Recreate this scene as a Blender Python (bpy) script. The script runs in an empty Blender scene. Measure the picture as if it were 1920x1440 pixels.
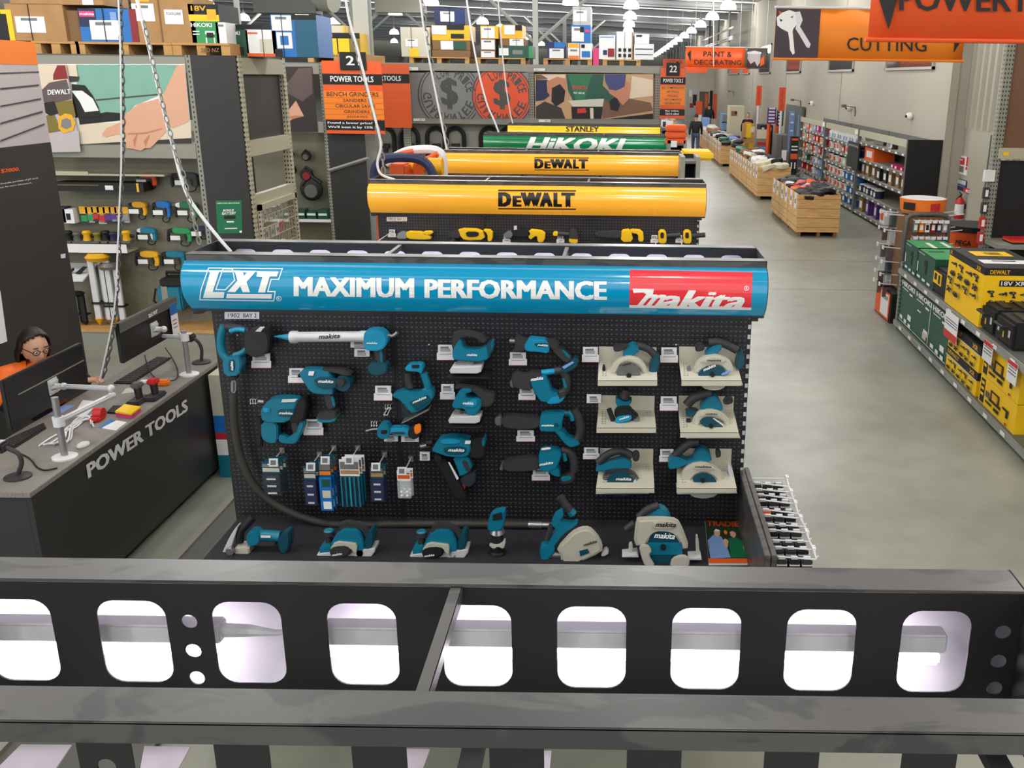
import bpy, bmesh, math, random
from mathutils import Vector, Matrix, Euler
random.seed(7)
SC = bpy.context.scene
COL = SC.collection
FPX, PCX, PCY, PITCH, ROLL, CAMH = 1800.0, 1159.3, 720.0, 0.3092, 0.0131, 3.25
cam = bpy.data.objects.new('camera', bpy.data.cameras.new('camera'))
COL.objects.link(cam)
cam.data.sensor_width = 36
cam.data.lens = 36 * FPX / 1920
cam.data.shift_x = (960 - PCX) / 1920
cam.data.clip_start = 0.05
cam.data.clip_end = 400
cam.matrix_world = Matrix.Translation((0, 0, CAMH)) @ Matrix.Rotation(math.pi / 2 - PITCH, 4, 'X') @ Matrix.Rotation(ROLL, 4, 'Z')
SC.camera = cam
SC.view_settings.view_transform = 'Standard'
SC.view_settings.look = 'None'
SC.view_settings.gamma = 1
SC.view_settings.use_curve_mapping = False
SC.view_settings.exposure = 0.0
W = bpy.data.worlds.new('world'); SC.world = W; W.use_nodes = True
W.node_tree.nodes['Background'].inputs[0].default_value = (0.95, 0.98, 1.0, 1)
W.node_tree.nodes['Background'].inputs[1].default_value = 1.5
SC.cycles.max_bounces = 6
SC.cycles.diffuse_bounces = 3
SC.cycles.glossy_bounces = 3
SC.cycles.transmission_bounces = 4
SC.cycles.transparent_max_bounces = 8
SC.cycles.sample_clamp_indirect = 6
SC.cycles.caustics_reflective = False
SC.cycles.caustics_refractive = False
SC.cycles.use_denoising = True
def hall_light(x, y, z, power, size=0.3):
 l = bpy.data.lights.new('pendant_light', 'POINT'); l.shadow_soft_size = size
 l.energy = power; l.color = (1.0, 0.985, 0.95)
 o = bpy.data.objects.new('pendant_light', l); o.location = (x, y, z); COL.objects.link(o)
LAMP_X = (-16.05, -11.95, -7.85, -3.75, 0.35, 4.45)
for lx in LAMP_X:
 for ly in (-3.5, 2.5, 8.5, 14.5, 22.0, 30.5, 40.0):
  hall_light(lx, ly, 5.95, 180 if ly < 20 else 235)
for lx in (0.35, 4.45, -8, -18):
 for ly in (52.0, 68.0, 90.0):
  hall_light(lx, ly, 5.95, 260, .4)
CP, SP, CR, SR = math.cos(PITCH), math.sin(PITCH), math.cos(ROLL), math.sin(ROLL)
def at(x, y, X=None, Y=None, Z=None):
 """the point of the place on the plane X=, Y= or Z= that shows at pixel x, y of the 1920 x 1440 frame"""
 a, b = x - PCX, y - PCY
 u, v = (a * CR + b * SR) / FPX, (-a * SR + b * CR) / FPX
 d = Vector((u, CP - v * SP, -(SP + v * CP)))
 t = Y / d.y if Y is not None else (X / d.x if X is not None else (Z - CAMH) / d.z)
 return Vector((0, 0, CAMH)) + d * t
def lin(c):
 return tuple((v / 255 / 12.92 if v / 255 <= .04045 else ((v / 255 + .055) / 1.055) ** 2.4) for v in c) + (1,)
MATS = {}
def mat(name, rgb=(128, 128, 128), rough=.5, metal=0, emit=0, noise=0, nscale=8, bump=0, alpha=1, trans=0, coat=0, ecol=None):
 if name in MATS: return MATS[name]
 m = bpy.data.materials.new(name); m.use_nodes = True; MATS[name] = m
 nt = m.node_tree; b = nt.nodes['Principled BSDF']
 c = lin(rgb)
 b.inputs['Base Color'].default_value = c
 b.inputs['Roughness'].default_value = rough
 b.inputs['Metallic'].default_value = metal
 if coat: b.inputs['Coat Weight'].default_value = coat; b.inputs['Coat Roughness'].default_value = .08
 if alpha < 1: b.inputs['Alpha'].default_value = alpha
 if trans: b.inputs['Transmission Weight'].default_value = trans
 if emit:
  b.inputs['Emission Color'].default_value = lin(ecol) if ecol else c
  b.inputs['Emission Strength'].default_value = emit
 if noise or bump:
  tc = nt.nodes.new('ShaderNodeTexCoord'); n = nt.nodes.new('ShaderNodeTexNoise')
  n.inputs['Scale'].default_value = nscale; n.inputs['Detail'].default_value = 6
  nt.links.new(tc.outputs['Object'], n.inputs['Vector'])
  if noise:
   r = nt.nodes.new('ShaderNodeMapRange')
   r.inputs[1].default_value = .25; r.inputs[2].default_value = .75
   r.inputs[3].default_value = 1 - noise; r.inputs[4].default_value = 1 + noise
   nt.links.new(n.outputs[0], r.inputs[0])
   x = nt.nodes.new('ShaderNodeMix'); x.data_type = 'RGBA'; x.blend_type = 'MULTIPLY'
   x.inputs[0].default_value = 1; x.inputs[6].default_value = c
   nt.links.new(r.outputs[0], x.inputs[7]); nt.links.new(x.outputs[2], b.inputs['Base Color'])
  if bump:
   bm_ = nt.nodes.new('ShaderNodeBump'); bm_.inputs['Strength'].default_value = bump; bm_.inputs['Distance'].default_value = .01
   nt.links.new(n.outputs[0], bm_.inputs['Height']); nt.links.new(bm_.outputs[0], b.inputs['Normal'])
 return m
def pts(s, fr=(0, 0, 1)):
 """'x,y x,y' in the coordinates of a detail frame (x0, y0, scale) -> pixel pairs"""
 return [(fr[0] + float(a.split(',')[0]) / fr[2], fr[1] + float(a.split(',')[1]) / fr[2]) for a in s.split()]
def chaikin(p, n=1, closed=True):
 for _ in range(n):
  q = []
  m = len(p)
  for i in range(m if closed else m - 1):
   a, b = p[i], p[(i + 1) % m]
   q.append(tuple(a[k] * .78 + b[k] * .22 for k in range(len(a))))
   q.append(tuple(a[k] * .22 + b[k] * .78 for k in range(len(a))))
  if not closed: q = [p[0]] + q[1:-1] + [p[-1]]
  p = q
 return p
class MB:
 """collects shapes (world coordinates unless local) and links them as ONE mesh object"""
 def __init__(s): s.bm = bmesh.new(); s.m = []
 def mi(s, m):
  if m not in s.m: s.m.append(m)
  return s.m.index(m)
 def face(s, vs, m):
  try:
   f = s.bm.faces.new([v if isinstance(v, bmesh.types.BMVert) else s.bm.verts.new(v) for v in vs])
   f.material_index = s.mi(m); return f
  except ValueError: return None
 def box(s, a, b, m, bev=0, M=None):
  x0, y0, z0 = a; x1, y1, z1 = b
  v = [Vector(p) for p in ((x0, y0, z0), (x1, y0, z0), (x1, y1, z0), (x0, y1, z0), (x0, y0, z1), (x1, y0, z1), (x1, y1, z1), (x0, y1, z1))]
  if M: v = [M @ p for p in v]
  v = [s.bm.verts.new(p) for p in v]
  fs = [s.face([v[i] for i in q], m) for q in ((0, 3, 2, 1), (4, 5, 6, 7), (0, 1, 5, 4), (1, 2, 6, 5), (2, 3, 7, 6), (3, 0, 4, 7))]
  if bev:
   es = list({e for f in fs for e in f.edges})
   bmesh.ops.bevel(s.bm, geom=es, offset=bev, segments=2, affect='EDGES', clamp_overlap=True)
  return s
 def ext(s, poly, d, m, bev=0, mside=None):
  """closed outline of 3D points extruded by vector d"""
  d = Vector(d); a = [s.bm.verts.new(Vector(p)) for p in poly]; b = [s.bm.verts.new(Vector(p) + d) for p in poly]
  n = len(a)
  f1 = s.face(a, m); f2 = s.face(list(reversed(b)), m)
  sd = [s.face([a[(i + 1) % n], a[i], b[i], b[(i + 1) % n]], mside or m) for i in range(n)]
  fs = [f for f in [f1, f2] + sd if f]
  bmesh.ops.recalc_face_normals(s.bm, faces=fs)
  if bev and f1 and f2:
   es = list(f1.edges) + list(f2.edges)
   bmesh.ops.bevel(s.bm, geom=es, offset=bev, segments=2, affect='EDGES', clamp_overlap=True)
  return s
 def flat(s, poly, m):
  f = s.face([Vector(p) for p in poly], m)
  return s
 def tube(s, path, r, m, n=8, caps=True, closed=False):
  P = [Vector(p) for p in path]; rs = r if isinstance(r, (list, tuple)) else [r] * len(P)
  rings = []; up = None
  for i, p in enumerate(P):
   t = (P[(i + 1) % len(P)] - P[i - 1]) if closed else (P[min(i + 1, len(P) - 1)] - P[max(i - 1, 0)])
   t = t.normalized() if t.length > 1e-9 else Vector((0, 0, 1))
   if up is None:
    up = Vector((0, 0, 1)) if abs(t.z) < .9 else Vector((1, 0, 0))
   a = t.cross(up)
   if a.length < 1e-6: a = t.cross(Vector((1, 0, .3)))
   a.normalize(); b = a.cross(t); up = b
   rings.append([s.bm.verts.new(p + (a * math.cos(2 * math.pi * k / n) + b * math.sin(2 * math.pi * k / n)) * rs[i]) for k in range(n)])
  for i in range(len(P) if closed else len(P) - 1):
   A, B = rings[i], rings[(i + 1) % len(P)]
   for k in range(n): s.face([A[k], A[(k + 1) % n], B[(k + 1) % n], B[k]], m)
  if caps and not closed:
   s.face(list(reversed(rings[0])), m); s.face(rings[-1], m)
  return s
 def lathe(s, p0, p1, prof, m, n=20):
  """profile (t along p0-p1 0..1, radius) turned about the line p0-p1; m may be a list per segment"""
  p0, p1 = Vector(p0), Vector(p1); ax = (p1 - p0); t = ax.normalized()
  a = t.cross(Vector((0, 0, 1)) if abs(t.z) < .9 else Vector((1, 0, 0))).normalized(); b = t.cross(a)
  rings = []
  for tt, r in prof:
   c = p0 + ax * tt
   rings.append([s.bm.verts.new(c + (a * math.cos(2 * math.pi * k / n) + b * math.sin(2 * math.pi * k / n)) * max(r, 1e-4)) for k in range(n)])
  fs = []
  for i in range(len(rings) - 1):
   mm = m[i] if isinstance(m, list) else m
   for k in range(n): fs.append(s.face([rings[i][k], rings[i][(k + 1) % n], rings[i + 1][(k + 1) % n], rings[i + 1][k]], mm))
  m0 = m[0] if isinstance(m, list) else m; m1 = m[-1] if isinstance(m, list) else m
  fs.append(s.face(list(reversed(rings[0])), m0)); fs.append(s.face(rings[-1], m1))
  bmesh.ops.recalc_face_normals(s.bm, faces=[f for f in fs if f])
  return s
 def ball(s, c, r, m, sc=(1, 1, 1), seg=14, rings=9):
  M = Matrix.Translation(c) @ Matrix.Diagonal((r * sc[0], r * sc[1], r * sc[2], 1))
  g = bmesh.ops.create_uvsphere(s.bm, u_segments=seg, v_segments=rings, radius=1, matrix=M)
  k = s.mi(m)
  for v in g['verts']:
   for f in v.link_faces: f.material_index = k
  return s
 def build(s, name, parent=None, smooth=True, local=False, ang=40, origin=None):
  me = bpy.data.meshes.new(name)
  if not local:
   if parent is not None: org, rz = Vector(parent['org']), parent.get('rz', 0.0)
   else:
    if origin is None:
     vs = [v.co for v in s.bm.verts]
     lo = [min(v[i] for v in vs) for i in range(3)]; hi = [max(v[i] for v in vs) for i in range(3)]
     origin = ((lo[0] + hi[0]) / 2, (lo[1] + hi[1]) / 2, lo[2])
    org, rz = Vector(origin), 0.0
   Mi = Matrix.Rotation(-rz, 4, 'Z') @ Matrix.Translation(-org)
   bmesh.ops.transform(s.bm, matrix=Mi, verts=s.bm.verts)
  for f in s.bm.faces: f.smooth = smooth
  s.bm.to_mesh(me); s.bm.free()
  for m in s.m: me.materials.append(m if not isinstance(m, str) else MATS[m])
  if smooth: me.set_sharp_from_angle(angle=math.radians(ang))
  o = bpy.data.objects.new(name, me); COL.objects.link(o)
  if parent is not None:
   o.parent = parent
   if not local: o['org'] = parent['org']; o['rz'] = parent.get('rz', 0.0)
  elif not local:
   o.location = org; o['org'] = list(org); o['rz'] = 0.0
  return o
def thing(name, label, cat, loc=(0, 0, 0), rz=0.0, group=None):
 o = bpy.data.objects.new(name, None); COL.objects.link(o); o.empty_display_size = .05
 o.location = loc; o.rotation_euler = (0, 0, rz); o['org'] = list(loc); o['rz'] = float(rz)
 o['label'] = label; o['category'] = cat
 if group: o['group'] = group
 return o
def tag(o, label, cat, group=None, kind=None):
 o['label'] = label; o['category'] = cat
 if group: o['group'] = group
 if kind: o['kind'] = kind
 return o
def struct(o): o['kind'] = 'structure'; return o
def kids(o): return [c for c in bpy.data.objects if c.parent == o]
def copy_tree(o, loc, rz=0, label=None, group=None, children=None, sc=None):
 c = o.copy(); COL.objects.link(c); c.location = loc; c.rotation_euler = (0, 0, rz)
 c['org'] = list(loc); c['rz'] = float(rz)
 if sc: c.scale = sc if isinstance(sc, (tuple, list)) else (sc, sc, sc)
 if label: c['label'] = label
 if group: c['group'] = group
 for ch, sub in (children if children is not None else tree(o)):
  k = ch.copy(); COL.objects.link(k); k.parent = c
  for g in sub:
   d = g.copy(); COL.objects.link(d); d.parent = k
 return c
def tree(o): return [(c, kids(c)) for c in kids(o)]
_TC = {}
def text_bm(s, bold=0.0, shear=0.0, res=2):
 k = (s, bold, shear, res)
 if k not in _TC:
  c = bpy.data.curves.new('t', 'FONT'); c.body = s; c.offset = 0 if bold > .02 else .004; c.shear = shear; c.resolution_u = res; c.fill_mode = 'FRONT'
  if s.count('\n'): c.align_x = 'CENTER'
  o = bpy.data.objects.new('t', c); COL.objects.link(o)
  me = bpy.data.meshes.new_from_object(o)
  bpy.data.objects.remove(o); bpy.data.curves.remove(c)
  vs, fs = [v.co.copy() for v in me.vertices], [tuple(p.vertices) for p in me.polygons]; bpy.data.meshes.remove(me)
  V, F = [], []
  for dx, dy in ([(0, 0)] if bold <= .02 else [(a * bold * .75, b * bold * .3) for a, b in ((-1, -1), (1, -1), (-1, 1), (1, 1), (0, 0))]):
   b0 = len(V); V += [v + Vector((dx, dy, len(V) // max(1, len(vs)))) for v in vs]; F += [tuple(i + b0 for i in f) for f in fs]
  _TC[k] = (V, F)
 return _TC[k]
def text3(mb, s, m, O, U, V, bold=.02, shear=0.0, f=None, cuts=0, res=2):
 """lettering fitted in the parallelogram O, O+U, O+V; f maps the (u, v) of a point to its place instead"""
 vs, fs = text_bm(s, bold, shear, res)
 if not vs: return
 x0, x1 = min(v.x for v in vs), max(v.x for v in vs); y0, y1 = min(v.y for v in vs), max(v.y for v in vs)
 uv = [((v.x - x0) / (x1 - x0), (v.y - y0) / (y1 - y0)) for v in vs]
 if f is None:
  O, U, V = Vector(O), Vector(U), Vector(V); N = U.cross(V).normalized() * .00012
  bv = [mb.bm.verts.new(O + U * a + V * b + N * v.z) for (a, b), v in zip(uv, vs)]
  for p in fs: mb.face([bv[i] for i in p], m)
 else:
  tb = bmesh.new(); bv = [tb.verts.new((a, b, v.z)) for (a, b), v in zip(uv, vs)]
  for p in fs:
   try: tb.faces.new([bv[i] for i in p])
   except ValueError: pass
  for c in range(1, cuts):
   bmesh.ops.bisect_plane(tb, geom=list(tb.verts) + list(tb.edges) + list(tb.faces), plane_co=(0, c / cuts, 0), plane_no=(0, 1, 0))
  mp = {v: mb.bm.verts.new(f(v.co.x, v.co.y) + Vector((0, -.0002 * v.co.z, 0))) for v in tb.verts}
  for q in tb.faces: mb.face([mp[v] for v in q.verts], m)
  tb.free()
def lettering(s, m, O, U, V, parent, name='lettering', **k):
 mb = MB(); text3(mb, s, m, O, U, V, **k); return mb.build(name, parent, smooth=False)
def quad_px(x0, y0, x1, y1, **k):
 return [at(x0, y1, **k), at(x1, y1, **k), at(x1, y0, **k), at(x0, y0, **k)]
ORD = 'first second third fourth fifth sixth seventh eighth ninth tenth eleventh twelfth thirteenth fourteenth fifteenth sixteenth seventeenth eighteenth nineteenth twentieth'.split()
mat('black_metal', (34, 33, 35), .45, noise=.15, nscale=3)
def grease_material():
 m = mat('black_flange', (72, 70, 68), .36); nt = m.node_tree; L = nt.links; N = nt.nodes.new; b = nt.nodes['Principled BSDF']
 g = N('ShaderNodeNewGeometry'); mp = N('ShaderNodeMapping'); mp.inputs['Scale'].default_value = (3.2, 7, 7); L.new(g.outputs['Position'], mp.inputs[0])
 n = N('ShaderNodeTexNoise'); n.inputs['Scale'].default_value = 1.3; n.inputs['Detail'].default_value = 5; n.inputs['Distortion'].default_value = 1.2; L.new(mp.outputs[0], n.inputs['Vector'])
 r = N('ShaderNodeValToRGB'); e = r.color_ramp.elements; e[0].position, e[1].position = .50, .56; e[0].color, e[1].color = lin((82, 80, 79)), lin((62, 61, 62)); L.new(n.outputs[0], r.inputs[0]); L.new(r.outputs[0], b.inputs['Base Color'])
grease_material()
mat('black_panel', (46, 44, 43), .55, noise=.08, nscale=2)
mat('black_plastic', (30, 30, 32), .45)
mat('dark_grip', (52, 50, 52), .55)
mat('soft_black', (16, 16, 18), .6)
mat('teal', (10, 118, 146), .38)
mat('teal_light', (24, 150, 190), .35)
mat('teal_dark', (10, 74, 92), .4)
mat('magnesium', (206, 202, 186), .42, metal=.15)
mat('cream_metal', (208, 203, 184), .45)
mat('silver', (200, 200, 202), .28, metal=.85)
mat('silver_light', (222, 222, 224), .4, metal=.2)
mat('steel_grey', (150, 150, 150), .35, metal=.7)
mat('white_plastic', (235, 234, 238), .45)
mat('paper', (240, 239, 240), .6)
mat('ink', (40, 40, 42), .6)
mat('ink_grey', (120, 120, 124), .6)
mat('red', (205, 40, 44), .45)
mat('dark_red', (140, 22, 30), .5)
mat('orange', (236, 92, 24), .5)
mat('bright_orange', (250, 128, 30), .5)
mat('yellow', (255, 204, 4), .45)
mat('dewalt_yellow', (240, 178, 20), .45)
mat('green', (20, 112, 72), .45)
mat('dark_green', (14, 78, 60), .45)
mat('bright_green', (40, 150, 84), .45)
mat('blue', (20, 112, 190), .45)
mat('dark_blue', (20, 40, 96), .5)
mat('navy', (34, 42, 78), .6)
mat('light_blue', (130, 165, 220), .45)
mat('purple', (96, 52, 140), .5)
mat('pink', (222, 62, 130), .5)
mat('cardboard', (178, 136, 88), .75, noise=.1, nscale=6)
mat('cardboard_dark', (134, 100, 66), .8)
mat('pallet_wood', (196, 150, 92), .75, noise=.15, nscale=9)
mat('rack_cream', (184, 180, 156), .5)
mat('rack_grey', (146, 145, 134), .5)
mat('rack_dark', (96, 96, 92), .5)
mat('white', (242, 242, 242), .5)
mat('skin', (224, 170, 140), .5)
mat('skin_dark', (196, 130, 100), .5)
mat('hair', (38, 26, 22), .5)
mat('hivis', (250, 112, 30), .55)
mat('denim', (58, 74, 110), .7)
mat('jacket', (20, 20, 24), .7)
mat('rubber', (58, 54, 48), .6)
mat('glass_black', (10, 10, 12), .12)
mat('clear_plastic', (235, 240, 245), .1, alpha=.28)
mat('smoky_plastic', (60, 70, 78), .12, alpha=.62)
mat('lamp_glow', (255, 252, 244), .4, emit=5)
mat('led_white', (255, 250, 255), .4, emit=7.5)
mat('under_led', (255, 250, 250), .4, emit=5)
mat('carpet', (38, 37, 44), .95, noise=.5, nscale=120, bump=.3)
mat('laminate', (136, 131, 124), .5, noise=.45, nscale=150)
mat('counter_black', (44, 44, 45), .42)
mat('teal_print', (20, 90, 120), .5)
mat('aluminium', (170, 170, 172), .4, metal=.6)
# ================================================================ the building
def node_floor():
 m = bpy.data.materials.new('polished_concrete'); m.use_nodes = True; MATS['polished_concrete'] = m
 nt = m.node_tree; b = nt.nodes['Principled BSDF']; L = nt.links
 tc = nt.nodes.new('ShaderNodeTexCoord')
 def noise(sc, det):
  n = nt.nodes.new('ShaderNodeTexNoise'); n.inputs['Scale'].default_value = sc; n.inputs['Detail'].default_value = det
  L.new(tc.outputs['Object'], n.inputs['Vector']); return n
 n1, n2 = noise(.55, 8), noise(3.2, 8)
 r = nt.nodes.new('ShaderNodeValToRGB'); e = r.color_ramp.elements
 e[0].position, e[1].position = .32, .68
 e[0].color, e[1].color = lin((126, 127, 115)), lin((160, 161, 148))
 ad = nt.nodes.new('ShaderNodeMath'); ad.operation = 'MULTIPLY_ADD'; ad.inputs[1].default_value = .35
 L.new(n2.outputs[0], ad.inputs[0]);
 m2 = nt.nodes.new('ShaderNodeMath'); m2.operation = 'MULTIPLY'; m2.inputs[1].default_value = .65
 L.new(n1.outputs[0], m2.inputs[0]); L.new(m2.outputs[0], ad.inputs[2]); L.new(ad.outputs[0], r.inputs[0])
 L.new(r.outputs[0], b.inputs['Base Color'])
 b.inputs['Roughness'].default_value = .34
 b.inputs['Specular IOR Level'].default_value = .45
node_floor()
f = MB(); f.box((-45, -8, -.2), (13, 160, 0), 'polished_concrete'); struct(f.build('floor', smooth=False, origin=(0, 0, 0)))
mat('floor_joint', (128, 128, 118), .4)
for i, yy in enumerate((15.35, 17.95)):
 j = MB(); j.box((1.5, yy, .0005), (9, yy + .03, .002), 'floor_joint'); struct(j.build(f'trim_{i + 1}', smooth=False))
mat('wall_paint', (176, 169, 155), .7, noise=.04, nscale=.5)
w = MB(); w.box((6.75, 20.5, 0), (6.95, 160, 7.4), 'wall_paint')
for yy in (31.0, 41.5, 52, 64, 78): w.box((6.738, yy, 2.0), (6.752, yy + .05, 7.2), 'rack_grey')
w.box((6.8, 20.4, 0), (7.25, 20.6, 7.3), 'wall_paint'); struct(w.build('wall_right', smooth=False))
mat('ribbed_steel', (172, 167, 151), .5)
r = MB(); prof = []
y = -6.0
while y < 20.5:
 prof += [(y, 7.1), (y + .14, 7.1), (y + .18, 7.02), (y + .3, 7.02)]; y += .34
vs = [(r.bm.verts.new((x, yy, 2.35)), r.bm.verts.new((x, yy, 7.2))) for yy, x in prof if yy <= 20.5]
for a, b in zip(vs, vs[1:]): r.face([a[0], b[0], b[1], a[1]], 'ribbed_steel')
r.box((7.05, -6, 0), (7.2, 20.5, 2.35), 'wall_paint')
struct(r.build('wall_recess', smooth=False))
w = MB(); w.box((6.64, 20.36, 0), (6.8, 20.5, 7.2), 'wall_paint'); struct(w.build('trim_3', smooth=False))
d = MB(); d.box((6.98, 17.9, 0), (7.06, 19.5, 2.33), 'ribbed_steel'); d.box((6.96, 18.68, .05), (6.985, 18.7, 2.3), 'rack_dark')
struct(d.build('door_1', smooth=False))
w = MB(); w.box((-45, 159.5, 0), (13, 160, 12), 'wall_paint'); struct(w.build('wall_back', smooth=False))
w = MB(); w.box((-45.3, -8, 0), (-45, 160, 12), 'wall_paint'); struct(w.build('wall_left', smooth=False))
mat('foil_blanket', (138, 132, 124), .38, metal=.35, noise=.3, nscale=.35)
mat('skylight', (236, 244, 250), .4, emit=1.3)
mat('roof_steel', (150, 152, 150), .5)
mat('roof_steel_pale', (176, 178, 172), .5)
def roof_z(x): return 6.9 + (7.2 - x) * .035
def sheet(name, y0, y1, m, dz=0):
 c = MB(); n = 26; xs = [7.2 - i * 2.05 for i in range(n)]
 vs = [(c.bm.verts.new((x, y0, roof_z(x) + dz)), c.bm.verts.new((x, y1, roof_z(x) + dz))) for x in xs]
 for a, b in zip(vs, vs[1:]): c.face([a[0], a[1], b[1], b[0]], m)
 return c.build(name, smooth=False)
yy = -8; k = 0
while yy < 160:
 struct(sheet('ceiling' if k == 0 else 'ceiling.%03d' % k, yy, yy + 6.6, 'foil_blanket'))
 struct(sheet('window_%d' % (20 + k), yy + 6.6, yy + 7.6, 'skylight', .03)); yy += 7.6; k += 1
mat('truss_grey', (128, 130, 130), .5)
for k, yy in enumerate([38 + 7.6 * i for i in range(15)]):
 c = MB()
 for z0, z1, h in ((-.34, -.28, .1), (-.34, -.02, .02), (-.08, -.02, .1)):
  v = [(x, yy + s * h, roof_z(x) + z) for x in (6.7, -45) for s in (-1, 1) for z in (z0, z1)]
  q = [c.bm.verts.new(p) for p in v]
  for i in ((0, 1, 3, 2), (4, 6, 7, 5), (0, 4, 5, 1), (2, 3, 7, 6), (1, 5, 7, 3), (0, 2, 6, 4)): c.face([q[j] for j in i], 'truss_grey')
 struct(c.build(f'ceiling_beam_{k + 1}', smooth=False))
for k, (x, yy) in enumerate([(-3.9, 45.6), (-12, 45.6), (-3.9, 68.4), (-12, 68.4), (-20, 53.2), (-3.9, 91.2), (-20, 76)]):
 c = MB(); zt = roof_z(x) - .35
 for a, b in (((x - .12, yy - .1, 0), (x + .12, yy - .085, zt)), ((x - .12, yy + .085, 0), (x + .12, yy + .1, zt)), ((x - .012, yy - .085, 0), (x + .012, yy + .085, zt))): c.box(a, b, 'roof_steel_pale')
 for s in (-1, 1):
  for (za, xb) in ((zt - 2.3, 2.7),):
   c.tube([(x, yy, za), (x + s * xb, yy, roof_z(x + s * xb) - .3)], .075, 'roof_steel_pale', n=4)
 struct(c.build(f'column_{k + 2}', smooth=False))
c = MB()
cx, cy = -4.5, 17.7
for a, b in (((cx - .13, cy - .13, 0), (cx + .13, cy - .11, 6.9)), ((cx - .13, cy + .11, 0), (cx + .13, cy + .13, 6.9)), ((cx - .02, cy - .11, 0), (cx + .02, cy + .11, 6.9))): c.box(a, b, 'roof_steel_pale')
struct(c.build('column_1', smooth=False))
mat('window_glass', (70, 72, 74), .06, coat=1)
mat('window_frame', (170, 168, 160), .5)
for k, (ya, yb) in enumerate([(21.9, 25.8), (29.5, 33.0), (38.2, 41.5), (46, 49.7), (53.5, 56.6), (58.4, 64.3)]):
 m = MB(); m.box((6.72, ya, 3.55), (6.76, yb, 4.75), 'window_glass')
 for a, b in (((6.69, ya - .06, 3.5), (6.78, yb + .06, 3.56)), ((6.69, ya - .06, 4.74), (6.78, yb + .06, 4.8)), ((6.69, ya - .06, 3.5), (6.78, ya, 4.8)), ((6.69, yb, 3.5), (6.78, yb + .06, 4.8))): m.box(a, b, 'window_frame')
 struct(m.build(f'window_{k + 1}', smooth=False))
m = MB(); m.box((4.6, 74, 0), (6.9, 75, 5.2), 'wall_paint'); m.box((-1, 74.5, 2.9), (4.6, 75.3, 3.7), 'wall_paint'); m.box((1.6, 90, 0), (6.7, 90.4, 3.4), 'soft_black')
struct(m.build('wall_entry', smooth=False))
mat('lamp_cap', (190, 190, 186), .5)
lampL = thing('pendant_lamp', 'white domed pendant lamp', 'lamp')
lb = MB(); prof = [(0, .34)] + [(.05 + .95 * math.sin(a), .34 * math.cos(a) ** .8) for a in [i * .16 for i in range(1, 10)]]
lb.lathe((0, 0, 0), (0, 0, .36), prof, 'lamp_glow', n=18); lb.build('lamp_shade', lampL, local=True)
lb = MB(); lb.lathe((0, 0, .36), (0, 0, .56), [(0, .1), (.5, .09), (.55, .05), (1, .04)], 'lamp_cap', n=10); lb.build('socket', lampL, local=True)
lb = MB(); lb.tube([(0, 0, 0), (0, 0, 1)], .012, 'lamp_cap', n=5); st_ = lb.build('stem', lampL, local=True); st_.location.z = .55
rows = []
for i in range(14): rows.append((4.45, 43.6 + 7.6 * i, 'right'))
for i in range(5): rows.append((.35, 43.9 + 7.6 * i, 'middle'))
for p in [(808, 3), (905, 40), (938, 52), (989, 70), (1015, 82), (741, 22), (739, 60), (739, 77), (566, 25), (627, 40), (457, 33), (387, 5), (1070, 2)]:
 q = at(*p, Z=6.2); rows.append((q.x, q.y, 'left'))
tl = tree(lampL); nr = {}
WORDS = {'right': 'white domed pendant lamp, {} in the long row along the right aisle', 'middle': 'white domed pendant lamp, {} in the short row above the sign-topped bays', 'left': 'white domed pendant lamp above the stock boxes, {} of the loose ones from the centre'}
for i, (x, y, g) in enumerate(rows):
 nr[g] = nr.get(g, 0) + 1
 lab = WORDS[g].format(ORD[nr[g] - 1]); loc = (x, y, 6.05)
 if i == 0: lampL.location = loc; lampL['org'] = list(loc); lampL['label'] = lab; lampL['group'] = 'pendant lamps of the hall'
 else: copy_tree(lampL, loc, 0, lab, 'pendant lamps of the hall', tl)
for o_ in [o for o in bpy.data.objects if o.name.startswith('stem')]: o_.scale.z = roof_z(o_.parent.location.x) + .01 - 6.6
m = MB(); a = at(560, 8, Y=40); m.box((a.x - 1.6, 39.5, a.z - .35), (a.x + .8, 40.4, a.z + .9), 'rack_dark'); m.lathe((a.x + .8, 39.9, a.z + .2), (a.x + 1.5, 39.6, a.z + .1), [(0, .45), (1, .42)], 'rack_grey', n=16); m.tube([(a.x - 1, 40, a.z + .9), (a.x - 1, 40, roof_z(a.x - 1))], .03, 'rack_dark', n=5)
tag(m.build('roof_heater'), 'grey boxy fan heater hung under the roof at top left', 'heater')
m = MB(); a = at(750, 8, Y=44.6); m.box((a.x - 1, 44.2, a.z - .35), (a.x + 1.1, 44.9, a.z + .8), 'rack_grey'); m.tube([(a.x, 45, a.z + .8), (a.x, 45, roof_z(a.x))], .03, 'rack_dark', n=5)
tag(m.build('duct_box', smooth=False), 'grey square duct box under the roof beside the pale column', 'duct')
mat('cable_tray', (200, 200, 200), .4)
m = MB()
for z in (5.2, 5.3, 5.75): m.tube([(5.6, 52, z), (5.6, 72, z)], .05, 'cable_tray', n=6)
for yy in (54, 60, 66): m.tube([(5.6, yy, 5.1), (5.6, yy, 6.935)], .07, 'rack_dark', n=6)
tag(m.build('pipe_rack'), 'bundle of pale pipes on dark hangers near the right wall top', 'pipes')
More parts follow.
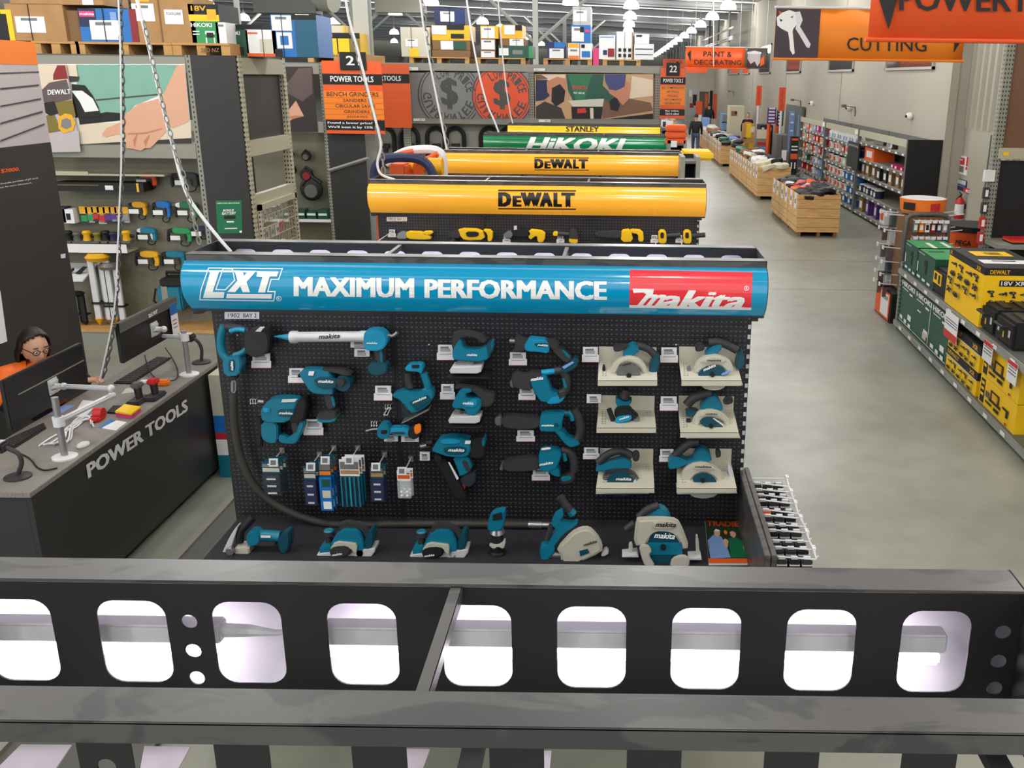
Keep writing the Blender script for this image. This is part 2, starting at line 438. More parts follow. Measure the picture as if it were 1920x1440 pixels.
# ================================================================ sign-topped double-sided bays
XL, XR, ZT = -2.204, .746, 2.372
PROF = [(0, 2.338), (-.022, 2.334), (-.05, 2.32), (-.07, 2.3), (-.084, 2.27), (-.091, 2.235), (-.089, 2.2), (-.078, 2.168), (-.055, 2.137), (-.03, 2.112), (0, 2.088)]
CAN_Y = [1.146, 4.82, 8.515, 12.15, 15.81, 19.2]
HOLES = [(.61 - .2047 * k) for k in range(14)]
HOLES0 = [(.59 - .211 * k) for k in range(13)]
def perforated(mb, Y, m, z0=2.105, z1=2.367, circ=(.712, -.782), HOLES=HOLES):
 th = .003
 def ring(cx, cz, hw, hh, r, n=6):
  o = []
  for qx, qz, a0 in ((1, 1, 0), (-1, 1, 90), (-1, -1, 180), (1, -1, 270)):
   for k in range(n + 1):
    a = math.radians(a0 + 90 * k / n); o.append((cx + qx * (hw - r) + r * math.cos(a), cz + qz * (hh - r) + r * math.sin(a)))
  return o
 def cell(x0, x1, za, zb, hole):
  cx = sum(p[0] for p in hole) / len(hole); cz = sum(p[1] for p in hole) / len(hole)
  out = []
  for x, z in hole:
   dx, dz = x - cx, z - cz; t = 9
   if dx > 1e-6: t = min(t, (x1 - cx) / dx)
   if dx < -1e-6: t = min(t, (x0 - cx) / dx)
   if dz > 1e-6: t = min(t, (zb - cz) / dz)
   if dz < -1e-6: t = min(t, (za - cz) / dz)
   out.append((cx + dx * t, cz + dz * t))
  for c in ((x0, za), (x1, za), (x1, zb), (x0, zb)):
   i = min(range(len(out)), key=lambda j: (out[j][0] - c[0]) ** 2 + (out[j][1] - c[1]) ** 2); out[i] = c
  n = len(hole); A = [mb.bm.verts.new((x, Y, z)) for x, z in hole]; B = [mb.bm.verts.new((x, Y, z)) for x, z in out]
  C = [mb.bm.verts.new((x, Y + th, z)) for x, z in hole]
  for i in range(n):
   j = (i + 1) % n
   mb.face([A[i], A[j], B[j], B[i]], m); mb.face([A[j], A[i], C[i], C[j]], m)
 x = XR - .003
 for h in HOLES:
  a, b = h + .0775, h - .0775
  lo = max(b, XL + .003)
  if any(b2 < c < x and c > a for c in circ for b2 in (a,)):
   c = [c for c in circ if a < c < x][0]
   zs = [z0, 2.195, 2.257, z1]
   for zc, za, zb in zip((2.168, 2.226, 2.288), zs, zs[1:]): cell(a, x, za, zb, ring(c, zc, .0145, .0145, .0144, 5))
  elif x - a > 1e-4: mb.flat([(a, Y, z0), (x, Y, z0), (x, Y, z1), (a, Y, z1)], m)
  cell(lo, a, z0, z1, ring(h, 2.244, .0635, .0865, .034)); x = lo
 if x > XL + .01: mb.flat([(XL, Y, z0), (x, Y, z0), (x, Y, z1), (XL, Y, z1)], m)
def prof_at(s):
 k = s * (len(PROF) - 1); i = min(int(k), len(PROF) - 2); t = k - i
 return PROF[i][0] * (1 - t) + PROF[i + 1][0] * t, PROF[i][1] * (1 - t) + PROF[i + 1][1] * t
def panel_pt(px, py, Yf, off=.002):
 o = Vector((0, 0, CAMH)); prev = None
 for k in range(201):
  dy, z = prof_at(k / 200); p = at(px, py, Y=Yf + dy); e = p.z - z
  if prev is not None and e >= 0 > prev: break
  prev = e
 dy, z = prof_at(k / 200)
 d2, z2 = prof_at(min(1, k / 200 + .01)); t = Vector((0, d2 - dy, z2 - z)).normalized(); nrm = Vector((0, t.z, -t.y))
 if nrm.y > 0: nrm = -nrm
 return p + nrm * off
def panel_bm(tb, mb, m, Yf, off=.002, step=6):
 ys = [v.co.y for v in tb.verts]; a, b = min(ys), max(ys); n = max(2, int((b - a) / step))
 for i in range(1, n): bmesh.ops.bisect_plane(tb, geom=list(tb.verts) + list(tb.edges) + list(tb.faces), plane_co=(0, a + (b - a) * i / n, 0), plane_no=(0, 1, 0))
 mp = {v: mb.bm.verts.new(panel_pt(v.co.x, v.co.y, Yf, off + .00015 * v.co.z)) for v in tb.verts}
 for q in tb.faces: mb.face([mp[v] for v in q.verts], m)
 tb.free()
def panel_poly(mb, polys, m, Yf, off=.002, step=6):
 tb = bmesh.new()
 for p in polys:
  try: tb.faces.new([tb.verts.new((x, y, 0)) for x, y in p])
  except ValueError: pass
 panel_bm(tb, mb, m, Yf, off, step)
def panel_text(mb, s, m, Yf, bl, br, tl, bold=.03, shear=0, off=.003, step=6):
 vs, fs = text_bm(s, bold, shear)
 x0, x1 = min(v.x for v in vs), max(v.x for v in vs); y0, y1 = min(v.y for v in vs), max(v.y for v in vs)
 tb = bmesh.new(); bl, br, tl = Vector(bl), Vector(br), Vector(tl); bv = []
 for v in vs:
  q = bl + (br - bl) * ((v.x - x0) / (x1 - x0)) + (tl - bl) * ((v.y - y0) / (y1 - y0)); bv.append(tb.verts.new((q.x, q.y, v.z)))
 for p in fs:
  try: tb.faces.new([bv[i] for i in p])
  except ValueError: pass
 panel_bm(tb, mb, m, Yf, off, step)
def ribbon(p, w, closed=True):
 """outline strip of width w (pixels) along a path, as quads"""
 o = []; n = len(p)
 for i in range(n if closed else n - 1):
  a, b = Vector(p[i]), Vector(p[(i + 1) % n]); d = (b - a).normalized(); q = Vector((-d.y, d.x)) * w / 2
  o.append([tuple(v) for v in (a - d * w / 2 - q, b + d * w / 2 - q, b + d * w / 2 + q, a - d * w / 2 + q)])
 return o
mat('sign_blue', (4, 136, 178), .16, emit=.3, coat=.6)
mat('sign_amber', (250, 174, 50), .16, emit=.42, coat=.6, noise=.1, nscale=1.5)
mat('sign_green', (18, 120, 70), .16, emit=.3, coat=.6, noise=.25, nscale=1.2)
mat('sign_yellow', (250, 198, 20), .16, emit=.42, coat=.6)
mat('sign_white', (232, 226, 236), .5)
mat('print_white', (240, 240, 238), .35, emit=.12)
mat('print_red', (226, 52, 62), .25, emit=.18, coat=.5)
mat('print_black', (28, 26, 24), .35)
def sign_panel(name, Yf, m, root, side=-1):
 mb = MB(); ya = Yf if side < 0 else Yf + .48
 vs = [[mb.bm.verts.new((x, ya - side * -1 * dy * -1 if side < 0 else ya - dy, z)) for dy, z in PROF] for x in (XL + .004, XR - .004)]
 for i in range(len(PROF) - 1): mb.face([vs[0][i], vs[1][i], vs[1][i + 1], vs[0][i + 1]], m)
 return mb.build(name, root)
def canopy(i, m, label, near=True):
 Yf = CAN_Y[i]; r = thing('lit_sign_canopy', label, 'sign canopy', ((XL + XR) / 2, Yf + .24, 2.07), group='sign canopies over the bays')
 for nm, ya, yl in (('front_flange', Yf, Yf), ('back_flange', Yf + .397, Yf + .477)):
  mb = MB(); mb.box((XL, ya, ZT - .006), (XR, ya + .083, ZT), 'black_flange', .002); mb.box((XL, yl, ZT - .036), (XR, yl + .003, ZT - .001), 'black_flange'); mb.build(nm, r, smooth=False)
 for nm, x in (('end_plate', XL), ('end_plate', XR - .004)):
  mb = MB(); out = [(x, Yf + dy, z) for dy, z in PROF] + [(x, Yf + .48 - dy, z) for dy, z in reversed(PROF)] + [(x, Yf + .48, ZT), (x, Yf, ZT)]
  mb.ext(out, (.004, 0, 0), 'black_metal'); mb.build(nm, r, smooth=False)
 mb = MB(); perforated(mb, Yf + .397, 'black_metal', HOLES=HOLES if i else HOLES0); mb.build('perforated_plate', r, smooth=False)
 if not near:
  mb = MB(); perforated(mb, Yf + .083, 'black_metal', HOLES=HOLES0); mb.build('perforated_plate', r, smooth=False)
 if near: sign_panel('sign_face', Yf, m, r)
 sign_panel('sign_face', Yf, 'sign_white', r, 1)
 for x in (-1.2, -.29):
  mb = MB(); mb.box((x - .009, Yf + .07, ZT - .012), (x + .012, Yf + .41, ZT - .006), 'black_flange'); mb.box((x + .0105, Yf + .07, ZT - .03), (x + .0125, Yf + .41, ZT - .006), 'black_flange'); mb.build('strut', r, smooth=False)
 for xa, xb in (((-2.1, -.755), (-.56, .635)) if i == 0 else ((-2.12, .66),)):
  mb = MB(); mb.box((xa, Yf + .45, 2.205), (xb, Yf + .49, 2.245), 'white_plastic', .004); b = mb.build('light_fitting', r)
  mb = MB(); mb.box((xa + .005, Yf + .449, 2.178), (xb - .01, Yf + .486, 2.2045), 'led_white', .006); mb.build('tube', b)
  if i == 0 and xb < 0:
   mb = MB(); c = Vector((xb, Yf + .47, 2.225)); mb.tube([c, c + Vector((.05, 0, 0)), c + Vector((.1, 0, -.004)), c + Vector((.2, .02, 0))], [.014, .012, .006, .005], 'white_plastic'); mb.build('power_lead', b)
 mb = MB()
 for s, ya in ((0, Yf), (1, Yf + .46)): mb.box((XL, ya, 2.076), (XR, ya + .02, 2.088), 'black_metal')
 for x in (-2.185, -1.225, -.258, .70): mb.box((x - .02, Yf + .02, 2.054), (x + .02, Yf + .46, 2.076), 'black_metal')
 mb.build('bottom_rail', r, smooth=False)
 if i: mb = MB(); mb.box((XL + .08, Yf + .026, 2.082), (XR - .08, Yf + .055, 2.095), 'under_led'); mb.build('under_light', r, smooth=False)
 return r
can0 = canopy(0, None, 'black sign canopy in front at the bottom, open top with glowing cut-outs', near=False)
can1 = canopy(1, 'sign_blue', 'blue curved sign canopy reading maximum performance over the teal tools')
can2 = canopy(2, 'sign_amber', 'amber sign canopy with big black lettering, right behind the blue one')
can3 = canopy(3, 'sign_amber', 'amber sign canopy with smaller black lettering, just in front of the green one')
can4 = canopy(4, 'sign_green', 'green sign canopy with white lettering, second from the back')
can5 = canopy(5, 'sign_yellow', 'yellow sign canopy at the back of the row of bays')
Yf = CAN_Y[1]; Z9 = (330, 440, 9.6)
mb = MB()
panel_poly(mb, [pts(p, Z9) for p in ('625,655 785,655 665,1025 875,1025 860,1130 490,1130', '1060,655 1205,655 1230,745 1300,655 1450,655 1275,850 1335,1030 1205,1030 1160,925 1065,1030 930,1025 1110,830',
 '1475,660 1850,665 1820,755 1690,755 1605,1035 1480,1035 1560,765 1450,755', '920,1060 1730,1065 1720,1145 905,1135')], 'print_white', Yf, .003)
panel_poly(mb, ribbon(pts('430,1165 450,1000 590,605 1920,615 1850,805 1715,805 1655,1020 1790,1020 1760,1185', Z9), 1.9) + ribbon(pts('850,620 720,985 890,990 1060,820 1020,620', Z9), 1.9), 'print_white', Yf, .0025)
c = pts('1855,1145', Z9)[0]; panel_poly(mb, ribbon([(c[0] + 4.6 * math.cos(a), c[1] + 4 * math.sin(a)) for a in [i * math.pi / 7 for i in range(14)]], 1), 'print_white', Yf, .0025)
panel_text(mb, 'R', 'print_white', Yf, (c[0] - 2, c[1] + 2), (c[0] + 2, c[1] + 2), (c[0] - 2, c[1] - 2.4), step=2)
panel_text(mb, 'MAXIMUM', 'print_white', Yf, (551, 555), (777, 558), (551, 519), bold=.065)
panel_text(mb, 'PERFORMANCE', 'print_white', Yf, (796, 558), (1138, 562), (796, 523.5), bold=.065)
mb.build('lettering', can1, smooth=False)
mb = MB(); panel_poly(mb, [[(1181, 506.5), (1411, 511), (1408, 581), (1180, 576)]], 'print_red', Yf, .002)
panel_text(mb, 'm', 'print_white', Yf, (1192, 575), (1240, 576), (1203, 551), bold=.05, shear=.35, off=.004)
panel_text(mb, 'akita', 'print_white', Yf, (1236, 577), (1396, 580), (1236, 543), bold=.05, shear=.35, off=.004)
panel_poly(mb, [[(1186, 541), (1226, 542), (1224, 552), (1213, 552), (1206, 548), (1188, 549)], [(1180, 571), (1409, 576), (1408.5, 580.5), (1180, 576)]], 'print_white', Yf, .0035)
panel_poly(mb, ribbon([(1399.5 + 4 * math.cos(a), 540.5 + 4 * math.sin(a)) for a in [i * math.pi / 7 for i in range(14)]], .9), 'print_white', Yf, .0035)
panel_text(mb, 'R', 'print_white', Yf, (1398, 542.5), (1401.4, 542.5), (1398, 538.4), step=2, off=.004)
mb.build('logo_patch', can1, smooth=False)
def dewalt(Yf, x0, y0, x1, y1, root, k=1.0):
 mb = MB(); h = y1 - y0; w = x1 - x0; st = 3
 sk = lambda x: (x - x0) * .006
 panel_poly(mb, [[(x0, y0), (x1, y0 + sk(x1)), (x1, y0 + .07 * h + sk(x1)), (x0, y0 + .07 * h)], [(x0, y1 - .06 * h), (x1, y1 - .06 * h + sk(x1)), (x1, y1 + sk(x1)), (x0, y1)]], 'print_black', Yf, .003, st)
 yb, yt = y1 - .14 * h, y0 + .13 * h
 for s, a, b, t in (('D', 0, .17, yt), ('E', .185, .3, yt + .24 * (yb - yt)), ('W', .29, .56, yt), ('A', .535, .7, yt), ('L', .71, .82, yt), ('T', .81, .985, yt)):
  panel_text(mb, s, 'print_black', Yf, (x0 + a * w, yb + sk(x0 + a * w)), (x0 + b * w, yb + sk(x0 + b * w)), (x0 + a * w, t + sk(x0 + a * w)), bold=.115, step=st)
 return mb.build('lettering', root, smooth=False)
dewalt(CAN_Y[2], 934, 356, 1080, 392, can2); dewalt(CAN_Y[3], 1002, 295, 1104, 319, can3)
mb = MB(); panel_text(mb, 'HiKOKI', 'print_white', CAN_Y[4], (984, 283), (1170, 286), (988, 257), bold=.06, shear=.2, step=3); mb.build('lettering', can4, smooth=False)
mb = MB(); panel_text(mb, 'STANLEY', 'print_black', CAN_Y[5], (1061, 247), (1123, 247.5), (1061, 237), bold=.05, step=2); mb.build('lettering', can5, smooth=False)
mat('lilac_sheet', (206, 194, 206), .45)
for q_ in (((40, 1398), (135, 1399), (100, 1450), (-10, 1448)), ((271, 1401), (357, 1403), (330, 1452), (262, 1450)), ((762, 1406), (806, 1407), (790, 1452), (745, 1452)), ((1012, 1410), (1034, 1410), (1030, 1452), (1010, 1452))):
 mb = MB(); mb.ext([at(x, y, Z=2.072) for x, y in q_], (0, 0, .003), 'lilac_sheet'); mb.build('diffuser_strip', can0, smooth=False)
def peg_material():
 m = bpy.data.materials.new('peg_panel'); m.use_nodes = True; MATS['peg_panel'] = m
 nt = m.node_tree; b = nt.nodes['Principled BSDF']; L = nt.links; N = nt.nodes.new
 g = N('ShaderNodeNewGeometry'); sx = N('ShaderNodeSeparateXYZ'); L.new(g.outputs['Position'], sx.inputs[0])
 def mth(op, a, b_=None):
  n = N('ShaderNodeMath'); n.operation = op
  for i, v in enumerate((a, b_)):
   if v is None: continue
   if isinstance(v, (int, float)): n.inputs[i].default_value = v
   else: L.new(v, n.inputs[i])
  return n.outputs[0]
 def cell(o): return mth('SUBTRACT', mth('FRACT', mth('MULTIPLY', o, 1 / .0258)), .5)
 u, v = cell(sx.outputs[0]), cell(sx.outputs[2])
 d = mth('SQRT', mth('ADD', mth('MULTIPLY', mth('MULTIPLY', u, u), 1.0), mth('MULTIPLY', mth('MULTIPLY', v, v), 2.6)))
 hole = mth('LESS_THAN', d, .23)
 mx = N('ShaderNodeMix'); mx.data_type = 'RGBA'; L.new(hole, mx.inputs[0]); mx.inputs[6].default_value = lin((29, 28, 33)); mx.inputs[7].default_value = lin((84, 84, 90))  # light caught on the hole edges is painted in as paler grey
 L.new(mx.outputs[2], b.inputs['Base Color']); b.inputs['Roughness'].default_value = .42
def slot_material(name, rgb, hole=(30, 30, 30)):
 m = bpy.data.materials.new(name); m.use_nodes = True; MATS[name] = m
 nt = m.node_tree; b = nt.nodes['Principled BSDF']; L = nt.links; N = nt.nodes.new
 g = N('ShaderNodeNewGeometry'); sx = N('ShaderNodeSeparateXYZ'); L.new(g.outputs['Position'], sx.inputs[0])
 def mth(op, a, b_):
  n = N('ShaderNodeMath'); n.operation = op
  for i, v in enumerate((a, b_)):
   if isinstance(v, (int, float)): n.inputs[i].default_value = v
   else: L.new(v, n.inputs[i])
  return n.outputs[0]
 z = mth('LESS_THAN', mth('ABSOLUTE', mth('SUBTRACT', mth('FRACT', mth('MULTIPLY', sx.outputs[2], 18), 0), .5), 0), .22)
 xy = mth('ADD', sx.outputs[0], sx.outputs[1])
 h = mth('LESS_THAN', mth('ABSOLUTE', mth('SUBTRACT', mth('FRACT', mth('MULTIPLY', xy, 26), 0), .5), 0), .2)
 k = mth('MULTIPLY', z, h)
 mx = N('ShaderNodeMix'); mx.data_type = 'RGBA'; L.new(k, mx.inputs[0]); mx.inputs[6].default_value = lin(rgb); mx.inputs[7].default_value = lin(hole)
 L.new(mx.outputs[2], b.inputs['Base Color']); b.inputs['Roughness'].default_value = .5
peg_material(); slot_material('slotted_cream', (196, 190, 164)); slot_material('slotted_grey', (146, 146, 134)); slot_material('slotted_black', (30, 29, 32), (210, 210, 210))
def gondola(i, label):
 Yc = CAN_Y[i] + .25; r = thing('display_gondola', label, 'display bay', ((XL + XR) / 2, Yc, 0), group='double-sided bays under the sign canopies')
 xs = [-2.185, -1.225, -.258, .70]
 for a, b in zip(xs, xs[1:]):
  mb = MB(); mb.box((a + .004, Yc - .03, .78), (b - .004, Yc + .03, 2.05), 'peg_panel'); mb.build('peg_panel', r, smooth=False)
 for x in xs:
  mb = MB(); mb.box((x - .014, Yc - .026, 0), (x + .016, Yc + .026, 2.054), 'slotted_black' if x == xs[-1] else 'black_metal'); mb.build('upright', r, smooth=False)
 mb = MB(); mb.box((-2.19, Yc - .95, .775), (.69, Yc - .031, .80), 'black_metal'); d = mb.build('deck', r, smooth=False)
 mb = MB(); mb.box((-2.17, Yc - .94, .80), (.675, Yc - .032, .812), 'carpet'); mb.build('carpet', d, smooth=False)
 mb = MB(); mb.box((-2.15, Yc - .7, 0), (.65, Yc + .7, .774), 'black_panel'); mb.build('cabinet', r, smooth=False)
 mb = MB(); mb.box((-2.19, Yc + .031, .775), (.69, Yc + .95, .80), 'black_metal'); mb.build('deck', r, smooth=False)
 for xa, xb in ((.692, .722), (.726, .752)):
  if i != 1: continue
  mb = MB(); mb.box((xa, Yc - 1.05, .6), (xb, Yc + .02, 1.135), 'black_flange', .003); mb.build('side_board', r, smooth=False)
 return r
gon0 = gondola(0, 'black bay frame below the open canopy in front')
gon1 = gondola(1, 'black pegboard bay hung with teal tools, dark carpeted deck')
gon2 = gondola(2, 'black pegboard bay with yellow tools behind the blue sign')
gon3 = gondola(3, 'black bay under the smaller amber sign, mostly hidden')
gon4 = gondola(4, 'black bay under the green sign, mostly hidden')
gon5 = gondola(5, 'black bay under the yellow sign, mostly hidden')
def shelf_number(x0, y0, x1, y1, Y, a, b, label):
 mb = MB(); q = quad_px(x0, y0, x1, y1, Y=Y); mb.ext(q, (0, .002, 0), 'paper')
 r = tag(mb.build('bay_number_strip', smooth=False), label, 'label', 'bay number strips')
 mb = MB(); w = x1 - x0; xm = x0 + w * .48; h = y1 - y0
 if a: text3(mb, a, 'ink', at(x0 + w * .1, y1 - .2 * h, Y=Y - .001), at(xm - .04 * w, y1 - .2 * h, Y=Y - .001) - at(x0 + w * .1, y1 - .2 * h, Y=Y - .001), at(x0, y0 + .2 * h, Y=Y - .001) - at(x0, y1 - .2 * h, Y=Y - .001), bold=.01)
 if b: text3(mb, b, 'ink', at(xm + .06 * w, y1 - .2 * h, Y=Y - .001), at(x1 - .08 * w, y1 - .2 * h, Y=Y - .001) - at(xm + .06 * w, y1 - .2 * h, Y=Y - .001), at(x0, y0 + .2 * h, Y=Y - .001) - at(x0, y1 - .2 * h, Y=Y - .001), bold=.01)
 mb.build('lettering', r, smooth=False)
YP = CAN_Y[1] + .25 - .031
shelf_number(421, 585, 486, 598, YP - .002, '1902', 'BAY 2', 'white strip reading 1902 BAY 2 under the blue sign')
shelf_number(725, 407, 763, 415, CAN_Y[2] + .25 - .033, '1912', 'BAY 12', 'white strip with bay number under the nearer amber sign')
mb = MB(); mb.box((-3.08, 3.6, .001), (-3.02, 7.4, .05), 'rack_grey'); mb.box((-3.02, 3.6, .001), (-2.3, 7.4, .03), 'rack_dark')
tag(mb.build('base_ramp', smooth=False), 'low grey metal base strip on the floor left of the teal tool bay', 'base strip')
# ================================================================ teal tools on the peg panel and deck
A, B, C, D = (400, 580, 6.4), (640, 580, 6.4), (900, 580, 6.4), (1100, 600, 5.647)
E, Fq, G = (430, 760, 4.8), (780, 780, 4.8), (1080, 800, 4.0)
TG = 'teal cordless tools on the peg panel'
class Tool:
 """a tool hung with its side to the aisle; outlines in a detail frame, each a solid of thickness t about the depth Y - dy"""
 def __init__(s, name, label, cat, fr, ctr, Y=YP - .07, group=TG):
  s.fr, s.Y = fr, Y
  c = pts(ctr, fr)[0]; p = at(c[0], c[1], Y=Y)
  s.root = thing(name, label, cat, p, group=group)
 def P(s, q, dy=0, fr=None):
  return [at(x, y, Y=s.Y - dy) for x, y in pts(q, fr or s.fr)]
 def p(s, name, m, q, t=.05, dy=0, r=1, bev=.006, fr=None, parent=None, mb=None):
  a = chaikin(s.P(q, dy, fr), r) if r else s.P(q, dy, fr)
  b = mb or MB()
  b.ext([(v[0], v[1] - t / 2, v[2]) for v in a], (0, t, 0), m, min(bev, t * .4))
  return None if mb else b.build(name, parent or s.root)
 def bar(s, name, m, q, r, dy=0, fr=None, parent=None, sm=1, mb=None):
  """rounded bar along a path, r = radius in metres or list"""
  a = s.P(q, dy, fr); a = chaikin(a, sm, False) if sm else a
  b = mb or MB(); b.tube(a, r, m, n=10)
  return None if mb else b.build(name, parent or s.root)
 def txt(s, q, m='print_white', t='makita', dy=.04, fr=None, parent=None, name='lettering', bold=.04, shear=.3):
  o, u, v = s.P(q, dy, fr)   # bottom left, bottom right, top left
  return lettering(t, m, o, u - o, v - o, parent or s.root, name, bold=bold, shear=shear)
 def disc(s, name, m, q, rad, t, dy=0, fr=None, parent=None, n=24, axis=(0, 1, 0), mb=None, inner=0):
  c = s.P(q, dy, fr)[0]; a = Vector(axis).normalized() * t / 2
  b = mb or MB()
  if inner: b.lathe(c - a, c + a, [(0, inner), (0, rad * .97), (.2, rad), (.8, rad), (1, rad * .97), (1, inner)], m, n)
  else: b.lathe(c - a, c + a, [(0, rad * .9), (.15, rad), (.85, rad), (1, rad * .9)], m, n)
  return None if mb else b.build(name, parent or s.root)
t = Tool('concrete_vibrator', 'teal loop-handled vibrator with black battery, its hose trailing down to the deck', 'power tool', A, '250,480', YP - .09)
t.bar('handle', 'teal', '130,195 95,300 85,430 110,540 170,600', .022); t.bar('handle_rear', 'teal', '250,560 340,530 425,455 430,330', .017)
t.bar('grip', 'dark_grip', '140,205 250,220 330,235 420,270', [.02, .022, .02, .02, .018, .018, .018, .02][:6] if False else .021)
t.bar('grip_cover', 'teal_light', '200,262 290,238 380,252', .013, dy=.02)
t.p('motor_housing', 'teal', '140,590 200,552 330,538 372,600 350,770 165,782', .09)
t.p('badge', 'teal_dark', '180,605 258,600 258,745 185,752', .01, dy=.045, bev=.003); t.txt('240,735 238,625 205,737', dy=.056)
t.p('battery', 'black_plastic', '405,290 445,225 640,212 708,300 692,500 560,555 470,530 410,470', .1, dy=.01); t.p('battery_label', 'silver_light', '505,262 560,212 618,210 570,268', .01, dy=.065, r=0, bev=.001)
t.p('collar', 'black_plastic', '178,786 300,782 285,842 195,842', .05); t.p('shaft', 'steel_grey', '218,840 282,838 282,1000 220,1002', .045, bev=.012)
hp = [at(x, y, Y=YP - .085) for x, y in ((438, 735), (438, 790), (448, 850), (468, 900), (500, 935))] + [at(545, 962, Y=YP - .1)] + [at(x, y, Y=YP - .12) for x, y in ((600, 980), (640, 984))] + [Vector((-1.0, YP - .12, .8375)), Vector((-.6, YP - .12, .8375)), Vector((-.5, YP - .12, .8375))]
hp = chaikin([tuple(v) for v in hp], 2, False); mb = MB(); mb.tube(hp, .022, 'rubber', n=10); mb.build('hose', t.root)
mb = MB(); p = Vector(hp[-1]); mb.lathe(p, p + Vector((.175, 0, 0)), [(0, .017), (.04, .02), (.45, .02), (.46, .0165), (.97, .0165), (1, .01)], 'silver'); mb.build('vibrating_head', t.root)
t = Tool('caulking_gun', 'teal caulking gun with a long silver tube, top left of the pegboard', 'power tool', B, '420,420', YP - .09)
a, b = at(544, 632, Y=YP - .09), at(690, 631, Y=YP - .09)
mb = MB(); mb.lathe(a, b, [(0, .03), (.02, .034), (.09, .034), (.11, .0285), (.9, .0285), (.91, .032), (1, .032)], 'silver_light'); tb = mb.build('tube', t.root)
lettering('makita', 'ink', at(597, 636, Y=YP - .121), at(637, 634, Y=YP - .121) - at(597, 636, Y=YP - .121), at(597, 627, Y=YP - .121) - at(597, 636, Y=YP - .121), tb, bold=.03, shear=.3)
mb = MB(); mb.lathe(at(514, 631, Y=YP - .09), a, [(0, .003), (.3, .008), (1, .02)], 'teal_light'); mb.build('nozzle', t.root)
t.p('motor_housing', 'teal_light', '285,290 320,232 470,226 540,270 575,330 560,410 500,470 380,480 300,455', .085); t.txt('300,415 430,417 300,393', dy=.046, t='makita')
t.p('handle', 'dark_grip', '390,460 490,455 530,560 520,640 440,640', .05); t.p('handle_stripe', 'teal', '460,490 490,490 500,640 470,640', .01, dy=.026)
t.p('battery_foot', 'teal_dark', '345,640 440,615 560,625 575,700 540,760 400,780 335,715', .08); t.bar('push_rod_hook', 'steel_grey', '560,310 620,325 675,275', .01)
t = Tool('rebar_tier', 'teal and black tying tool with round reel, below the caulking gun', 'power tool', A, '1350,900')
t.p('body', 'teal', '1050,745 1100,700 1270,700 1440,740 1470,990 1400,1000 1200,985 1105,850', .08); t.p('nose', 'black_plastic', '1010,790 1060,745 1075,800 1030,815', .03)
t.p('side_cover', 'teal_dark', '1200,815 1500,815 1490,950 1260,950', .02, dy=.045); t.txt('1255,880 1440,885 1255,842', dy=.057)
t.p('top_label', 'white_plastic', '1150,745 1215,745 1200,795 1140,790', .01, dy=.045, r=0, bev=.001)
t.disc('reel_cover', 'teal_dark', '1575,870', .045, .09, dy=-.005); t.disc('reel_knob', 'dark_grip', '1535,870', .022, .04, dy=.055)
t.p('top_rail', 'dark_grip', '1290,705 1560,700 1680,760 1620,790 1440,740 1300,745', .06)
t.p('handle', 'dark_grip', '1330,1000 1440,990 1480,1170 1380,1200', .05); t.p('handle_stripe', 'teal', '1410,1050 1440,1040 1470,1160 1440,1180', .01, dy=.026)
t.p('battery_foot', 'dark_grip', '1260,1240 1350,1190 1490,1190 1510,1260 1440,1315 1290,1310', .09); t.p('foot_rim', 'teal', '1260,1250 1300,1290 1440,1295 1510,1260 1480,1320 1290,1330', .095)
t = Tool('pin_nailer', 'teal blocky nailer with black rear, lowest tool on the left of the board', 'power tool', A, '800,1250')
t.p('body', 'teal', '640,1120 700,1060 830,1045 1050,1055 1010,1150 950,1330 620,1330 595,1190', .09); t.p('rear_cap', 'soft_black', '1050,1055 1120,1045 1150,1100 1120,1290 1050,1335 930,1330 1010,1160', .09)
t.p('top_window', 'silver_light', '830,1080 1010,1075 980,1110 815,1115', .01, dy=.048, r=0, bev=.001); t.p('badge', 'teal_dark', '770,1195 990,1195 960,1290 780,1290', .012, dy=.046); t.txt('785,1258 950,1262 785,1228', dy=.056)
t.p('front_clip', 'teal_light', '600,1180 680,1190 680,1240 600,1230', .02, dy=.05)
t.p('magazine', 'teal', '300,130 450,130 450,320 370,330 300,280', .06, fr=E); t.p('handle', 'teal', '450,300 460,250 560,290 640,130 700,140 640,290 600,340 480,330', .05, fr=E); t.p('handle_grip', 'dark_grip', '560,140 640,130 630,220 590,260', .055, fr=E)
t.p('nose_rail', 'soft_black', '255,100 300,100 300,370 260,370', .03, fr=E, r=0); t.bar('nose_tip', 'steel_grey', '540,1105 610,1110', .012)
t = Tool('panel_cutter', 'teal saw tilted on a clip with battery socket upward, left of the jigsaws', 'power tool', B, '880,980')
t.p('battery_socket', 'teal_light', '778,690 810,645 975,640 1000,690 970,755 940,725 800,720', .08); t.p('socket_pins', 'soft_black', '845,670 930,665 935,700 850,705', .01, dy=.045, r=0, bev=.001)
t.bar('handle_front', 'dark_grip', '800,760 800,860 830,940', .021); t.bar('handle_rear', 'teal', '985,760 1020,860 1050,950 1000,990', .021)
t.p('body', 'teal', '625,1000 760,945 900,980 990,960 1100,930 1130,1020 1060,1130 880,1230 800,1180 720,1060 640,1030', .08); t.p('side_plate', 'teal_dark', '820,1110 1030,1030 1080,1090 900,1210', .015, dy=.044, r=0, bev=.003); t.txt('855,1135 1020,1065 848,1105', dy=.054)
t.p('clear_guard', 'smoky_plastic', '710,1130 790,1085 830,1190 840,1260 770,1290', .06, dy=.01); t.p('base_plate', 'silver', '740,1330 1060,1165 1070,1180 750,1340', .09, r=0, bev=.001)
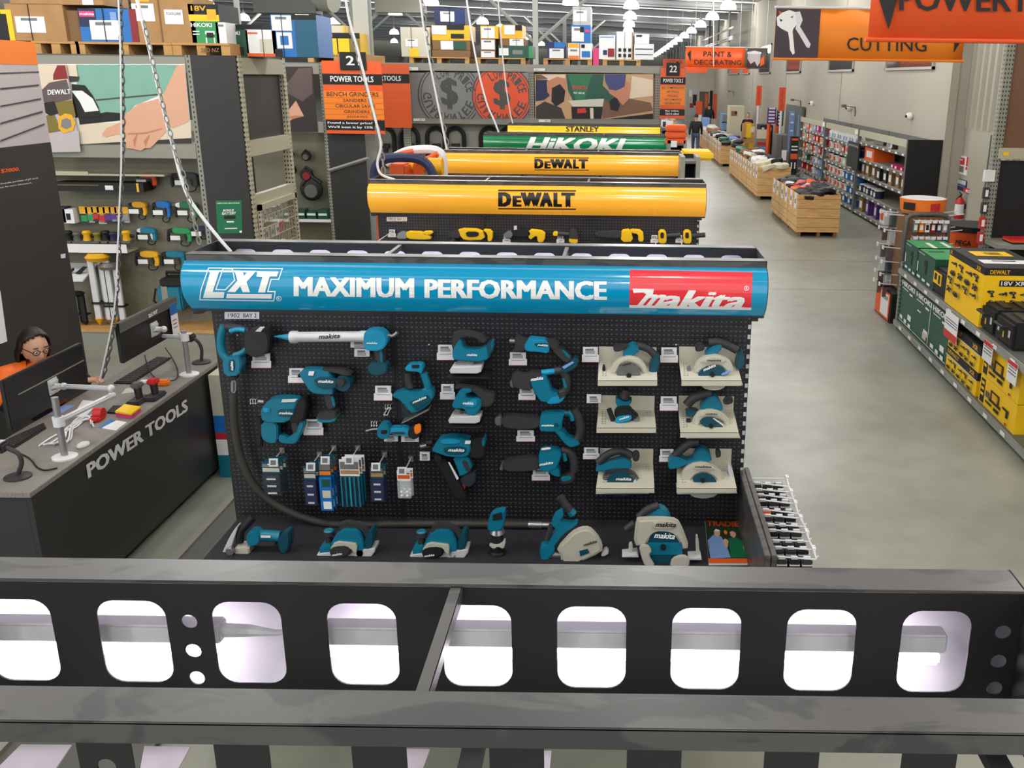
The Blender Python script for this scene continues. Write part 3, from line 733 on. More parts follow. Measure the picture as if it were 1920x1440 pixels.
def jigsaw(label, dx, dy, kind):
 f = (B[0] + dx, B[1] + dy, B[2])
 t = Tool('jigsaw', label, 'power tool', f, '1550,600', YP - .1)
 if kind == 0:
  t.p('handle', 'dark_grip', '1330,420 1340,290 1400,250 1560,255 1700,300 1760,370 1700,400 1620,330 1480,310 1440,340 1440,440 1350,480', .05)
  t.p('body', 'teal', '1345,470 1440,320 1480,450 1560,470 1700,460 1830,350 1835,450 1780,580 1660,610 1520,600 1400,590 1350,580', .075); t.p('rear_vent', 'teal_dark', '1740,400 1820,360 1820,500 1760,590', .08)
  t.txt('1505,558 1630,560 1505,530', dy=.042); t.p('blade_clamp', 'steel_grey', '1350,660 1430,590 1590,610 1590,650 1450,680', .04); by = 0
 else:
  t.p('handle', 'dark_grip', '1370,950 1380,880 1500,880 1640,900 1760,980 1850,990 1840,1100 1780,1160 1660,1150 1680,1060 1600,980 1440,930', .055)
  t.p('body', 'teal', '1345,1100 1440,930 1560,920 1580,970 1500,985 1520,1050 1680,1040 1700,1140 1620,1250 1530,1240 1480,1160 1400,1170 1345,1150', .08)
  t.p('side_cover', 'teal_light', '1440,1150 1620,1060 1640,1150 1560,1180', .012, dy=.042); t.txt('1455,1140 1585,1145 1455,1108', dy=.05); t.p('blade_clamp', 'steel_grey', '1340,1250 1370,1180 1440,1200 1420,1270', .04); by = 595
 y0 = 700 + by
 q = lambda s: ' '.join('%g,%g' % (float(a.split(',')[0]) + (-15 if kind else 0), float(a.split(',')[1]) + by) for a in s.split())
 t.p('foot_plate', 'silver_light', q('1315,705 1345,660 1700,650 1690,720 1640,740 1330,738'), .1, r=0, bev=.004)
 return t
jigsaw('teal jigsaw with grey grip, upper of the two on black brackets', 0, 0, 0); jigsaw('teal and black jigsaw, lower of the two on black brackets', 0, 0, 1)
for k, (q, lab) in enumerate((('1290,745 1790,740 1720,805 1250,795', 'upper'), ('1265,1335 1680,1330 1610,1390 1225,1385', 'lower'))):
 a = [at(x, y, Y=YP) for x, y in pts(q, B)[:2]]; b = [at(x, y, Y=YP - .16) for x, y in pts(q, B)[2:]]
 mb = MB(); z = a[0].z - .0; x0, x1 = at(*pts(q, B)[0], Y=YP - .1).x, at(*pts(q, B)[1], Y=YP - .1).x
 zz = at(*pts(q, B)[0], Y=YP - .1).z - .012
 mb.box((x0, YP - .17, zz - .004), (x1, YP, zz), 'black_plastic'); mb.box((x0, YP - .004, zz), (x1, YP, zz + .06), 'black_plastic')
 tag(mb.build('jigsaw_bracket', smooth=False), f'black shelf bracket under the {lab} jigsaw', 'bracket', 'black jigsaw brackets')
t = Tool('reciprocating_saw', 'slim teal saw with drooping grey grip, top of the saw column', 'power tool', C, '760,470')
t.p('nose', 'dark_grip', '420,340 440,300 520,340 600,360 600,470 470,490 390,500 430,420', .06); t.p('body', 'teal_light', '535,420 590,330 680,340 800,350 840,420 830,510 700,490 560,485', .075); t.p('badge', 'teal_dark', '640,410 800,400 830,440 690,450', .012, dy=.04); t.txt('690,440 815,445 690,412', dy=.048)
t.p('neck', 'dark_grip', '790,350 880,360 945,390 950,440 900,480 840,440', .065); t.p('handle', 'dark_grip', '860,470 950,420 1100,560 1110,600 1030,630 960,570', .06); t.p('handle_stripe', 'teal', '980,490 1000,480 1090,570 1060,590', .01, dy=.032)
t.p('battery_foot', 'teal_dark', '975,700 1100,600 1130,560 1190,600 1160,680 1030,745 985,720', .085); t.p('foot_face', 'light_blue', '985,690 1110,625 1130,640 1010,715', .01, dy=.044, r=0, bev=.001); t.bar('shoe', 'steel_grey', '355,380 440,385', .012)
t = Tool('reciprocating_saw', 'teal saw with short snout and closed loop grip, second in the saw column', 'power tool', C, '800,900')
t.p('snout', 'dark_grip', '380,780 430,740 540,770 620,740 740,735 740,790 610,830 640,960 450,930 400,900', .07); t.p('body', 'teal', '605,830 790,760 830,850 870,970 950,990 880,1100 790,1090 720,1070 650,950', .08)
t.bar('top_bar', 'teal_light', '740,760 830,750 920,740', .017); t.bar('grip', 'dark_grip', '900,740 980,730 1030,800 1045,900 1030,980 960,1010', .024); t.bar('grip_stripe', 'teal', '1000,830 1030,940', .008, dy=.022)
t.p('battery_foot', 'teal_light', '800,1080 860,1010 1000,1000 1040,1000 980,1100 830,1115', .085); t.p('foot_grip', 'dark_grip', '930,1000 1040,960 1030,1020 950,1070', .088); t.txt('607,862 760,842 607,822', dy=.044, bold=.07)
t.p('shoe', 'steel_grey', '360,850 410,830 410,930 370,920', .05)
t = Tool('reciprocating_saw', 'large teal saw with long black snout, third in the saw column', 'power tool', C, '900,1320')
t.p('snout', 'dark_grip', '265,1260 480,1265 700,1290 740,1300 720,1400 540,1420 280,1400', .075); t.p('body', 'teal', '725,1290 740,1240 1020,1215 1000,1290 980,1440 740,1440 720,1400', .085); t.txt('735,1405 885,1405 735,1380', dy=.046)
t.disc('lock_knob', 'teal_dark', '915,1388', .011, .02, dy=.046); t.bar('top_bar', 'teal_dark', '1010,1250 1110,1260', .02); t.bar('grip', 'dark_grip', '1110,1250 1180,1310 1480,150', .025) if False else t.bar('grip', 'dark_grip', '1420,-60 1465,20 1485,110 1470,190 1440,215', .026, fr=Fq)
t.bar('grip_inset', 'teal', '1370,-40 1400,-10 1410,40', .014, fr=Fq, dy=.01); t.p('rear_strut', 'teal', '1200,60 1330,120 1370,180 1460,200 1480,240 1390,265 1340,225 1280,150', .08, fr=Fq); t.p('shoe', 'steel_grey', '180,1290 260,1260 270,1380 190,1380', .05)
t = Tool('reciprocating_saw', 'teal saw with ribbed black snout, bottom of the saw column', 'power tool', Fq, '1200,420')
t.p('snout', 'dark_grip', '780,395 960,365 1110,360 1120,460 1000,480 800,480', .075); t.p('body', 'teal', '1105,350 1120,290 1260,285 1320,310 1290,400 1260,460 1200,480 1120,470', .085); t.txt('1110,450 1235,430 1107,425', dy=.046); t.p('mark', 'white_plastic', '1125,290 1210,280 1215,300 1130,310', .01, dy=.045)
t.bar('grip', 'dark_grip', '1310,300 1390,320 1425,420 1420,500', .024); t.bar('grip_inset', 'teal', '1330,330 1345,400', .013, dy=.012); t.p('rear_strut', 'teal', '1180,470 1280,440 1300,500 1300,530 1240,520', .075); t.p('battery_foot', 'dark_grip', '1290,540 1420,490 1440,540 1400,585 1310,590', .08); t.p('foot_face', 'teal', '1300,545 1400,540 1400,575 1315,595', .01, dy=.042); t.p('shoe', 'steel_grey', '750,470 785,395 790,480', .05)
t = Tool('drywall_cutter', 'small teal cut-out tool with orange battery cover, lying level in the middle', 'power tool', E, '1540,220')
t.p('nose', 'teal', '1340,200 1370,150 1430,150 1465,210 1450,270 1400,290 1345,270', .075); t.p('body', 'teal_light', '1430,190 1620,185 1640,260 1460,260', .06); t.p('grip', 'dark_grip', '1450,215 1600,210 1610,250 1460,252', .066); t.p('battery_end', 'soft_black', '1620,200 1690,150 1735,160 1735,250 1680,290 1620,265', .08); t.p('battery_cover', 'bright_orange', '1660,180 1725,160 1728,240 1672,262', .012, dy=.042, bev=.002)
t.bar('bit', 'steel_grey', '1230,232 1290,215 1340,215', .007); t.p('mouth', 'soft_black', '1360,225 1420,220 1420,255 1368,262', .01, dy=.04)
t = Tool('finishing_nailer', 'teal angled nailer with long black magazine, under the lower jigsaw', 'power tool', Fq, '400,350')
t.p('body', 'teal', '150,290 190,220 240,175 480,180 510,270 470,350 300,345 200,310', .085); t.p('top_light', 'teal_light', '220,215 300,200 410,215 390,250 230,255', .012, dy=.044); t.p('badge', 'teal_dark', '245,275 460,275 440,345 260,345', .012, dy=.044); t.txt('288,320 435,322 288,292', dy=.053)
t.p('rear_cap', 'black_plastic', '500,190 580,175 620,170 635,310 590,360 480,350 510,270', .085); t.p('rear_fin', 'teal', '590,190 625,170 630,250 600,260', .09); t.p('label', 'white_plastic', '445,222 495,222 490,250 440,250', .01, dy=.044, r=0, bev=.001)
t.p('magazine', 'soft_black', '150,330 240,330 420,600 480,740 350,740 280,580', .045); t.p('window_strip', 'white_plastic', '290,415 305,420 385,560 370,575', .01, dy=.025, r=0, bev=.001); t.disc('depth_knob', 'soft_black', '205,375', .022, .05, dy=.02)
t.p('handle', 'teal', '330,350 480,345 520,470 400,540 380,470', .05); t.p('grip', 'dark_grip', '400,380 470,370 510,480 460,500', .055); t.p('battery_foot', 'smoky_plastic', '400,540 540,480 550,560 500,620 430,600', .08); t.p('latch', 'red', '400,630 430,600 450,640 425,670', .03, bev=.002)
t.bar('nose_tip', 'steel_grey', '40,275 110,260 150,250', .012); t.bar('nose_body', 'soft_black', '95,240 150,240', .02)
def tray(q, label):
 (bx0, by0), (bx1, by1), (fx1, fy1), (fx0, fy0), (lx, ly) = q
 a, b = at(bx0, by0, Y=YP), at(bx1, by1, Y=YP)
 yf = YP - .2; c, d = at(fx0, fy0, Y=yf), at(fx1, fy1, Y=yf); zb = at(bx0, ly, Y=YP).z
 r = thing('saw_tray', label, 'tray', ((a.x + b.x) / 2, YP - .1, c.z), group='cream metal saw trays')
 mb = MB(); mb.flat([(a.x, YP - .002, zb), (b.x, YP - .002, zb), (b.x, YP - .002, a.z), (a.x, YP - .002, a.z)], 'cream_metal'); mb.box((a.x, YP - .003, zb), (b.x, YP, a.z), 'cream_metal'); mb.build('back_plate', r, smooth=False)
 mb = MB(); mb.ext([(a.x, YP - .002, zb), (b.x, YP - .002, zb), (d.x, yf, d.z), (c.x, yf, c.z)], (0, 0, -.003), 'cream_metal')
 for k in range(8):
  for s in (0.08, .13, .87, .92):
   f = .15 + .09 * k; x = a.x + (b.x - a.x) * s; p = Vector((x, YP - .2 * f, zb + (c.z - zb) * f + .0012)); mb.flat([p + Vector((-.004, -.004, 0)), p + Vector((.004, -.004, 0)), p + Vector((.004, .004, 0)), p + Vector((-.004, .004, 0))], 'soft_black')
 mb.build('shelf_plate', r, smooth=False)
 mb = MB(); mb.ext([(c.x, yf, c.z), (d.x, yf, d.z), (d.x, yf, d.z - .03), (c.x, yf, c.z - .03)], (0, .002, 0), 'cream_metal'); mb.build('front_lip', r, smooth=False)
 return zb, c.z
def PX(s, f): return pts(s, f)
TR = [('130,280 740,280 748,640 118,640 0,420', D, 'upper left of the six'), ('980,280 1590,280 1640,640 1005,640 0,420', D, 'upper right of the six, nearest the post'), ('125,795 720,795 735,1140 105,1140 0,945', D, 'middle left of the six, holding the smallest saw'),
      ('975,800 1560,800 1610,1190 992,1190 0,940', D, 'middle right of the six'), ('180,160 580,160 588,460 150,460 0,265', G, 'lower left of the six'), ('760,160 1168,160 1205,460 755,460 0,265', G, 'lower right of the six')]
for q, f, w in TR: tray(PX(q, f), f'cream metal tray on the pegboard, {w}')
def circ(label, fr, ctr, guard, rim, cover, cov_m, base, knob, body, grip, batt, txt=None, txt2=None, lower=None, gm='magnesium', extra=None, Y=YP - .1, name='circular_saw', group=TG):
 t = Tool(name, label, 'circular saw', fr, ctr, Y, group)
 t.p('blade_guard', gm, guard, .045, dy=.02, bev=.01)
 if rim: t.p('guard_rim', gm, rim, .02, dy=.045, bev=.005)
 if cover: t.p('blade', cov_m, cover, .012, dy=.052, bev=.002)
 if base: t.p('base_plate', 'silver_light', base, .12, dy=.0, r=0, bev=.003)
 if knob: t.p('front_knob', 'dark_grip', knob, .045, bev=.015)
 t.p('motor_housing', 'teal', body, .08, dy=-.02)
 if grip: t.bar('handle', 'dark_grip', grip[0], grip[1], dy=-.01)
 if batt: t.p('battery_mount', 'teal_dark', batt, .08, dy=-.02)
 if txt: t.txt(txt, 'ink', dy=.06)
 if txt2: t.txt(txt2, 'print_white', dy=.064)
 if lower: t.p('lower_guard', gm, lower, .02, dy=.01)
 return t
t = circ('teal circular saw with an open silver blade, on the upper left tray', D, '450,450', '240,560 270,470 340,400 450,368 560,400 630,480 650,560 600,560 560,480 450,430 360,460 320,560', None, '310,600 340,500 440,450 540,500 580,600', 'steel_grey', '150,630 680,628 690,655 150,655', '280,300 290,260 350,250 430,255 440,290 340,330 300,330',
 '380,380 390,310 470,240 540,250 560,310 500,350 480,380', ('530,270 600,285 660,310 710,360 730,390', .02), '660,470 700,390 750,330 775,400 760,520 680,580 660,530', '345,492 470,470 345,462', None, None)
t.disc('arbor', 'soft_black', '447,585', .013, .03, dy=.06); t.p('depth_lever', 'soft_black', '165,480 195,470 205,590 170,600', .03)
t = circ('teal circular saw showing a teal blade, on the upper right tray', D, '1350,500', '1130,520 1160,440 1250,370 1380,355 1500,400 1550,480 1550,600 1480,600 1470,530 1400,470 1300,480 1220,520 1160,580', '1190,440 1240,400 1380,370 1480,410 1450,450 1250,450', '1165,590 1240,500 1340,470 1440,490 1480,560 1430,620 1240,625', 'teal_dark',
 '1030,640 1635,632 1640,655 1035,660', '1145,300 1150,250 1200,230 1250,260 1250,310 1190,330 1155,325', '1240,370 1290,280 1400,235 1430,260 1410,310 1340,360', ('1290,240 1400,230 1500,270 1590,320', .022), '1570,460 1600,340 1640,290 1670,400 1640,500 1590,500', '1270,440 1425,440 1270,415', '1240,545 1370,490 1225,515', '1195,670 1490,668 1440,730 1340,745 1240,725')
t.disc('arbor', 'soft_black', '1330,575', .012, .03, dy=.06); t.p('lever', 'light_blue', '1420,570 1500,535 1540,540 1440,590', .02, dy=.06); t.p('depth_lever', 'steel_grey', '1060,500 1100,470 1110,600 1070,620', .03)
t = circ('small teal saw with black guard standing on the middle left tray', D, '430,930', '290,990 300,940 360,905 450,905 500,960 550,1000 540,1050 320,1060', None, '300,1050 330,1020 470,1000 480,1050 400,1080 310,1090', 'teal_light', '270,1095 560,1090 570,1105 270,1108', None, '300,830 330,810 400,850 480,830 470,860 410,915 330,910', ('430,740 415,790 400,830', .026), None, gm='soft_black')
t.bar('side_handle', 'soft_black', '235,940 280,1060', .014, dy=.03); t.p('fence', 'steel_grey', '500,1040 560,1010 565,1090 490,1090', .02, dy=.03); t.txt('345,1062 450,1030 343,1040', dy=.062)
t = circ('teal circular saw facing left with knob at right, on the middle right tray', D, '1330,1050', '1115,1120 1120,1040 1180,960 1300,930 1420,960 1500,1030 1530,1120 1470,1130 1440,1050 1320,1010 1220,1050 1180,1130', '1190,1020 1220,985 1320,960 1420,990 1420,1020 1320,1010', '1185,1080 1240,1030 1320,1030 1440,1110 1450,1190 1340,1190', 'teal_dark',
 '1040,1195 1600,1190 1615,1212 1045,1215', '1440,850 1480,800 1540,805 1555,870 1490,895 1450,885', '1200,900 1270,800 1360,780 1430,880 1440,940 1320,930 1210,950', ('1060,900 1120,830 1220,790 1320,775', .026), '1045,950 1150,940 1200,980 1150,1005 1050,1000', '1255,1005 1385,1005 1255,985', '1335,1045 1440,1120 1345,1025')
t.disc('arbor', 'soft_black', '1315,1120', .011, .03, dy=.06); t.p('rip_guide', 'silver_light', '1540,1100 1560,1060 1600,1180 1580,1190', .03); t.p('dust_port', 'dark_grip', '1045,1050 1110,1050 1110,1170 1045,1160', .04)
t = circ('teal saw with clear plastic blade cover, on the lower left tray', G, '330,360', '200,440 195,380 230,320 330,305 430,330 480,390 510,440 500,465 210,465', None, '230,440 240,370 330,330 420,370 440,450', 'teal_dark', '150,468 540,462 545,472 150,475', '420,230 425,190 455,175 480,200 470,250 440,260', '150,300 160,280 300,240 380,220 430,290 350,300 250,310 150,320', ('165,270 230,210 310,180 370,190 420,220', .022), None, None, None, '260,475 440,475 420,510 340,525 280,510', gm='smoky_plastic')
t.txt('298,402 415,404 298,380', 'print_white', dy=.066); t.p('cover_label', 'white_plastic', '430,410 450,390 445,420', .004, dy=.05, r=0, bev=0)
t = circ('teal circular saw with pale round guard, on the lower right tray', G, '950,370', '780,400 800,320 860,270 950,255 1040,285 1100,340 1115,430 1060,430 1040,370 960,330 880,360 850,430 800,440', '880,320 900,290 1010,280 1060,320 1000,320', '870,400 900,360 960,340 1030,370 1060,420 1000,440 910,440', 'teal_dark', '752,452 1195,445 1200,470 755,476', '1045,200 1050,165 1085,175 1085,220 1050,228',
 '690,240 740,200 860,250 920,140 1000,170 1020,250 850,260 740,300 690,300', ('740,220 800,160 860,120 920,115', .024), None, '890,308 1015,310 890,292', None, '830,470 1080,470 1050,520 960,540 870,525')
t.disc('arbor', 'soft_black', '950,400', .012, .03, dy=.06); t.p('depth_scale', 'silver_light', '1130,270 1170,300 1200,440 1160,440', .04)
DZ = .812; DG = 'teal tools standing on the deck'
def on_deck(t):
 return t
YD = 4.62
t = Tool('biscuit_joiner', 'teal biscuit joiner with silver fence and black loop grip, left end of deck', 'power tool', E, '150,1250', YD, DG)
t.bar('body', 'teal', '190,1175 330,1170 460,1180', [.034, .03, .028, .028, .03, .03][:4] if False else .031); t.p('motor_housing', 'teal', '165,1160 200,1110 260,1110 300,1150 290,1230 190,1250', .07); t.p('grip', 'dark_grip', '230,1200 430,1205 430,1250 250,1245', .065); t.p('badge', 'white_plastic', '285,1172 370,1174 370,1192 285,1190', .004, dy=.036, r=0, bev=0)
t.p('battery_mount', 'teal_dark', '450,1170 540,1105 565,1130 560,1250 520,1310 470,1290', .08); t.bar('loop_handle', 'soft_black', '95,1230 100,1130 180,1050 220,1000', .021); t.p('fence', 'silver_light', '-60,1330 20,1160 80,1070 95,1075 30,1260 10,1330', .05); t.p('base', 'magnesium', '60,1250 200,1240 205,1320 180,1340 70,1335', .08); t.disc('depth_knob', 'steel_grey', '10,1310', .022, .03, dy=.05)
def planer(label, fr, dark):
 t = Tool('power_planer', label, 'power tool', fr, '1070,1250', YD, DG)
 t.p('sole', 'silver_light', '810,1310 860,1290 1330,1250 1330,1280 1280,1345 1150,1345 1140,1320 820,1335', .1, r=0, bev=.004); t.p('front_shoe', 'teal', '830,1240 940,1220 940,1300 835,1310', .09); t.p('body', 'teal', '930,1220 980,1130 1060,1070 1180,1080 1230,1180 1240,1330 1160,1335 1150,1230 960,1215', .1)
 t.p('handle', 'dark_grip', '990,1120 1000,1060 1060,1035 1160,1060 1240,1110 1280,1150 1230,1180 1200,1110 1100,1080 1060,1100 1030,1150', .05, dy=.01); t.p('battery_mount', 'teal_dark', '1230,1160 1300,1080 1320,1130 1310,1240 1240,1300', .09); t.p('belt_cover', 'soft_black' if dark else 'dark_grip', '900,1310 940,1270 1070,1260 1110,1290 1090,1340 1000,1375 930,1370', .03, dy=.06, bev=.01)
 t.p('cover_arm', 'magnesium', '905,1290 960,1215 1100,1230 1155,1240 1150,1330 1110,1300 1060,1255 960,1260', .03, dy=.05); t.txt('925,1358 1015,1345 922,1338', dy=.078)
 p = t.P('905,1230', 0)[0]; mb = MB(); mb.lathe(p, p + Vector((0, 0, .075)), [(0, .022), (.4, .014), (.55, .028), (.9, .028), (1, .02)], ['soft_black', 'soft_black', 'dark_grip', 'teal']); mb.build('depth_knob', t.root)
 return t
planer('teal power planer, left of the two on the deck', E, False); planer('teal power planer with black belt cover, right of the two on the deck', (E[0] + 173, E[1] + 2, E[2]), True)
t = Tool('trim_router', 'small teal trimmer standing upright on the deck, chrome ring at its waist', 'power tool', Fq, '735,1000', YD, DG)
p0, p1 = t.P('735,1210')[0], t.P('735,930')[0]; mb = MB(); p0.z = DZ
mb.lathe(p0, p0 + Vector((0, 0, .02)), [(0, .045), (.6, .045), (1, .04)], 'soft_black'); mb.build('base', t.root); zt = t.P('730,1050')[0].z
mb = MB(); mb.lathe((p0.x, p0.y, DZ + .02), (p0.x, p0.y, zt), [(0, .03), (1, .03)], 'soft_black'); mb.build('depth_sleeve', t.root); mb = MB(); mb.lathe((p0.x, p0.y, zt - .005), (p0.x, p0.y, zt + .025), [(0, .036), (.2, .04), (1, .034)], 'silver'); mb.build('lock_ring', t.root)
t.p('body', 'teal', '650,1000 655,920 690,860 800,830 810,880 790,1000 700,1020', .075); t.p('battery_socket', 'soft_black', '690,890 770,868 778,930 690,940', .006, dy=.04, r=0, bev=.001); t.p('foot', 'magnesium', '655,1150 700,1190 740,1165 790,1190 810,1130 800,1100 770,1150 690,1155', .03, dy=.03)
t = Tool('plunge_saw', 'teal plunge saw with pale curved guard, on the deck right of the trimmer', 'circular saw', Fq, '1400,1180', YD - .02, DG)
t.p('blade_guard', 'magnesium', '1265,1185 1400,1040 1480,1000 1560,995 1630,1060 1680,1150 1675,1215 1400,1340 1310,1335 1300,1230', .05, dy=.03, bev=.014); t.txt('1510,1175 1630,1140 1505,1148', 'ink', dy=.06); t.p('label', 'teal_dark', '1470,1215 1545,1195 1560,1230 1480,1262', .004, dy=.058, r=0, bev=0)
t.p('handle_loop', 'teal', '1215,960 1250,880 1320,840 1335,880 1290,930 1400,960 1460,940 1440,970 1330,1040 1250,1150 1200,1200 1190,1110 1270,1000', .06, dy=-.02); t.p('battery_mount', 'teal', '1115,1160 1180,1140 1270,1180 1180,1280 1130,1285', .08); t.bar('rear_grip', 'dark_grip', '1220,980 1200,1050 1180,1110', .016); t.bar('front_handle', 'dark_grip', '1295,725 1340,790 1390,860', .022, dy=-.03); t.bar('handle_cap', 'teal', '1385,850 1415,885', .024, dy=-.03)
t.bar('dust_port', 'steel_grey', '1180,1250 1300,1250', .02, dy=.01); t.p('base_clip', 'silver_light', '1660,1240 1710,1180 1740,1220 1690,1250', .05, dy=0)
t = Tool('circular_saw', 'big teal circular saw with pale guard and open lower half, on the deck', 'circular saw', G, '650,870', YD - .05, DG)
t.p('blade_guard', 'magnesium', '430,880 450,690 480,680 650,675 760,690 800,760 850,900 790,910 760,830 700,790 600,785 550,830 520,890', .05, dy=.02, bev=.014); t.p('name_plate', 'magnesium', '590,705 760,705 750,765 560,765', .01, dy=.05); t.txt('595,752 748,755 600,715', 'ink', dy=.058)
t.p('blade', 'teal_dark', '530,880 560,800 640,770 730,790 790,880 800,960 760,1000 700,1050 590,1055 550,960', .006, dy=.03); t.p('blade_band', 'teal', '530,870 790,870 800,960 545,960', .004, dy=.0355, r=0, bev=0); t.txt('585,835 740,845 588,792', dy=.042)
t.p('lower_guard', 'magnesium', '470,890 540,880 570,930 545,960 600,1050 520,1050 490,980', .02, dy=.05); t.p('lower_guard_foot', 'magnesium', '700,1055 720,980 800,955 855,980 845,1055', .02, dy=.05); t.disc('arbor', 'soft_black', '655,905', .014, .03, dy=.05)
t.p('base_plate', 'silver_light', '345,945 460,930 470,955 345,955', .08, r=0, bev=.003); t.p('base_plate_rear', 'silver_light', '840,960 935,955 940,975 840,975', .08, r=0, bev=.003); t.p('depth_bracket', 'magnesium', '395,870 425,865 425,945 395,945', .03); t.p('rip_fence', 'magnesium', '895,815 915,810 930,970 900,970', .03)
t.p('motor_housing', 'teal', '560,650 620,590 680,620 715,680 480,690', .08, dy=-.04); t.bar('handle', 'dark_grip', '470,680 540,615 620,590', .02, dy=-.03); t.bar('front_knob', 'dark_grip', '375,770 440,720', .02)
mb = MB(); q = [at(x, y, Z=DZ + .012) for x, y in ((1322, 975), (1385, 977), (1407, 1056), (1329, 1056))]
r = thing('trade_magazine', 'trade magazine with two men on the cover, on the deck at the right', 'magazine', ((q[0] + q[2]) / 2)[:2] + (DZ,))
mb.ext(q, (0, 0, -.012), 'white', 0, 'paper'); mb.build('pages', r, smooth=False)
mat('hedge_print', (36, 52, 34), .5, noise=.6, nscale=60)
mb = MB()
def mg(u, v, h=.0006): a = q[0] + (q[1] - q[0]) * u; b = q[3] + (q[2] - q[3]) * u; return a + (b - a) * v + Vector((0, 0, h))
def mgp(s, m, h): mb.flat([mg(*[float(c) for c in w.split(',')], h) for w in reversed(s.split())], m)
mgp('0,0 1,0 1,1 0,1', 'hedge_print', .0006); mgp('0,.9 1,.9 1,1 0,1', 'orange', .0009)
mgp('.02,.5 .2,.36 .4,.4 .5,.6 .55,.88 .05,.9', 'light_blue', .0011); mgp('.6,.45 .75,.4 .95,.5 1,.88 .55,.88', 'green', .0012); mgp('.22,.36 .22,.27 .3,.24 .38,.28 .38,.36 .3,.42', 'skin', .0014); mgp('.66,.38 .66,.29 .74,.26 .82,.3 .81,.38 .74,.43', 'skin', .0014); mgp('.22,.28 .28,.22 .37,.24 .4,.28', 'white', .0016); mgp('.5,.26 .56,.24 .6,.3 .55,.36 .5,.32', 'bright_orange', .0015); mgp('.42,.5 .5,.45 .58,.5 .52,.66 .45,.62', 'skin', .0016); mgp('.92,.62 .97,.62 1,.9 .95,.9', 'skin', .0016)
text3(mb, 'TRADIE', 'orange', mg(.04, .15, .0018), mg(.96, .15, .0018) - mg(.04, .15, .0018), mg(.04, .03, .0018) - mg(.04, .15, .0018), bold=.06)
text3(mb, 'TRADIE', 'white', mg(.62, .8, .0018), mg(.9, .8, .0018) - mg(.62, .8, .0018), mg(.62, .76, .0018) - mg(.62, .8, .0018), bold=.02) if False else None
mb.build('cover', r, smooth=False)
def price_tag(x0, y0, x1, y1, label, two=True, Y=YP - .035):
 ym = y0 + (y1 - y0) * (.5 if two else 1)
 c = at((x0 + x1) / 2, y1, Y=Y); r = thing('price_tag', label, 'price tag', c, group='price tags on the tool board')
 mb = MB(); mb.ext(quad_px(x0 + (2 if two else 0), y0, x1 - (2 if two else 0), ym, Y=Y), (0, .012, 0), 'white_plastic', .002); mb.build('shelf_label', r, smooth=False)
 mb = MB(); h = ym - y0
 for k, (a, b) in enumerate(((.2, .45), (.5, .58), (.64, .7), (.76, .84))): mb.ext(quad_px(x0 + (x1 - x0) * .2, y0 + h * a, x1 - (x1 - x0) * (.22 if k else .3), y0 + h * b, Y=Y - .001), (0, .001, 0), 'ink_grey')
 mb.build('printing', r, smooth=False)
 mb = MB(); mb.tube([at((x0 + x1) / 2, (y0 + ym) / 2, Y=Y + .008), at((x0 + x1) / 2, (y0 + ym) / 2, Y=Y + .008) + Vector((0, YP - .0005 - Y - .008, 0))], .004, 'white_plastic', n=6); mb.build('peg', r)
 if two:
  mb = MB(); mb.ext(quad_px(x0, ym, x1, y1 - 1.2, Y=Y - .004), (0, .006, 0), 'paper'); cd = mb.build('card', r, smooth=False)
  mb = MB(); mb.ext(quad_px(x0, y1 - 1.2, x1, y1, Y=Y - .004), (0, .004, 0), 'dark_red'); mb.ext(quad_px(x0 + 5, ym + 2, x1 - 4, ym + 3, Y=Y - .0045), (0, .0005, 0), 'ink_grey'); mb.build('red_strip', cd, smooth=False)
for a in ((471, 663, 508, 691, 'white price tag under the black battery at top left'), (657, 639, 690, 652, 'short price card half behind the caulking gun tube', False), (664, 654, 693, 669, 'white price tag under the caulking gun', False), (540, 691, 572, 719, 'white price tag left of the tying tool'), (569, 787, 606, 817, 'white price tag right of the pin nailer'),
 (701, 724, 735, 752, 'white price tag left of the tilted cutter'), (819, 647, 851, 676, 'white price tag left of the upper jigsaw'), (825, 721, 853, 750, 'white price tag left of the lower jigsaw'), (954, 661, 988, 686, 'white price tag under the slim top saw'), (972, 727, 1004, 751, 'white price tag under the snout of the second saw'),
 (968, 807, 1003, 829, 'white price tag under the third saw'), (997, 879, 1031, 902, 'white price tag under the bottom saw'), (1091, 651, 1123, 680, 'white price tag left of the upper left tray'), (1238, 652, 1271, 681, 'white price tag left of the upper right tray'), (1100, 740, 1127, 756, 'white price tag left of the middle left tray', False),
 (1237, 744, 1271, 771, 'white price tag left of the middle right tray'), (1093, 840, 1124, 862, 'white price tag left of the lower left tray'), (1236, 843, 1265, 867, 'white price tag left of the lower right tray'), (720, 816, 746, 828, 'white price tag under the cut-out tool, left one', False), (752, 816, 785, 829, 'white price tag under the orange battery cover', False), (787, 848, 806, 864, 'white price tag left of the finishing nailer', False)):
 price_tag(*a)
def hook(root, x, y0, yb):
 mb = MB(); a = at(x, y0, Y=YP); zz = a.z
 mb.tube([(a.x, YP - .0005, zz), (a.x, YP - .2, zz - .01), (a.x, YP - .235, zz + .004)], .0035, 'silver_light', n=6)
 mb.box((a.x - .014, YP - .012, zz - .02), (a.x + .014, YP, zz + .012), 'steel_grey')
 return mb.build('peg_hook', root)
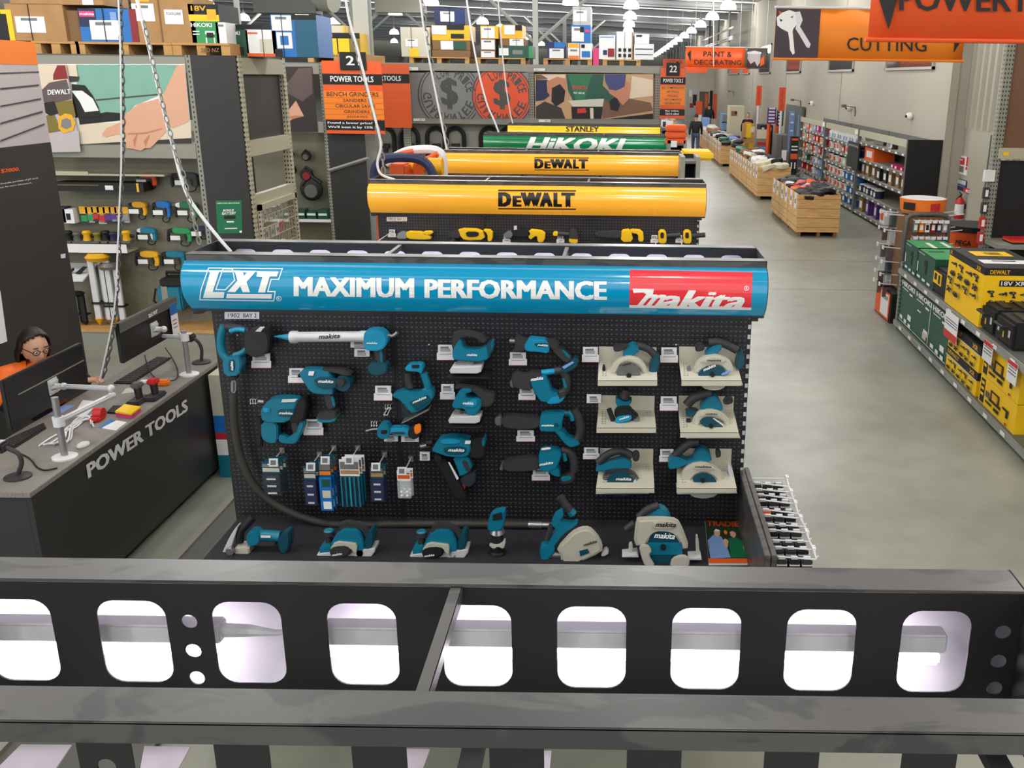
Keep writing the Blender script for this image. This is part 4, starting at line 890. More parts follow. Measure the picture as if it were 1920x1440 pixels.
PK = [('accessory packs of drill heads', 'clear bagged accessory pack, leftmost of the six hooks', 522, 842, 35, 62, 'smoky', 3), ('narrow teal blister packs', 'narrow dark blister pack with white stickers, second hook from the left', 592, 850, 24, 74, 'dark', 3), ('blue three-window cards', 'bright blue card with three windows, lowest of the hanging packs', 619, 838, 24, 98, 'blue', 3),
      ('blade packs', 'pack of slender teal blades, widest card on the fourth hook', 664, 838, 38, 92, 'blades', 3), ('small blister packs', 'small dark blister pack with orange print, fifth hook', 714, 850, 26, 66, 'small', 2), ('clear bags', 'small clear bag of white fittings, sixth hook next to the nailer', 763, 858, 26, 50, 'clear', 2)]
for gname, lab, px, py, w, h, kind, n in PK:
 hz = at(px + 8, py, Y=YP)
 r = thing('peg_hook', f'wire peg hook carrying the {gname}', 'hook', (hz.x, YP - .1, hz.z - .03), group='wire hooks of the pegboard'); hook(r, px + 8, py, 0)
 yt = py + 14
 mb = MB(); mb.ext(quad_px(px - 18, py + 18, px - 1, py + 33, Y=YP - .24), (0, .004, 0), 'white_plastic', .001); mb.ext(quad_px(px - 15, py + 21, px - 5, py + 30, Y=YP - .241), (0, .001, 0), 'ink_grey'); mb.build('price_flag', r, smooth=False)
 mb = MB(); fa = at(px - 2, py + 26, Y=YP - .238); mb.tube([fa, (hz.x, YP - .232, hz.z + .002)], .003, 'silver_light', n=5); mb.build('flag_arm', r)
 for k in range(n):
  Yk = YP - .2 + .035 * k; c = at(px + 6 - k * 0, yt, Y=YP - .2); s = 1800 / 5.1
  x0, x1, z1 = hz.x - w / s / 2 + .006 * k, hz.x + w / s / 2 + .006 * k, hz.z - .012; z0 = z1 - h / s * 1.02
  o = thing('hang_pack', lab if k == 0 else f'{lab.split(",")[0]}, {ORD[k]} from the front, {lab.split(",")[1].strip()}', 'blister pack', ((x0 + x1) / 2, Yk, z0), group=gname + ' on their hook')
  hd = z1 - (z1 - z0) * .3
  mb = MB(); mb.box((x0, Yk - .001, hd), (x1, Yk + .001, z1 + .018), 'paper' if kind in ('clear', 'blades') else 'teal_dark'); mb.box((x0 + .004, Yk - .002, hd + .012), (x1 - .004, Yk - .001, hd + .034), {'smoky': 'cream_metal', 'dark': 'cream_metal', 'blue': 'bright_orange', 'blades': 'cardboard', 'small': 'cardboard', 'clear': 'orange'}[kind]); mb.box((x0 + .004, Yk - .002, hd + .04), (x1 - .004, Yk - .001, z1 + .004), 'steel_grey'); mb.build('header_card', o, smooth=False)
  mb = MB()
  if kind == 'blue':
   mb.box((x0, Yk - .014, z0), (x1, Yk + .001, hd), 'blue', .003)
   for q in range(3): zz = z0 + (hd - z0) * (q + .2) / 3; mb.box((x0 + .016, Yk - .0155, zz), (x1 - .008, Yk - .013, zz + (hd - z0) * .22), 'cream_metal' if q == 1 else ('white' if q == 0 else 'dark_green'))
  elif kind == 'blades':
   mb.box((x0, Yk - .002, z0), (x1, Yk + .001, hd), 'smoky_plastic')
   for q in range(5): xx = x0 + .006 + (x1 - x0 - .012) * q / 4; mb.box((xx - .004, Yk - .012, z0 + .01), (xx + .004, Yk - .003, hd - .004), 'teal_light' if q == 2 else 'teal')
  elif kind == 'clear':
   mb.box((x0, Yk - .012, z0), (x1, Yk + .001, hd), 'clear_plastic', .004)
   for q in range(4): mb.ball((x0 + (x1 - x0) * (.3 + .4 * (q % 2)), Yk - .006, z0 + .015 + .022 * (q // 2)), .009, 'white_plastic', seg=8, rings=6)
  else:
   mb.box((x0, Yk - .012, z0), (x1, Yk + .001, hd), 'smoky_plastic' if kind == 'smoky' else 'navy', .004)
   for q in range(3): zz = z0 + (hd - z0) * (q + .25) / 3; mb.box((x0 + (x1 - x0) * .25, Yk - .0135, zz), (x1 - (x1 - x0) * .25, Yk - .0115, zz + .01), 'silver_light')
  mb.build('blister', o)
for k, (x, y, lab) in enumerate(((729, 762, 'empty white wire clip under the tilted cutter'), (703, 794, 'white double clip left of the cut-out tool'), (477, 752, 'white triple clip above the nailer nose'))):
 a = at(x, y, Y=YP); mb = MB()
 for q in range(3): mb.tube([a + Vector((-.014 + .014 * q, .002, .012)), a + Vector((-.014 + .014 * q, -.02, .016)), a + Vector((-.014 + .014 * q, -.024, -.008)), a + Vector((-.014 + .014 * q, .002, -.012))], .0032, 'white_plastic', n=6)
 if k == 0: mb.tube([a + Vector((-.03, -.004, -.05)), a + Vector((0, -.02, 0)), a + Vector((.015, -.02, 0)), a + Vector((-.01, -.004, -.05)), a + Vector((-.03, -.004, -.05))], .003, 'white_plastic', n=6)
 tag(mb.build('wire_clip'), lab, 'clip', 'wire clips of the pegboard')
# ================================================================ left side: shelving banks, posters, counter
def layers(mb, items, fr, step=.0008, base=.002, **pl):
 """flat printed shapes, each a hair in front of the one before; pl = Y=.. or X=.."""
 for k, (m, q) in enumerate(items):
  a = [at(x, y, **pl) for x, y in pts(q, fr)]; d = base + step * k
  off = Vector((0, -d, 0)) if 'Y' in pl else Vector((d if pl.get('X', 0) < 0 else -d, 0, 0))
  mb.flat([p + off for p in a], m)
R1, R2, R3, R4, R5, R6, R7 = (0, 0, 4), (360, 0, 4), (720, 0, 4), (1080, 0, 4), (1440, 0, 4), (0, 300, 4), (0, 560, 4)
mat('poster_teal', (128, 178, 160), .5, noise=.06, nscale=5); mat('poster_dark', (50, 42, 40), .5); mat('poster_grey', (130, 130, 130), .5); mat('poster_cream', (226, 210, 186), .5); mat('poster_wood', (200, 160, 118), .5); mat('poster_brown', (120, 86, 62), .5); mat('poster_lilac', (196, 186, 188), .5); mat('poster_sleeve', (96, 80, 78), .5); mat('olive', (128, 112, 40), .5); mat('emblem_grey', (72, 72, 72), .5); mat('orange_deep', (232, 84, 38), .5); mat('peg_olive', (120, 116, 98), .55, noise=.1, nscale=40); mat('shirt_blue', (58, 66, 118), .5)
XA = -5.2
r = thing('end_board', 'tall end board with orange top, printed grey cladding and black lower half, far left', 'end board', (XA, 8.0, 0))
yE = at(95, 268, X=XA).y
def zrow(y): return at(90, y, X=XA).z
z1, z2, z3 = zrow(80), zrow(122), zrow(267)
mb = MB(); mb.box((XA - .03, 5.0, 0), (XA, yE, z3), 'black_panel'); mb.build('lower_board', r, smooth=False)
mb = MB(); mb.box((XA - .028, 5.0, z3), (XA - .002, yE, z2), 'poster_lilac'); b = mb.build('cladding_print', r, smooth=False)
mb = MB(); layers(mb, [('emblem_grey', '0,545 290,535 290,545 0,556'), ('emblem_grey', '0,660 290,632 290,645 0,674'), ('emblem_grey', '0,792 305,735 305,748 0,804'), ('emblem_grey', '0,920 315,830 318,845 0,934'), ('emblem_grey', '0,1050 330,925 330,938 0,1064')], R1, X=XA); mb.build('board_shadow_lines', b, smooth=False)
mb = MB(); mb.box((XA - .028, 5.0, z2), (XA + .001, yE, z1), 'bright_orange'); mb.build('orange_head', r, smooth=False)
def txtX(s, m, q, fr, X, parent, **k):
 o, u, v = [at(x, y, X=X) for x, y in pts(q, fr)]; return lettering(s, m, o, u - o, v - o, parent, **k)
txtX('$2000.', 'orange', '5,1302 150,1285 5,1268', R1, XA + .003, r, bold=.05); txtX('Excludes purchase of gift cards.', 'white', '5,1388 290,1342 5,1372', R1, XA + .003, r); txtX('pay for more information.', 'white', '0,1415 240,1378 0,1400', R1, XA + .003, r)
mb = MB(); mb.ext([at(x, y, X=XA + .004) for x, y in ((-60, 560), (0, 545), (13, 640), (-60, 668))], (.003, 0, 0), 'paper'); tag(mb.build('notice_sheet', smooth=False), 'white notice sheet stuck to the black board at the left frame edge', 'notice')
mb = MB(); mb.ext([at(x, y, X=XA + .002) for x, y in pts('452,708 484,702 484,735 455,738', R6)], (.01, 0, 0), 'white_plastic', .002); tag(mb.build('board_switch'), 'tiny white switch on the edge of the black board', 'switch')
YB = 11.5
def bank(label, x0, x1, Y, panel_x, ztop=3.43, depth=1.6, frame=True, name='shelving_bank'):
 r = thing(name, label, 'shelving', ((x0 + x1) / 2, Y, 0), group='tall shelving banks')
 for x in (x0, panel_x):
  mb = MB(); mb.box((x - .06, Y, 0), (x, Y + .07, ztop), 'slotted_grey'); mb.build('upright', r, smooth=False)
 for z0, z1 in ((ztop - .19, ztop - .02), (2.28, 2.46)):
  mb = MB(); mb.box((x0, Y - .01, z0), (panel_x - .06, Y + .05, z1), 'rack_grey'); mb.build('beam', r, smooth=False)
 mb = MB(); mb.box((x0, Y + .42, .2), (panel_x - .06, Y + .45, 2.4), 'peg_olive'); mb.build('peg_wall', r, smooth=False)
 mb = MB(); mb.box((x0, Y - .02, 0), (panel_x - .06, Y + .42, .2), 'rack_grey'); mb.box((x0, Y - .03, .17), (panel_x - .06, Y + .42, .21), 'pallet_wood'); mb.build('base_shelf', r, smooth=False)
 mb = MB(); mb.box((x0, Y + .05, ztop - .03), (x1, Y + depth, ztop - .004), 'rack_dark'); mb.build('top_deck', r, smooth=False)
 mb = MB(); mb.box((panel_x, Y - .01, 0), (x1, Y + .03, ztop), 'black_panel'); mb.build('end_panel', r, smooth=False)
 if frame:
  for yy in (Y + .03, Y + depth - .08):
   mb = MB(); mb.box((x1 - .08, yy, 0), (x1 + .02, yy + .1, ztop), 'slotted_cream'); mb.build('end_upright', r, smooth=False)
  for z0, z1 in ((ztop - .2, ztop - .02), (2.3, 2.48), (1.7, 1.85)):
   mb = MB(); mb.box((x1 - .05, Y + .13, z0), (x1 + .02, Y + depth - .08, z1), 'rack_cream'); mb.build('end_beam', r, smooth=False)
  mb = MB(); mb.box((x1 - .06, Y + .13, 2.48), (x1 - .04, Y + depth - .08, ztop - .2), 'black_panel'); mb.build('end_infill', r, smooth=False)
  mb = MB(); mb.box((x1 - .5, Y + .13, 0), (x1 - .48, Y + depth - .08, 2.3), 'soft_black'); mb.build('back_sheet', r, smooth=False)
 return r
bB = bank('tall shelving bank with drills, black end panel beside the lattice door', -7.6, -4.4, YB, -4.91)
def poster(name, label, q, fr, Y, items, base='white', th=.008, texts=()):
 a = [at(x, y, Y=Y) for x, y in pts(q, fr)]
 r = thing(name, label, 'poster', ((a[0].x + a[1].x) / 2, Y, min(v.z for v in a)))
 mb = MB(); mb.ext(a, (0, th, 0), base); mb.build('board', r, smooth=False)
 mb = MB(); layers(mb, items, fr, Y=Y); mb.build('print', r, smooth=False)
 for s, m, tq, b in texts:
  o, u, v = [at(x, y, Y=Y - .012) for x, y in pts(tq, fr)]; lettering(s, m, o, u - o, v - o, r, bold=b)
 return r
poster('shop_poster', 'poster of a hand and a sander on pale wood, above the drills', '270,480 1385,480 1440,1075 270,1085', R1, YB - .02, [('poster_dark', '440,1050 1438,1030 1440,1075 440,1085'), ('poster_cream', '590,930 1430,900 1435,1035 600,1082'), ('poster_teal', '570,485 1340,485 1335,560 1230,700 1010,790 960,850 940,880 590,890'), ('emblem_grey', '720,745 1215,700 1215,712 720,758'), ('soft_black', '590,880 800,840 930,850 930,900 600,935'),
 ('skin', '1330,490 1385,485 1420,910 1300,960 1255,940 1190,760 1235,690'), ('skin', '770,1000 800,960 900,920 950,850 1040,780 1190,740 1290,800 1280,950 1180,1060 1130,1110 1090,1110 1060,1130 1020,1120 1000,1115 950,1110 940,1000 860,1010 800,1030 770,1020'), ('skin_dark', '1000,1050 1030,1000 1036,1005 1012,1110'), ('skin_dark', '1080,1060 1120,1010 1126,1016 1095,1105'), ('skin_dark', '960,1000 1100,990 1220,960 1220,968 1100,1002 960,1010'),
 ('soft_black', '540,630 640,640 700,720 740,800 760,870 690,880 560,880'), ('white', '540,680 620,680 700,740 745,830 640,840 600,760'), ('poster_cream', '500,490 575,490 590,590 520,600'), ('poster_dark', '520,570 600,575 590,610 530,615')])
poster('grinder_poster', 'narrow poster of a grinder with yellow guard, left of the hand poster', '265,480 495,485 605,1140 350,1145', R1, YB - .05, [('poster_cream', '268,482 495,485 520,700 300,660'), ('poster_lilac', '350,1000 590,980 604,1138 355,1140'), ('dark_red', '400,560 430,490 490,490 510,590 400,600'), ('poster_sleeve', '300,690 370,620 500,595 540,740 400,780 310,760'), ('olive', '410,770 545,750 570,870 480,900 420,840'), ('olive', '330,880 400,840 460,980 350,1000'), ('soft_black', '330,770 410,760 440,850 380,870 320,830'), ('dewalt_yellow', '440,880 490,850 540,860 570,920 550,980 480,1000 440,960'), ('poster_grey', '465,900 500,885 535,900 540,950 500,970 460,950')], 'poster_lilac', texts=[('DEWALT', 'white', '358,712 532,705 356,674', .05)])
def drill(label, x0, y0, x1, y1, main, grip='soft_black', cord=True, Y=YB + .34, cat='drill', flip=False, side=True):
 def g(u, v): return at(x0 + (x1 - x0) * ((1 - u) if flip else u), y0 + (y1 - y0) * v, Y=Y)
 r = thing('corded_drill' if cord else 'power_drill', label, cat, g(.5, 1), group='drills on display')
 def pp(name, m, q, t, b=.008):
  mb = MB(); mb.ext([Vector((v[0], v[1] - t / 2, v[2])) for v in chaikin([tuple(g(*[float(c) for c in w.split(',')])) for w in q.split()], 1)], (0, t, 0), m, b); return mb.build(name, r)
 pp('body', main, '.3,.06 .45,0 .75,.02 .95,.12 .98,.34 .6,.36 .34,.3', .07); pp('handle', main, '.68,.3 .94,.2 1,.6 .98,.8 .82,.82', .045); pp('grip_cover', grip, '.7,.34 .82,.3 .88,.6 .84,.78 .78,.7', .05)
 pp('gear_head', grip, '.14,.1 .32,.04 .34,.32 .16,.26', .06); pp('chuck', 'rack_dark', '0,.13 .15,.1 .15,.26 0,.22', .04)
 if side: pp('side_handle', 'soft_black', '.1,.24 .2,.24 .22,.8 .12,.8', .035)
 if cord:
  mb = MB(); mb.tube(chaikin([tuple(g(u, v) + Vector((0, .02, 0))) for u, v in ((.9, .8), (.88, 1.0), (.7, 1.08), (.55, .95), (.6, .75))], 2, False), .007, 'soft_black', n=6); mb.build('cord', r)
 q = g(.45, .52); mb = MB(); mb.box((q.x - .06, Y - .05, q.z - .035), (q.x + .06, Y - .044, q.z + .02), 'paper'); mb.build('price_card', r, smooth=False)
 mb = MB(); mb.tube([g(.5, .2), g(.5, .2) + Vector((0, YB + .4195 - Y, 0))], .008, 'steel_grey', n=6); mb.build('hanger', r)
 return r
F6 = R6
def dr(label, q, main, **k):
 (a, b), (c, d) = pts(q, R6); return drill(label, a, b, c, d, main, **k)
dr('orange corded drill, top row of the drill wall', '985,92 1180,215', 'orange', side=False); dr('black hammer drill at the right end of the top row', '1255,90 1490,230', 'black_plastic')
dr('yellow corded drill beside the long chain', '945,310 1105,440', 'dewalt_yellow', side=False); dr('blue corded drill in the middle of the second row', '1125,305 1285,460', 'blue'); dr('green and white drill behind the hanging cable', '1290,310 1490,460', 'green', grip='white_plastic'); dr('teal drill with pale front, third row', '1005,505 1180,630', 'teal', grip='silver_light')
dr('green corded drill, third row right of the teal one', '1230,505 1445,640', 'bright_green'); dr('dark drill at the right end of the third row', '1420,495 1560,590', 'navy', side=False); dr('yellow and black hammer drill in the lowest row', '990,680 1200,820', 'dewalt_yellow'); dr('teal hammer drill partly behind the blue sign', '1180,680 1400,820', 'teal')
def pxbox(name, label, cat, x0, y0, x1, y1, Y, d, m, group=None, z0=None, parts=(), rot=0, smooth=False, fr=None, bev=0):
 """a carton: front face at depth Y filling the pixel rectangle, reaching back by d; parts = (name, mat, u0, v0, u1, v1) or text tuples printed on the front"""
 if fr: (x0, y0), (x1, y1) = pts(f'{x0},{y0} {x1},{y1}', fr)
 a, b = at(x0, y1, Y=Y), at(x1, y0, Y=Y)
 if z0 is not None: a.z = z0
 r = thing(name, label, cat, ((a.x + b.x) / 2, Y + d / 2, a.z), group=group)
 mb = MB(); mb.box((a.x, Y, a.z), (b.x, Y + d, b.z), m, bev); mb.build('carton' if cat in ('box', 'carton') else 'body', r, smooth=bool(bev))
 W_, H_ = b.x - a.x, b.z - a.z; k = 0
 for p in parts:
  k += 1; o = .0025 + .001 * k
  if len(p) == 6:
   mb = MB(); mb.box((a.x + W_ * p[2], Y - o, b.z - H_ * p[5]), (a.x + W_ * p[4], Y - o + .002, b.z - H_ * p[3]), p[1]); mb.build(p[0], r, smooth=False)
  else:
   s, mm, u0, v0, u1, v1, bo = p; lettering(s, mm, (a.x + W_ * u0, Y - o, b.z - H_ * v1), (W_ * (u1 - u0), 0, 0), (0, 0, H_ * (v1 - v0)), r, bold=bo)
 return r
for k, (q, lab) in enumerate((('390,78 690,112', 'upper'), ('470,620 980,690', 'middle'))):
 (a, b), (c, d) = pts(q, R6); p, s = at(a, b, Y=YB + .2), at(c, d, Y=YB + .2)
 mb = MB(); mb.box((-7.5, YB + .12, s.z), (s.x + (0 if k else .9), YB + .42, s.z + .02), 'rack_cream'); mb.box((-7.5, YB + .115, s.z - (.0 if k == 0 else 0)), (s.x, YB + .122, p.z), 'rack_cream' if k == 0 else 'paper'); tag(mb.build('wall_shelf', smooth=False), f'{lab} cream shelf on the drill wall', 'shelf', 'shelves of the drill wall')
pxbox('long_tool_case', 'long black case on the upper shelf of the drill wall', 'case', 415, 175, 1070, 232, YB + .13, .25, 'soft_black', fr=R6, parts=[('strap', 'dewalt_yellow', .925, 0, .95, 1), ('label', 'paper', .57, .3, .66, .8), ('edge', 'olive', 0, .25, .5, .34)])
pxbox('boxed_accessory', 'small white box with a spade outline, left on the drill wall', 'box', 482, 370, 545, 475, YB + .25, .15, 'paper', fr=R6, parts=[('outline', 'soft_black', .3, .3, .7, .75)])
pxbox('boxed_accessory', 'navy packet left of the white spade box', 'box', 438, 355, 480, 470, YB + .25, .15, 'navy', fr=R6)
for k in range(8):
 x = 610 + 44 * k; col = ['bright_green', 'red', 'purple', 'steel_grey'][k // 2]
 pxbox('hang_card', f'{ORD[k]} yellow-topped accessory card from the left in the row on the drill wall', 'card', x, 348 + k % 2 * 4, x + 40, 480 - 10 * (k % 3), YB + .32, .01, 'clear_plastic' if k % 2 else 'smoky_plastic', 'yellow-topped cards', fr=R6, parts=[('header', 'dewalt_yellow', 0, 0, 1, .42), ('refill', col, .1, .5, .9, .85)])
for k, (x, m, lab) in enumerate(((480, 'soft_black', 'black'), (548, 'rack_dark', 'grey'), (620, 'dewalt_yellow', 'yellow'), (700, 'olive', 'olive'), (760, 'soft_black', 'black and green'), (820, 'navy', 'navy'), (915, 'dewalt_yellow', 'black and yellow'))):
 (a, b), (c, d) = pts(f'{x},{530 + k % 2 * 12} {x + 66},620', R6); p0, p1 = at(a, d, Y=YB + .24), at(c, b, Y=YB + .24)
 r = thing('palm_sander', f'{lab} palm sander, {ORD[k]} along the middle shelf of the drill wall', 'sander', ((p0.x + p1.x) / 2, YB + .24, p0.z), group='sanders on the shelf')
 w = p1.x - p0.x; h = p1.z - p0.z; cx = (p0.x + p1.x) / 2
 mb = MB(); mb.box((p0.x, YB + .18, p0.z), (p1.x, YB + .3, p0.z + h * .2), 'rack_dark', .004); mb.build('pad', r)
 mb = MB(); mb.lathe((cx, YB + .24, p0.z + h * .2), (cx, YB + .24, p1.z), [(0, w * .38), (.5, w * .3), (.8, w * .42), (1, w * .3)], m, 12); mb.build('body', r)
 mb = MB(); mb.tube([(cx, YB + .24, p0.z + h * .6), (cx + w * .6, YB + .28, p0.z + h * .5)], w * .16, 'soft_black', n=8); mb.build('dust_spout', r)
r = thing('sloped_display', 'white sloped display shelf with two black meters', 'display shelf', at(150, 520, Y=YB + .2))
mb = MB(); q = [at(x, y, Y=Y_) for (x, y), Y_ in zip(pts('495,770 735,775 620,900 505,900', R6), (YB + .4, YB + .4, YB + .05, YB + .05))]; mb.ext(q, (0, 0, -.02), 'white_plastic'); mb.build('plate', r, smooth=False)
for q in ('505,835 545,810 550,830 510,858', '560,850 620,800 650,805 595,858'):
 mb = MB(); mb.ext([at(x, y, Y=YB + .15) for x, y in pts(q, R6)], (0, .03, 0), 'soft_black', .004); mb.build('meter', r)
def tripod(label, xs, y0, y1, head, leg, group='tripods on the base shelf'):
 (a, b), (c, d) = pts(f'{xs[0]},{y0} {xs[1]},{y1}', R6); Y = YB + .15; p0, p1 = at(a, d, Y=Y), at(c, b, Y=Y); p0.z = .212
 r = thing('folded_tripod', label, 'tripod', ((p0.x + p1.x) / 2, Y, p0.z), group=group); w = p1.x - p0.x; h = p1.z - p0.z; cx = (p0.x + p1.x) / 2
 mb = MB(); mb.lathe((cx, Y, p1.z - h * .1), (cx, Y, p1.z), [(0, w * .4), (.5, w * .5), (1, w * .35)], head, 12); mb.build('head', r)
 for k, (dx, dy) in enumerate(((-.32, 0), (.32, 0), (0, .06))):
  mb = MB(); mb.box((cx + dx * w - w * .13, Y + dy - .02, p0.z + h * .08), (cx + dx * w + w * .13, Y + dy + .02, p1.z - h * .1), leg, .005); lg = mb.build('leg', r); mb = MB(); mb.lathe((cx + dx * w, Y + dy, p0.z), (cx + dx * w, Y + dy, p0.z + h * .1), [(0, .004), (1, w * .18)], head, 8); mb.build('foot', lg)
 mb = MB(); mb.box((cx - w * .5, Y - .035, p0.z + h * .3), (cx + w * .5, Y + .09, p0.z + h * .33), 'soft_black'); mb.build('strap', r)
tripod('folded silver tripod with yellow head and feet, left of the pair', (735, 815), 700, 1320, 'dewalt_yellow', 'silver_light'); tripod('folded silver tripod behind the long chain', (820, 890), 770, 1320, 'steel_grey', 'silver_light'); tripod('thin black folded tripod at the edge of the black board', (560, 630), 990, 1320, 'soft_black', 'soft_black')
r = pxbox('vacuum_case', 'teal site vacuum with black top, next to the blue sign on the drill wall', 'vacuum', 1195, 950, 1350, 1130, YB + .1, .3, 'teal', fr=R6, parts=[('grey_band', 'rack_grey', .2, 0, .45, 1)], bev=.02)
mb = MB(); (a, b), (c, d) = pts('1195,860 1350,952', R6); p0, p1 = at(a, d, Y=YB + .1), at(c, b, Y=YB + .1); mb.box((p0.x, YB + .1, p0.z), (p1.x, YB + .4, p0.z + .1), 'soft_black', .02); mb.tube([(p0.x + .04, YB + .25, p0.z + .1), (p0.x + .04, YB + .25, p1.z), (p1.x - .04, YB + .25, p1.z), (p1.x - .04, YB + .25, p0.z + .1)], .02, 'soft_black'); mb.tube([(p0.x, YB + .2, p0.z - .1), (p0.x - .1, YB + .2, p0.z - .05), (p0.x - .14, YB + .2, p0.z - .2), (p0.x - .05, YB + .2, p0.z - .3)], .014, 'soft_black'); mb.build('lid', r)
mb = MB(); a = at(1195, 1130 / 4 + 300, Y=YB + .3); mb.box((p0.x - .05, YB + .05, p0.z - .62), (p1.x + .3, YB + .42, p0.z - .6), 'rack_dark'); tag(mb.build('wall_shelf', smooth=False), 'dark shelf under the teal vacuum', 'shelf', 'shelves of the drill wall')
mb = MB(); poster('leaflet_poster', 'small green poster on the black end panel', '1617,305 1812,303 1818,548 1632,552', R6, YB - .013, [('bright_green', '1625,318 1800,316 1800,330 1626,332'), ('soft_black', '1680,420 1765,416 1768,440 1682,444'), ('white', '1700,458 1755,457 1756,468 1702,469'), ('white', '1685,510 1780,508 1780,516 1687,518'), ('white', '1797,530 1815,529 1815,545 1799,546')], 'green', .003, [('BONUS', 'white', '1672,388 1752,385 1676,370', .05), ('BATTERY', 'white', '1665,412 1770,408 1666,392', .05), ('HIKOKI BUYERS', 'white', '1630,329 1795,327 1630,320', .02)]); mb.bm.free()
XB = -4.4
r = thing('lattice_door', 'cream wire lattice door on the end of the drill bank', 'door', (XB + .05, YB + .85, .2))
mb = MB()
for z in (.35, 1.66): mb.box((XB + .02, YB + .15, z), (XB + .06, YB + 1.5, z + .07), 'rack_cream')
for yy in (YB + .15, YB + 1.44): mb.box((XB + .02, yy, .35), (XB + .06, yy + .06, 1.73), 'slotted_cream')
mb.build('door_frame', r, smooth=False)
mb = MB()
for k in range(9): mb.box((XB + .035, YB + .2, .45 + .14 * k), (XB + .045, YB + 1.44, .458 + .14 * k), 'rack_cream')
for k in range(22): mb.box((XB + .04, YB + .24 + .056 * k, .4), (XB + .046, YB + .246 + .056 * k, 1.7), 'rack_cream')
mb.build('wire_grid', r, smooth=False)
n = 0
for row, z in enumerate((1.44, 1.22, .98, .76)):
 for k in range(6):
  m = ['white', 'red', 'white', 'paper', 'silver_light', 'cream_metal'][(k + row * 2) % 6] if row < 3 else 'dewalt_yellow'
  yy = YB + .28 + .19 * k; mb = MB(); mb.box((XB - .14, yy, z), (XB - .1, yy + .13, z + .15), m); mb.box((XB - .0995, yy + .03, z + .04), (XB - .098, yy + .1, z + .1), 'ink_grey' if m != 'ink_grey' else 'white')
  tag(mb.build('carded_part', smooth=False), f'carded spare part behind the lattice door, {ORD[k]} from the front in the {["top", "second", "third", "lowest"][row]} row', 'card', 'carded parts behind the lattice')
mb = MB(); mb.box((XB - .48, YB + .15, .0), (XB - .1, YB + 1.5, .7), 'soft_black'); mb.build('lower_cabinet', bB, smooth=False)
shelf_number(450, 101, 475, 112, YB - .02 + 1.0, '2156', '', 'white strip reading 2156 on the end beam of the drill bank')
YC = 17.0
bC = bank('second shelving bank with saws, right of the lattice door', -7.6, -4.42, YC, -5.05, frame=False)
poster('shop_poster', 'dark poster of a sleeve and a folded paper, between two uprights', '660,500 900,500 945,990 700,990', R2, YC - .02, [('poster_sleeve', '690,660 800,510 898,508 905,700 830,760 700,690'), ('dewalt_yellow', '665,610 700,590 720,630 680,650'), ('skin', '690,870 780,755 840,870 760,890 700,930 690,985'), ('skin_dark', '700,880 780,865 840,872 760,892')], 'poster_dark')
for k, (q, lab) in enumerate((('712,1110 770,1200', 'upper left'), ('810,1110 900,1230', 'upper right'), ('715,1230 790,1320', 'middle left'), ('800,1245 920,1380', 'middle right, with the red disc'), ('720,1350 770,1430', 'lower left'), ('800,1400 990,1440', 'lower right'))):
 (a, b), (c, d) = pts(q, R2); Y = YC + .3; p = at((a + c) / 2, (b + d) / 2, Y=Y); rr = at(c, d, Y=Y).x - p.x
 r = thing('mounted_saw', f'dark circular saw on the grey peg wall, {lab}', 'circular saw', (p.x, Y, p.z - rr), group='saws on the far peg wall')
 mb = MB(); mb.lathe((p.x, Y - .03, p.z), (p.x, Y + .03, p.z), [(0, rr * .8), (.3, rr * .9), (1, rr * .9)], 'soft_black', 18); mb.build('guard', r)
 mb = MB(); mb.lathe((p.x, Y - .045, p.z - rr * .15), (p.x, Y - .03, p.z - rr * .15), [(0, rr * .5), (1, rr * .55)], 'dark_red' if k in (2, 3) else 'rack_dark', 14); mb.build('disc', r)
 mb = MB(); mb.tube([(p.x - rr * .7, Y, p.z + rr * .3), (p.x, Y, p.z + rr * 1.1), (p.x + rr * .8, Y, p.z + rr * .5)], rr * .2, 'soft_black'); mb.build('handle', r)
 mb = MB(); mb.tube([(p.x, Y, p.z), (p.x, YC + .4195, p.z)], .02, 'steel_grey', n=5); mb.build('mount', r)
shy = at(600, 410, Y=YC + .1).z
mb = MB(); mb.box((-7.4, YC + .02, shy - .02), (-5.1, YC + .42, shy), 'rack_dark'); mb.box((-7.4, YC + .01, shy - .05), (-5.1, YC + .02, shy), 'paper'); tag(mb.build('wall_shelf', smooth=False), 'shelf with price strip under the saws of the second bank', 'shelf')
for k in range(4):
 mb = MB(); x = -5.95 + .2 * k; mb.box((x, YC + .05, shy), (x + .17, YC + .3, shy + .12 + .04 * (k % 2)), 'dark_green'); mb.box((x + .01, YC + .048, shy + .06), (x + .16, YC + .05, shy + .1), 'white'); tag(mb.build('boxed_saw', smooth=False), f'small boxed machine on the shelf under the saws, {ORD[k]} from the left', 'box', 'small boxes under the saws')
mb = MB(); a, b = at(617, 320, Y=YC - .03), at(690, 297, Y=YC - .03); mb.tube([a, b], .03, 'rack_grey', n=4); mb.tube([a, a + Vector((0, .035, 0))], .02, 'rack_grey', n=4); mb.tube([b, b + Vector((0, .035, 0))], .02, 'rack_grey', n=4)
tag(mb.build('slanted_rail'), 'slanted grey rail on the black panel below the aisle sign', 'rail')
YD2 = 22.5
bD = thing('shelving_bank', 'long grey shelving bank at the back with round guarantee emblems', 'shelving', (-2, YD2, 0), group='tall shelving banks')
xa, xb = at(763, 133, Y=YD2).x - 1.1, at(1237, 133, Y=YD2).x
for x in (xa + 1.05, xa + .1, at(997, 200, Y=YD2).x, xb):
 mb = MB(); mb.box((x - .1, YD2, 0), (x + .06, YD2 + .1, 3.5), 'slotted_grey'); mb.build('upright', bD, smooth=False)
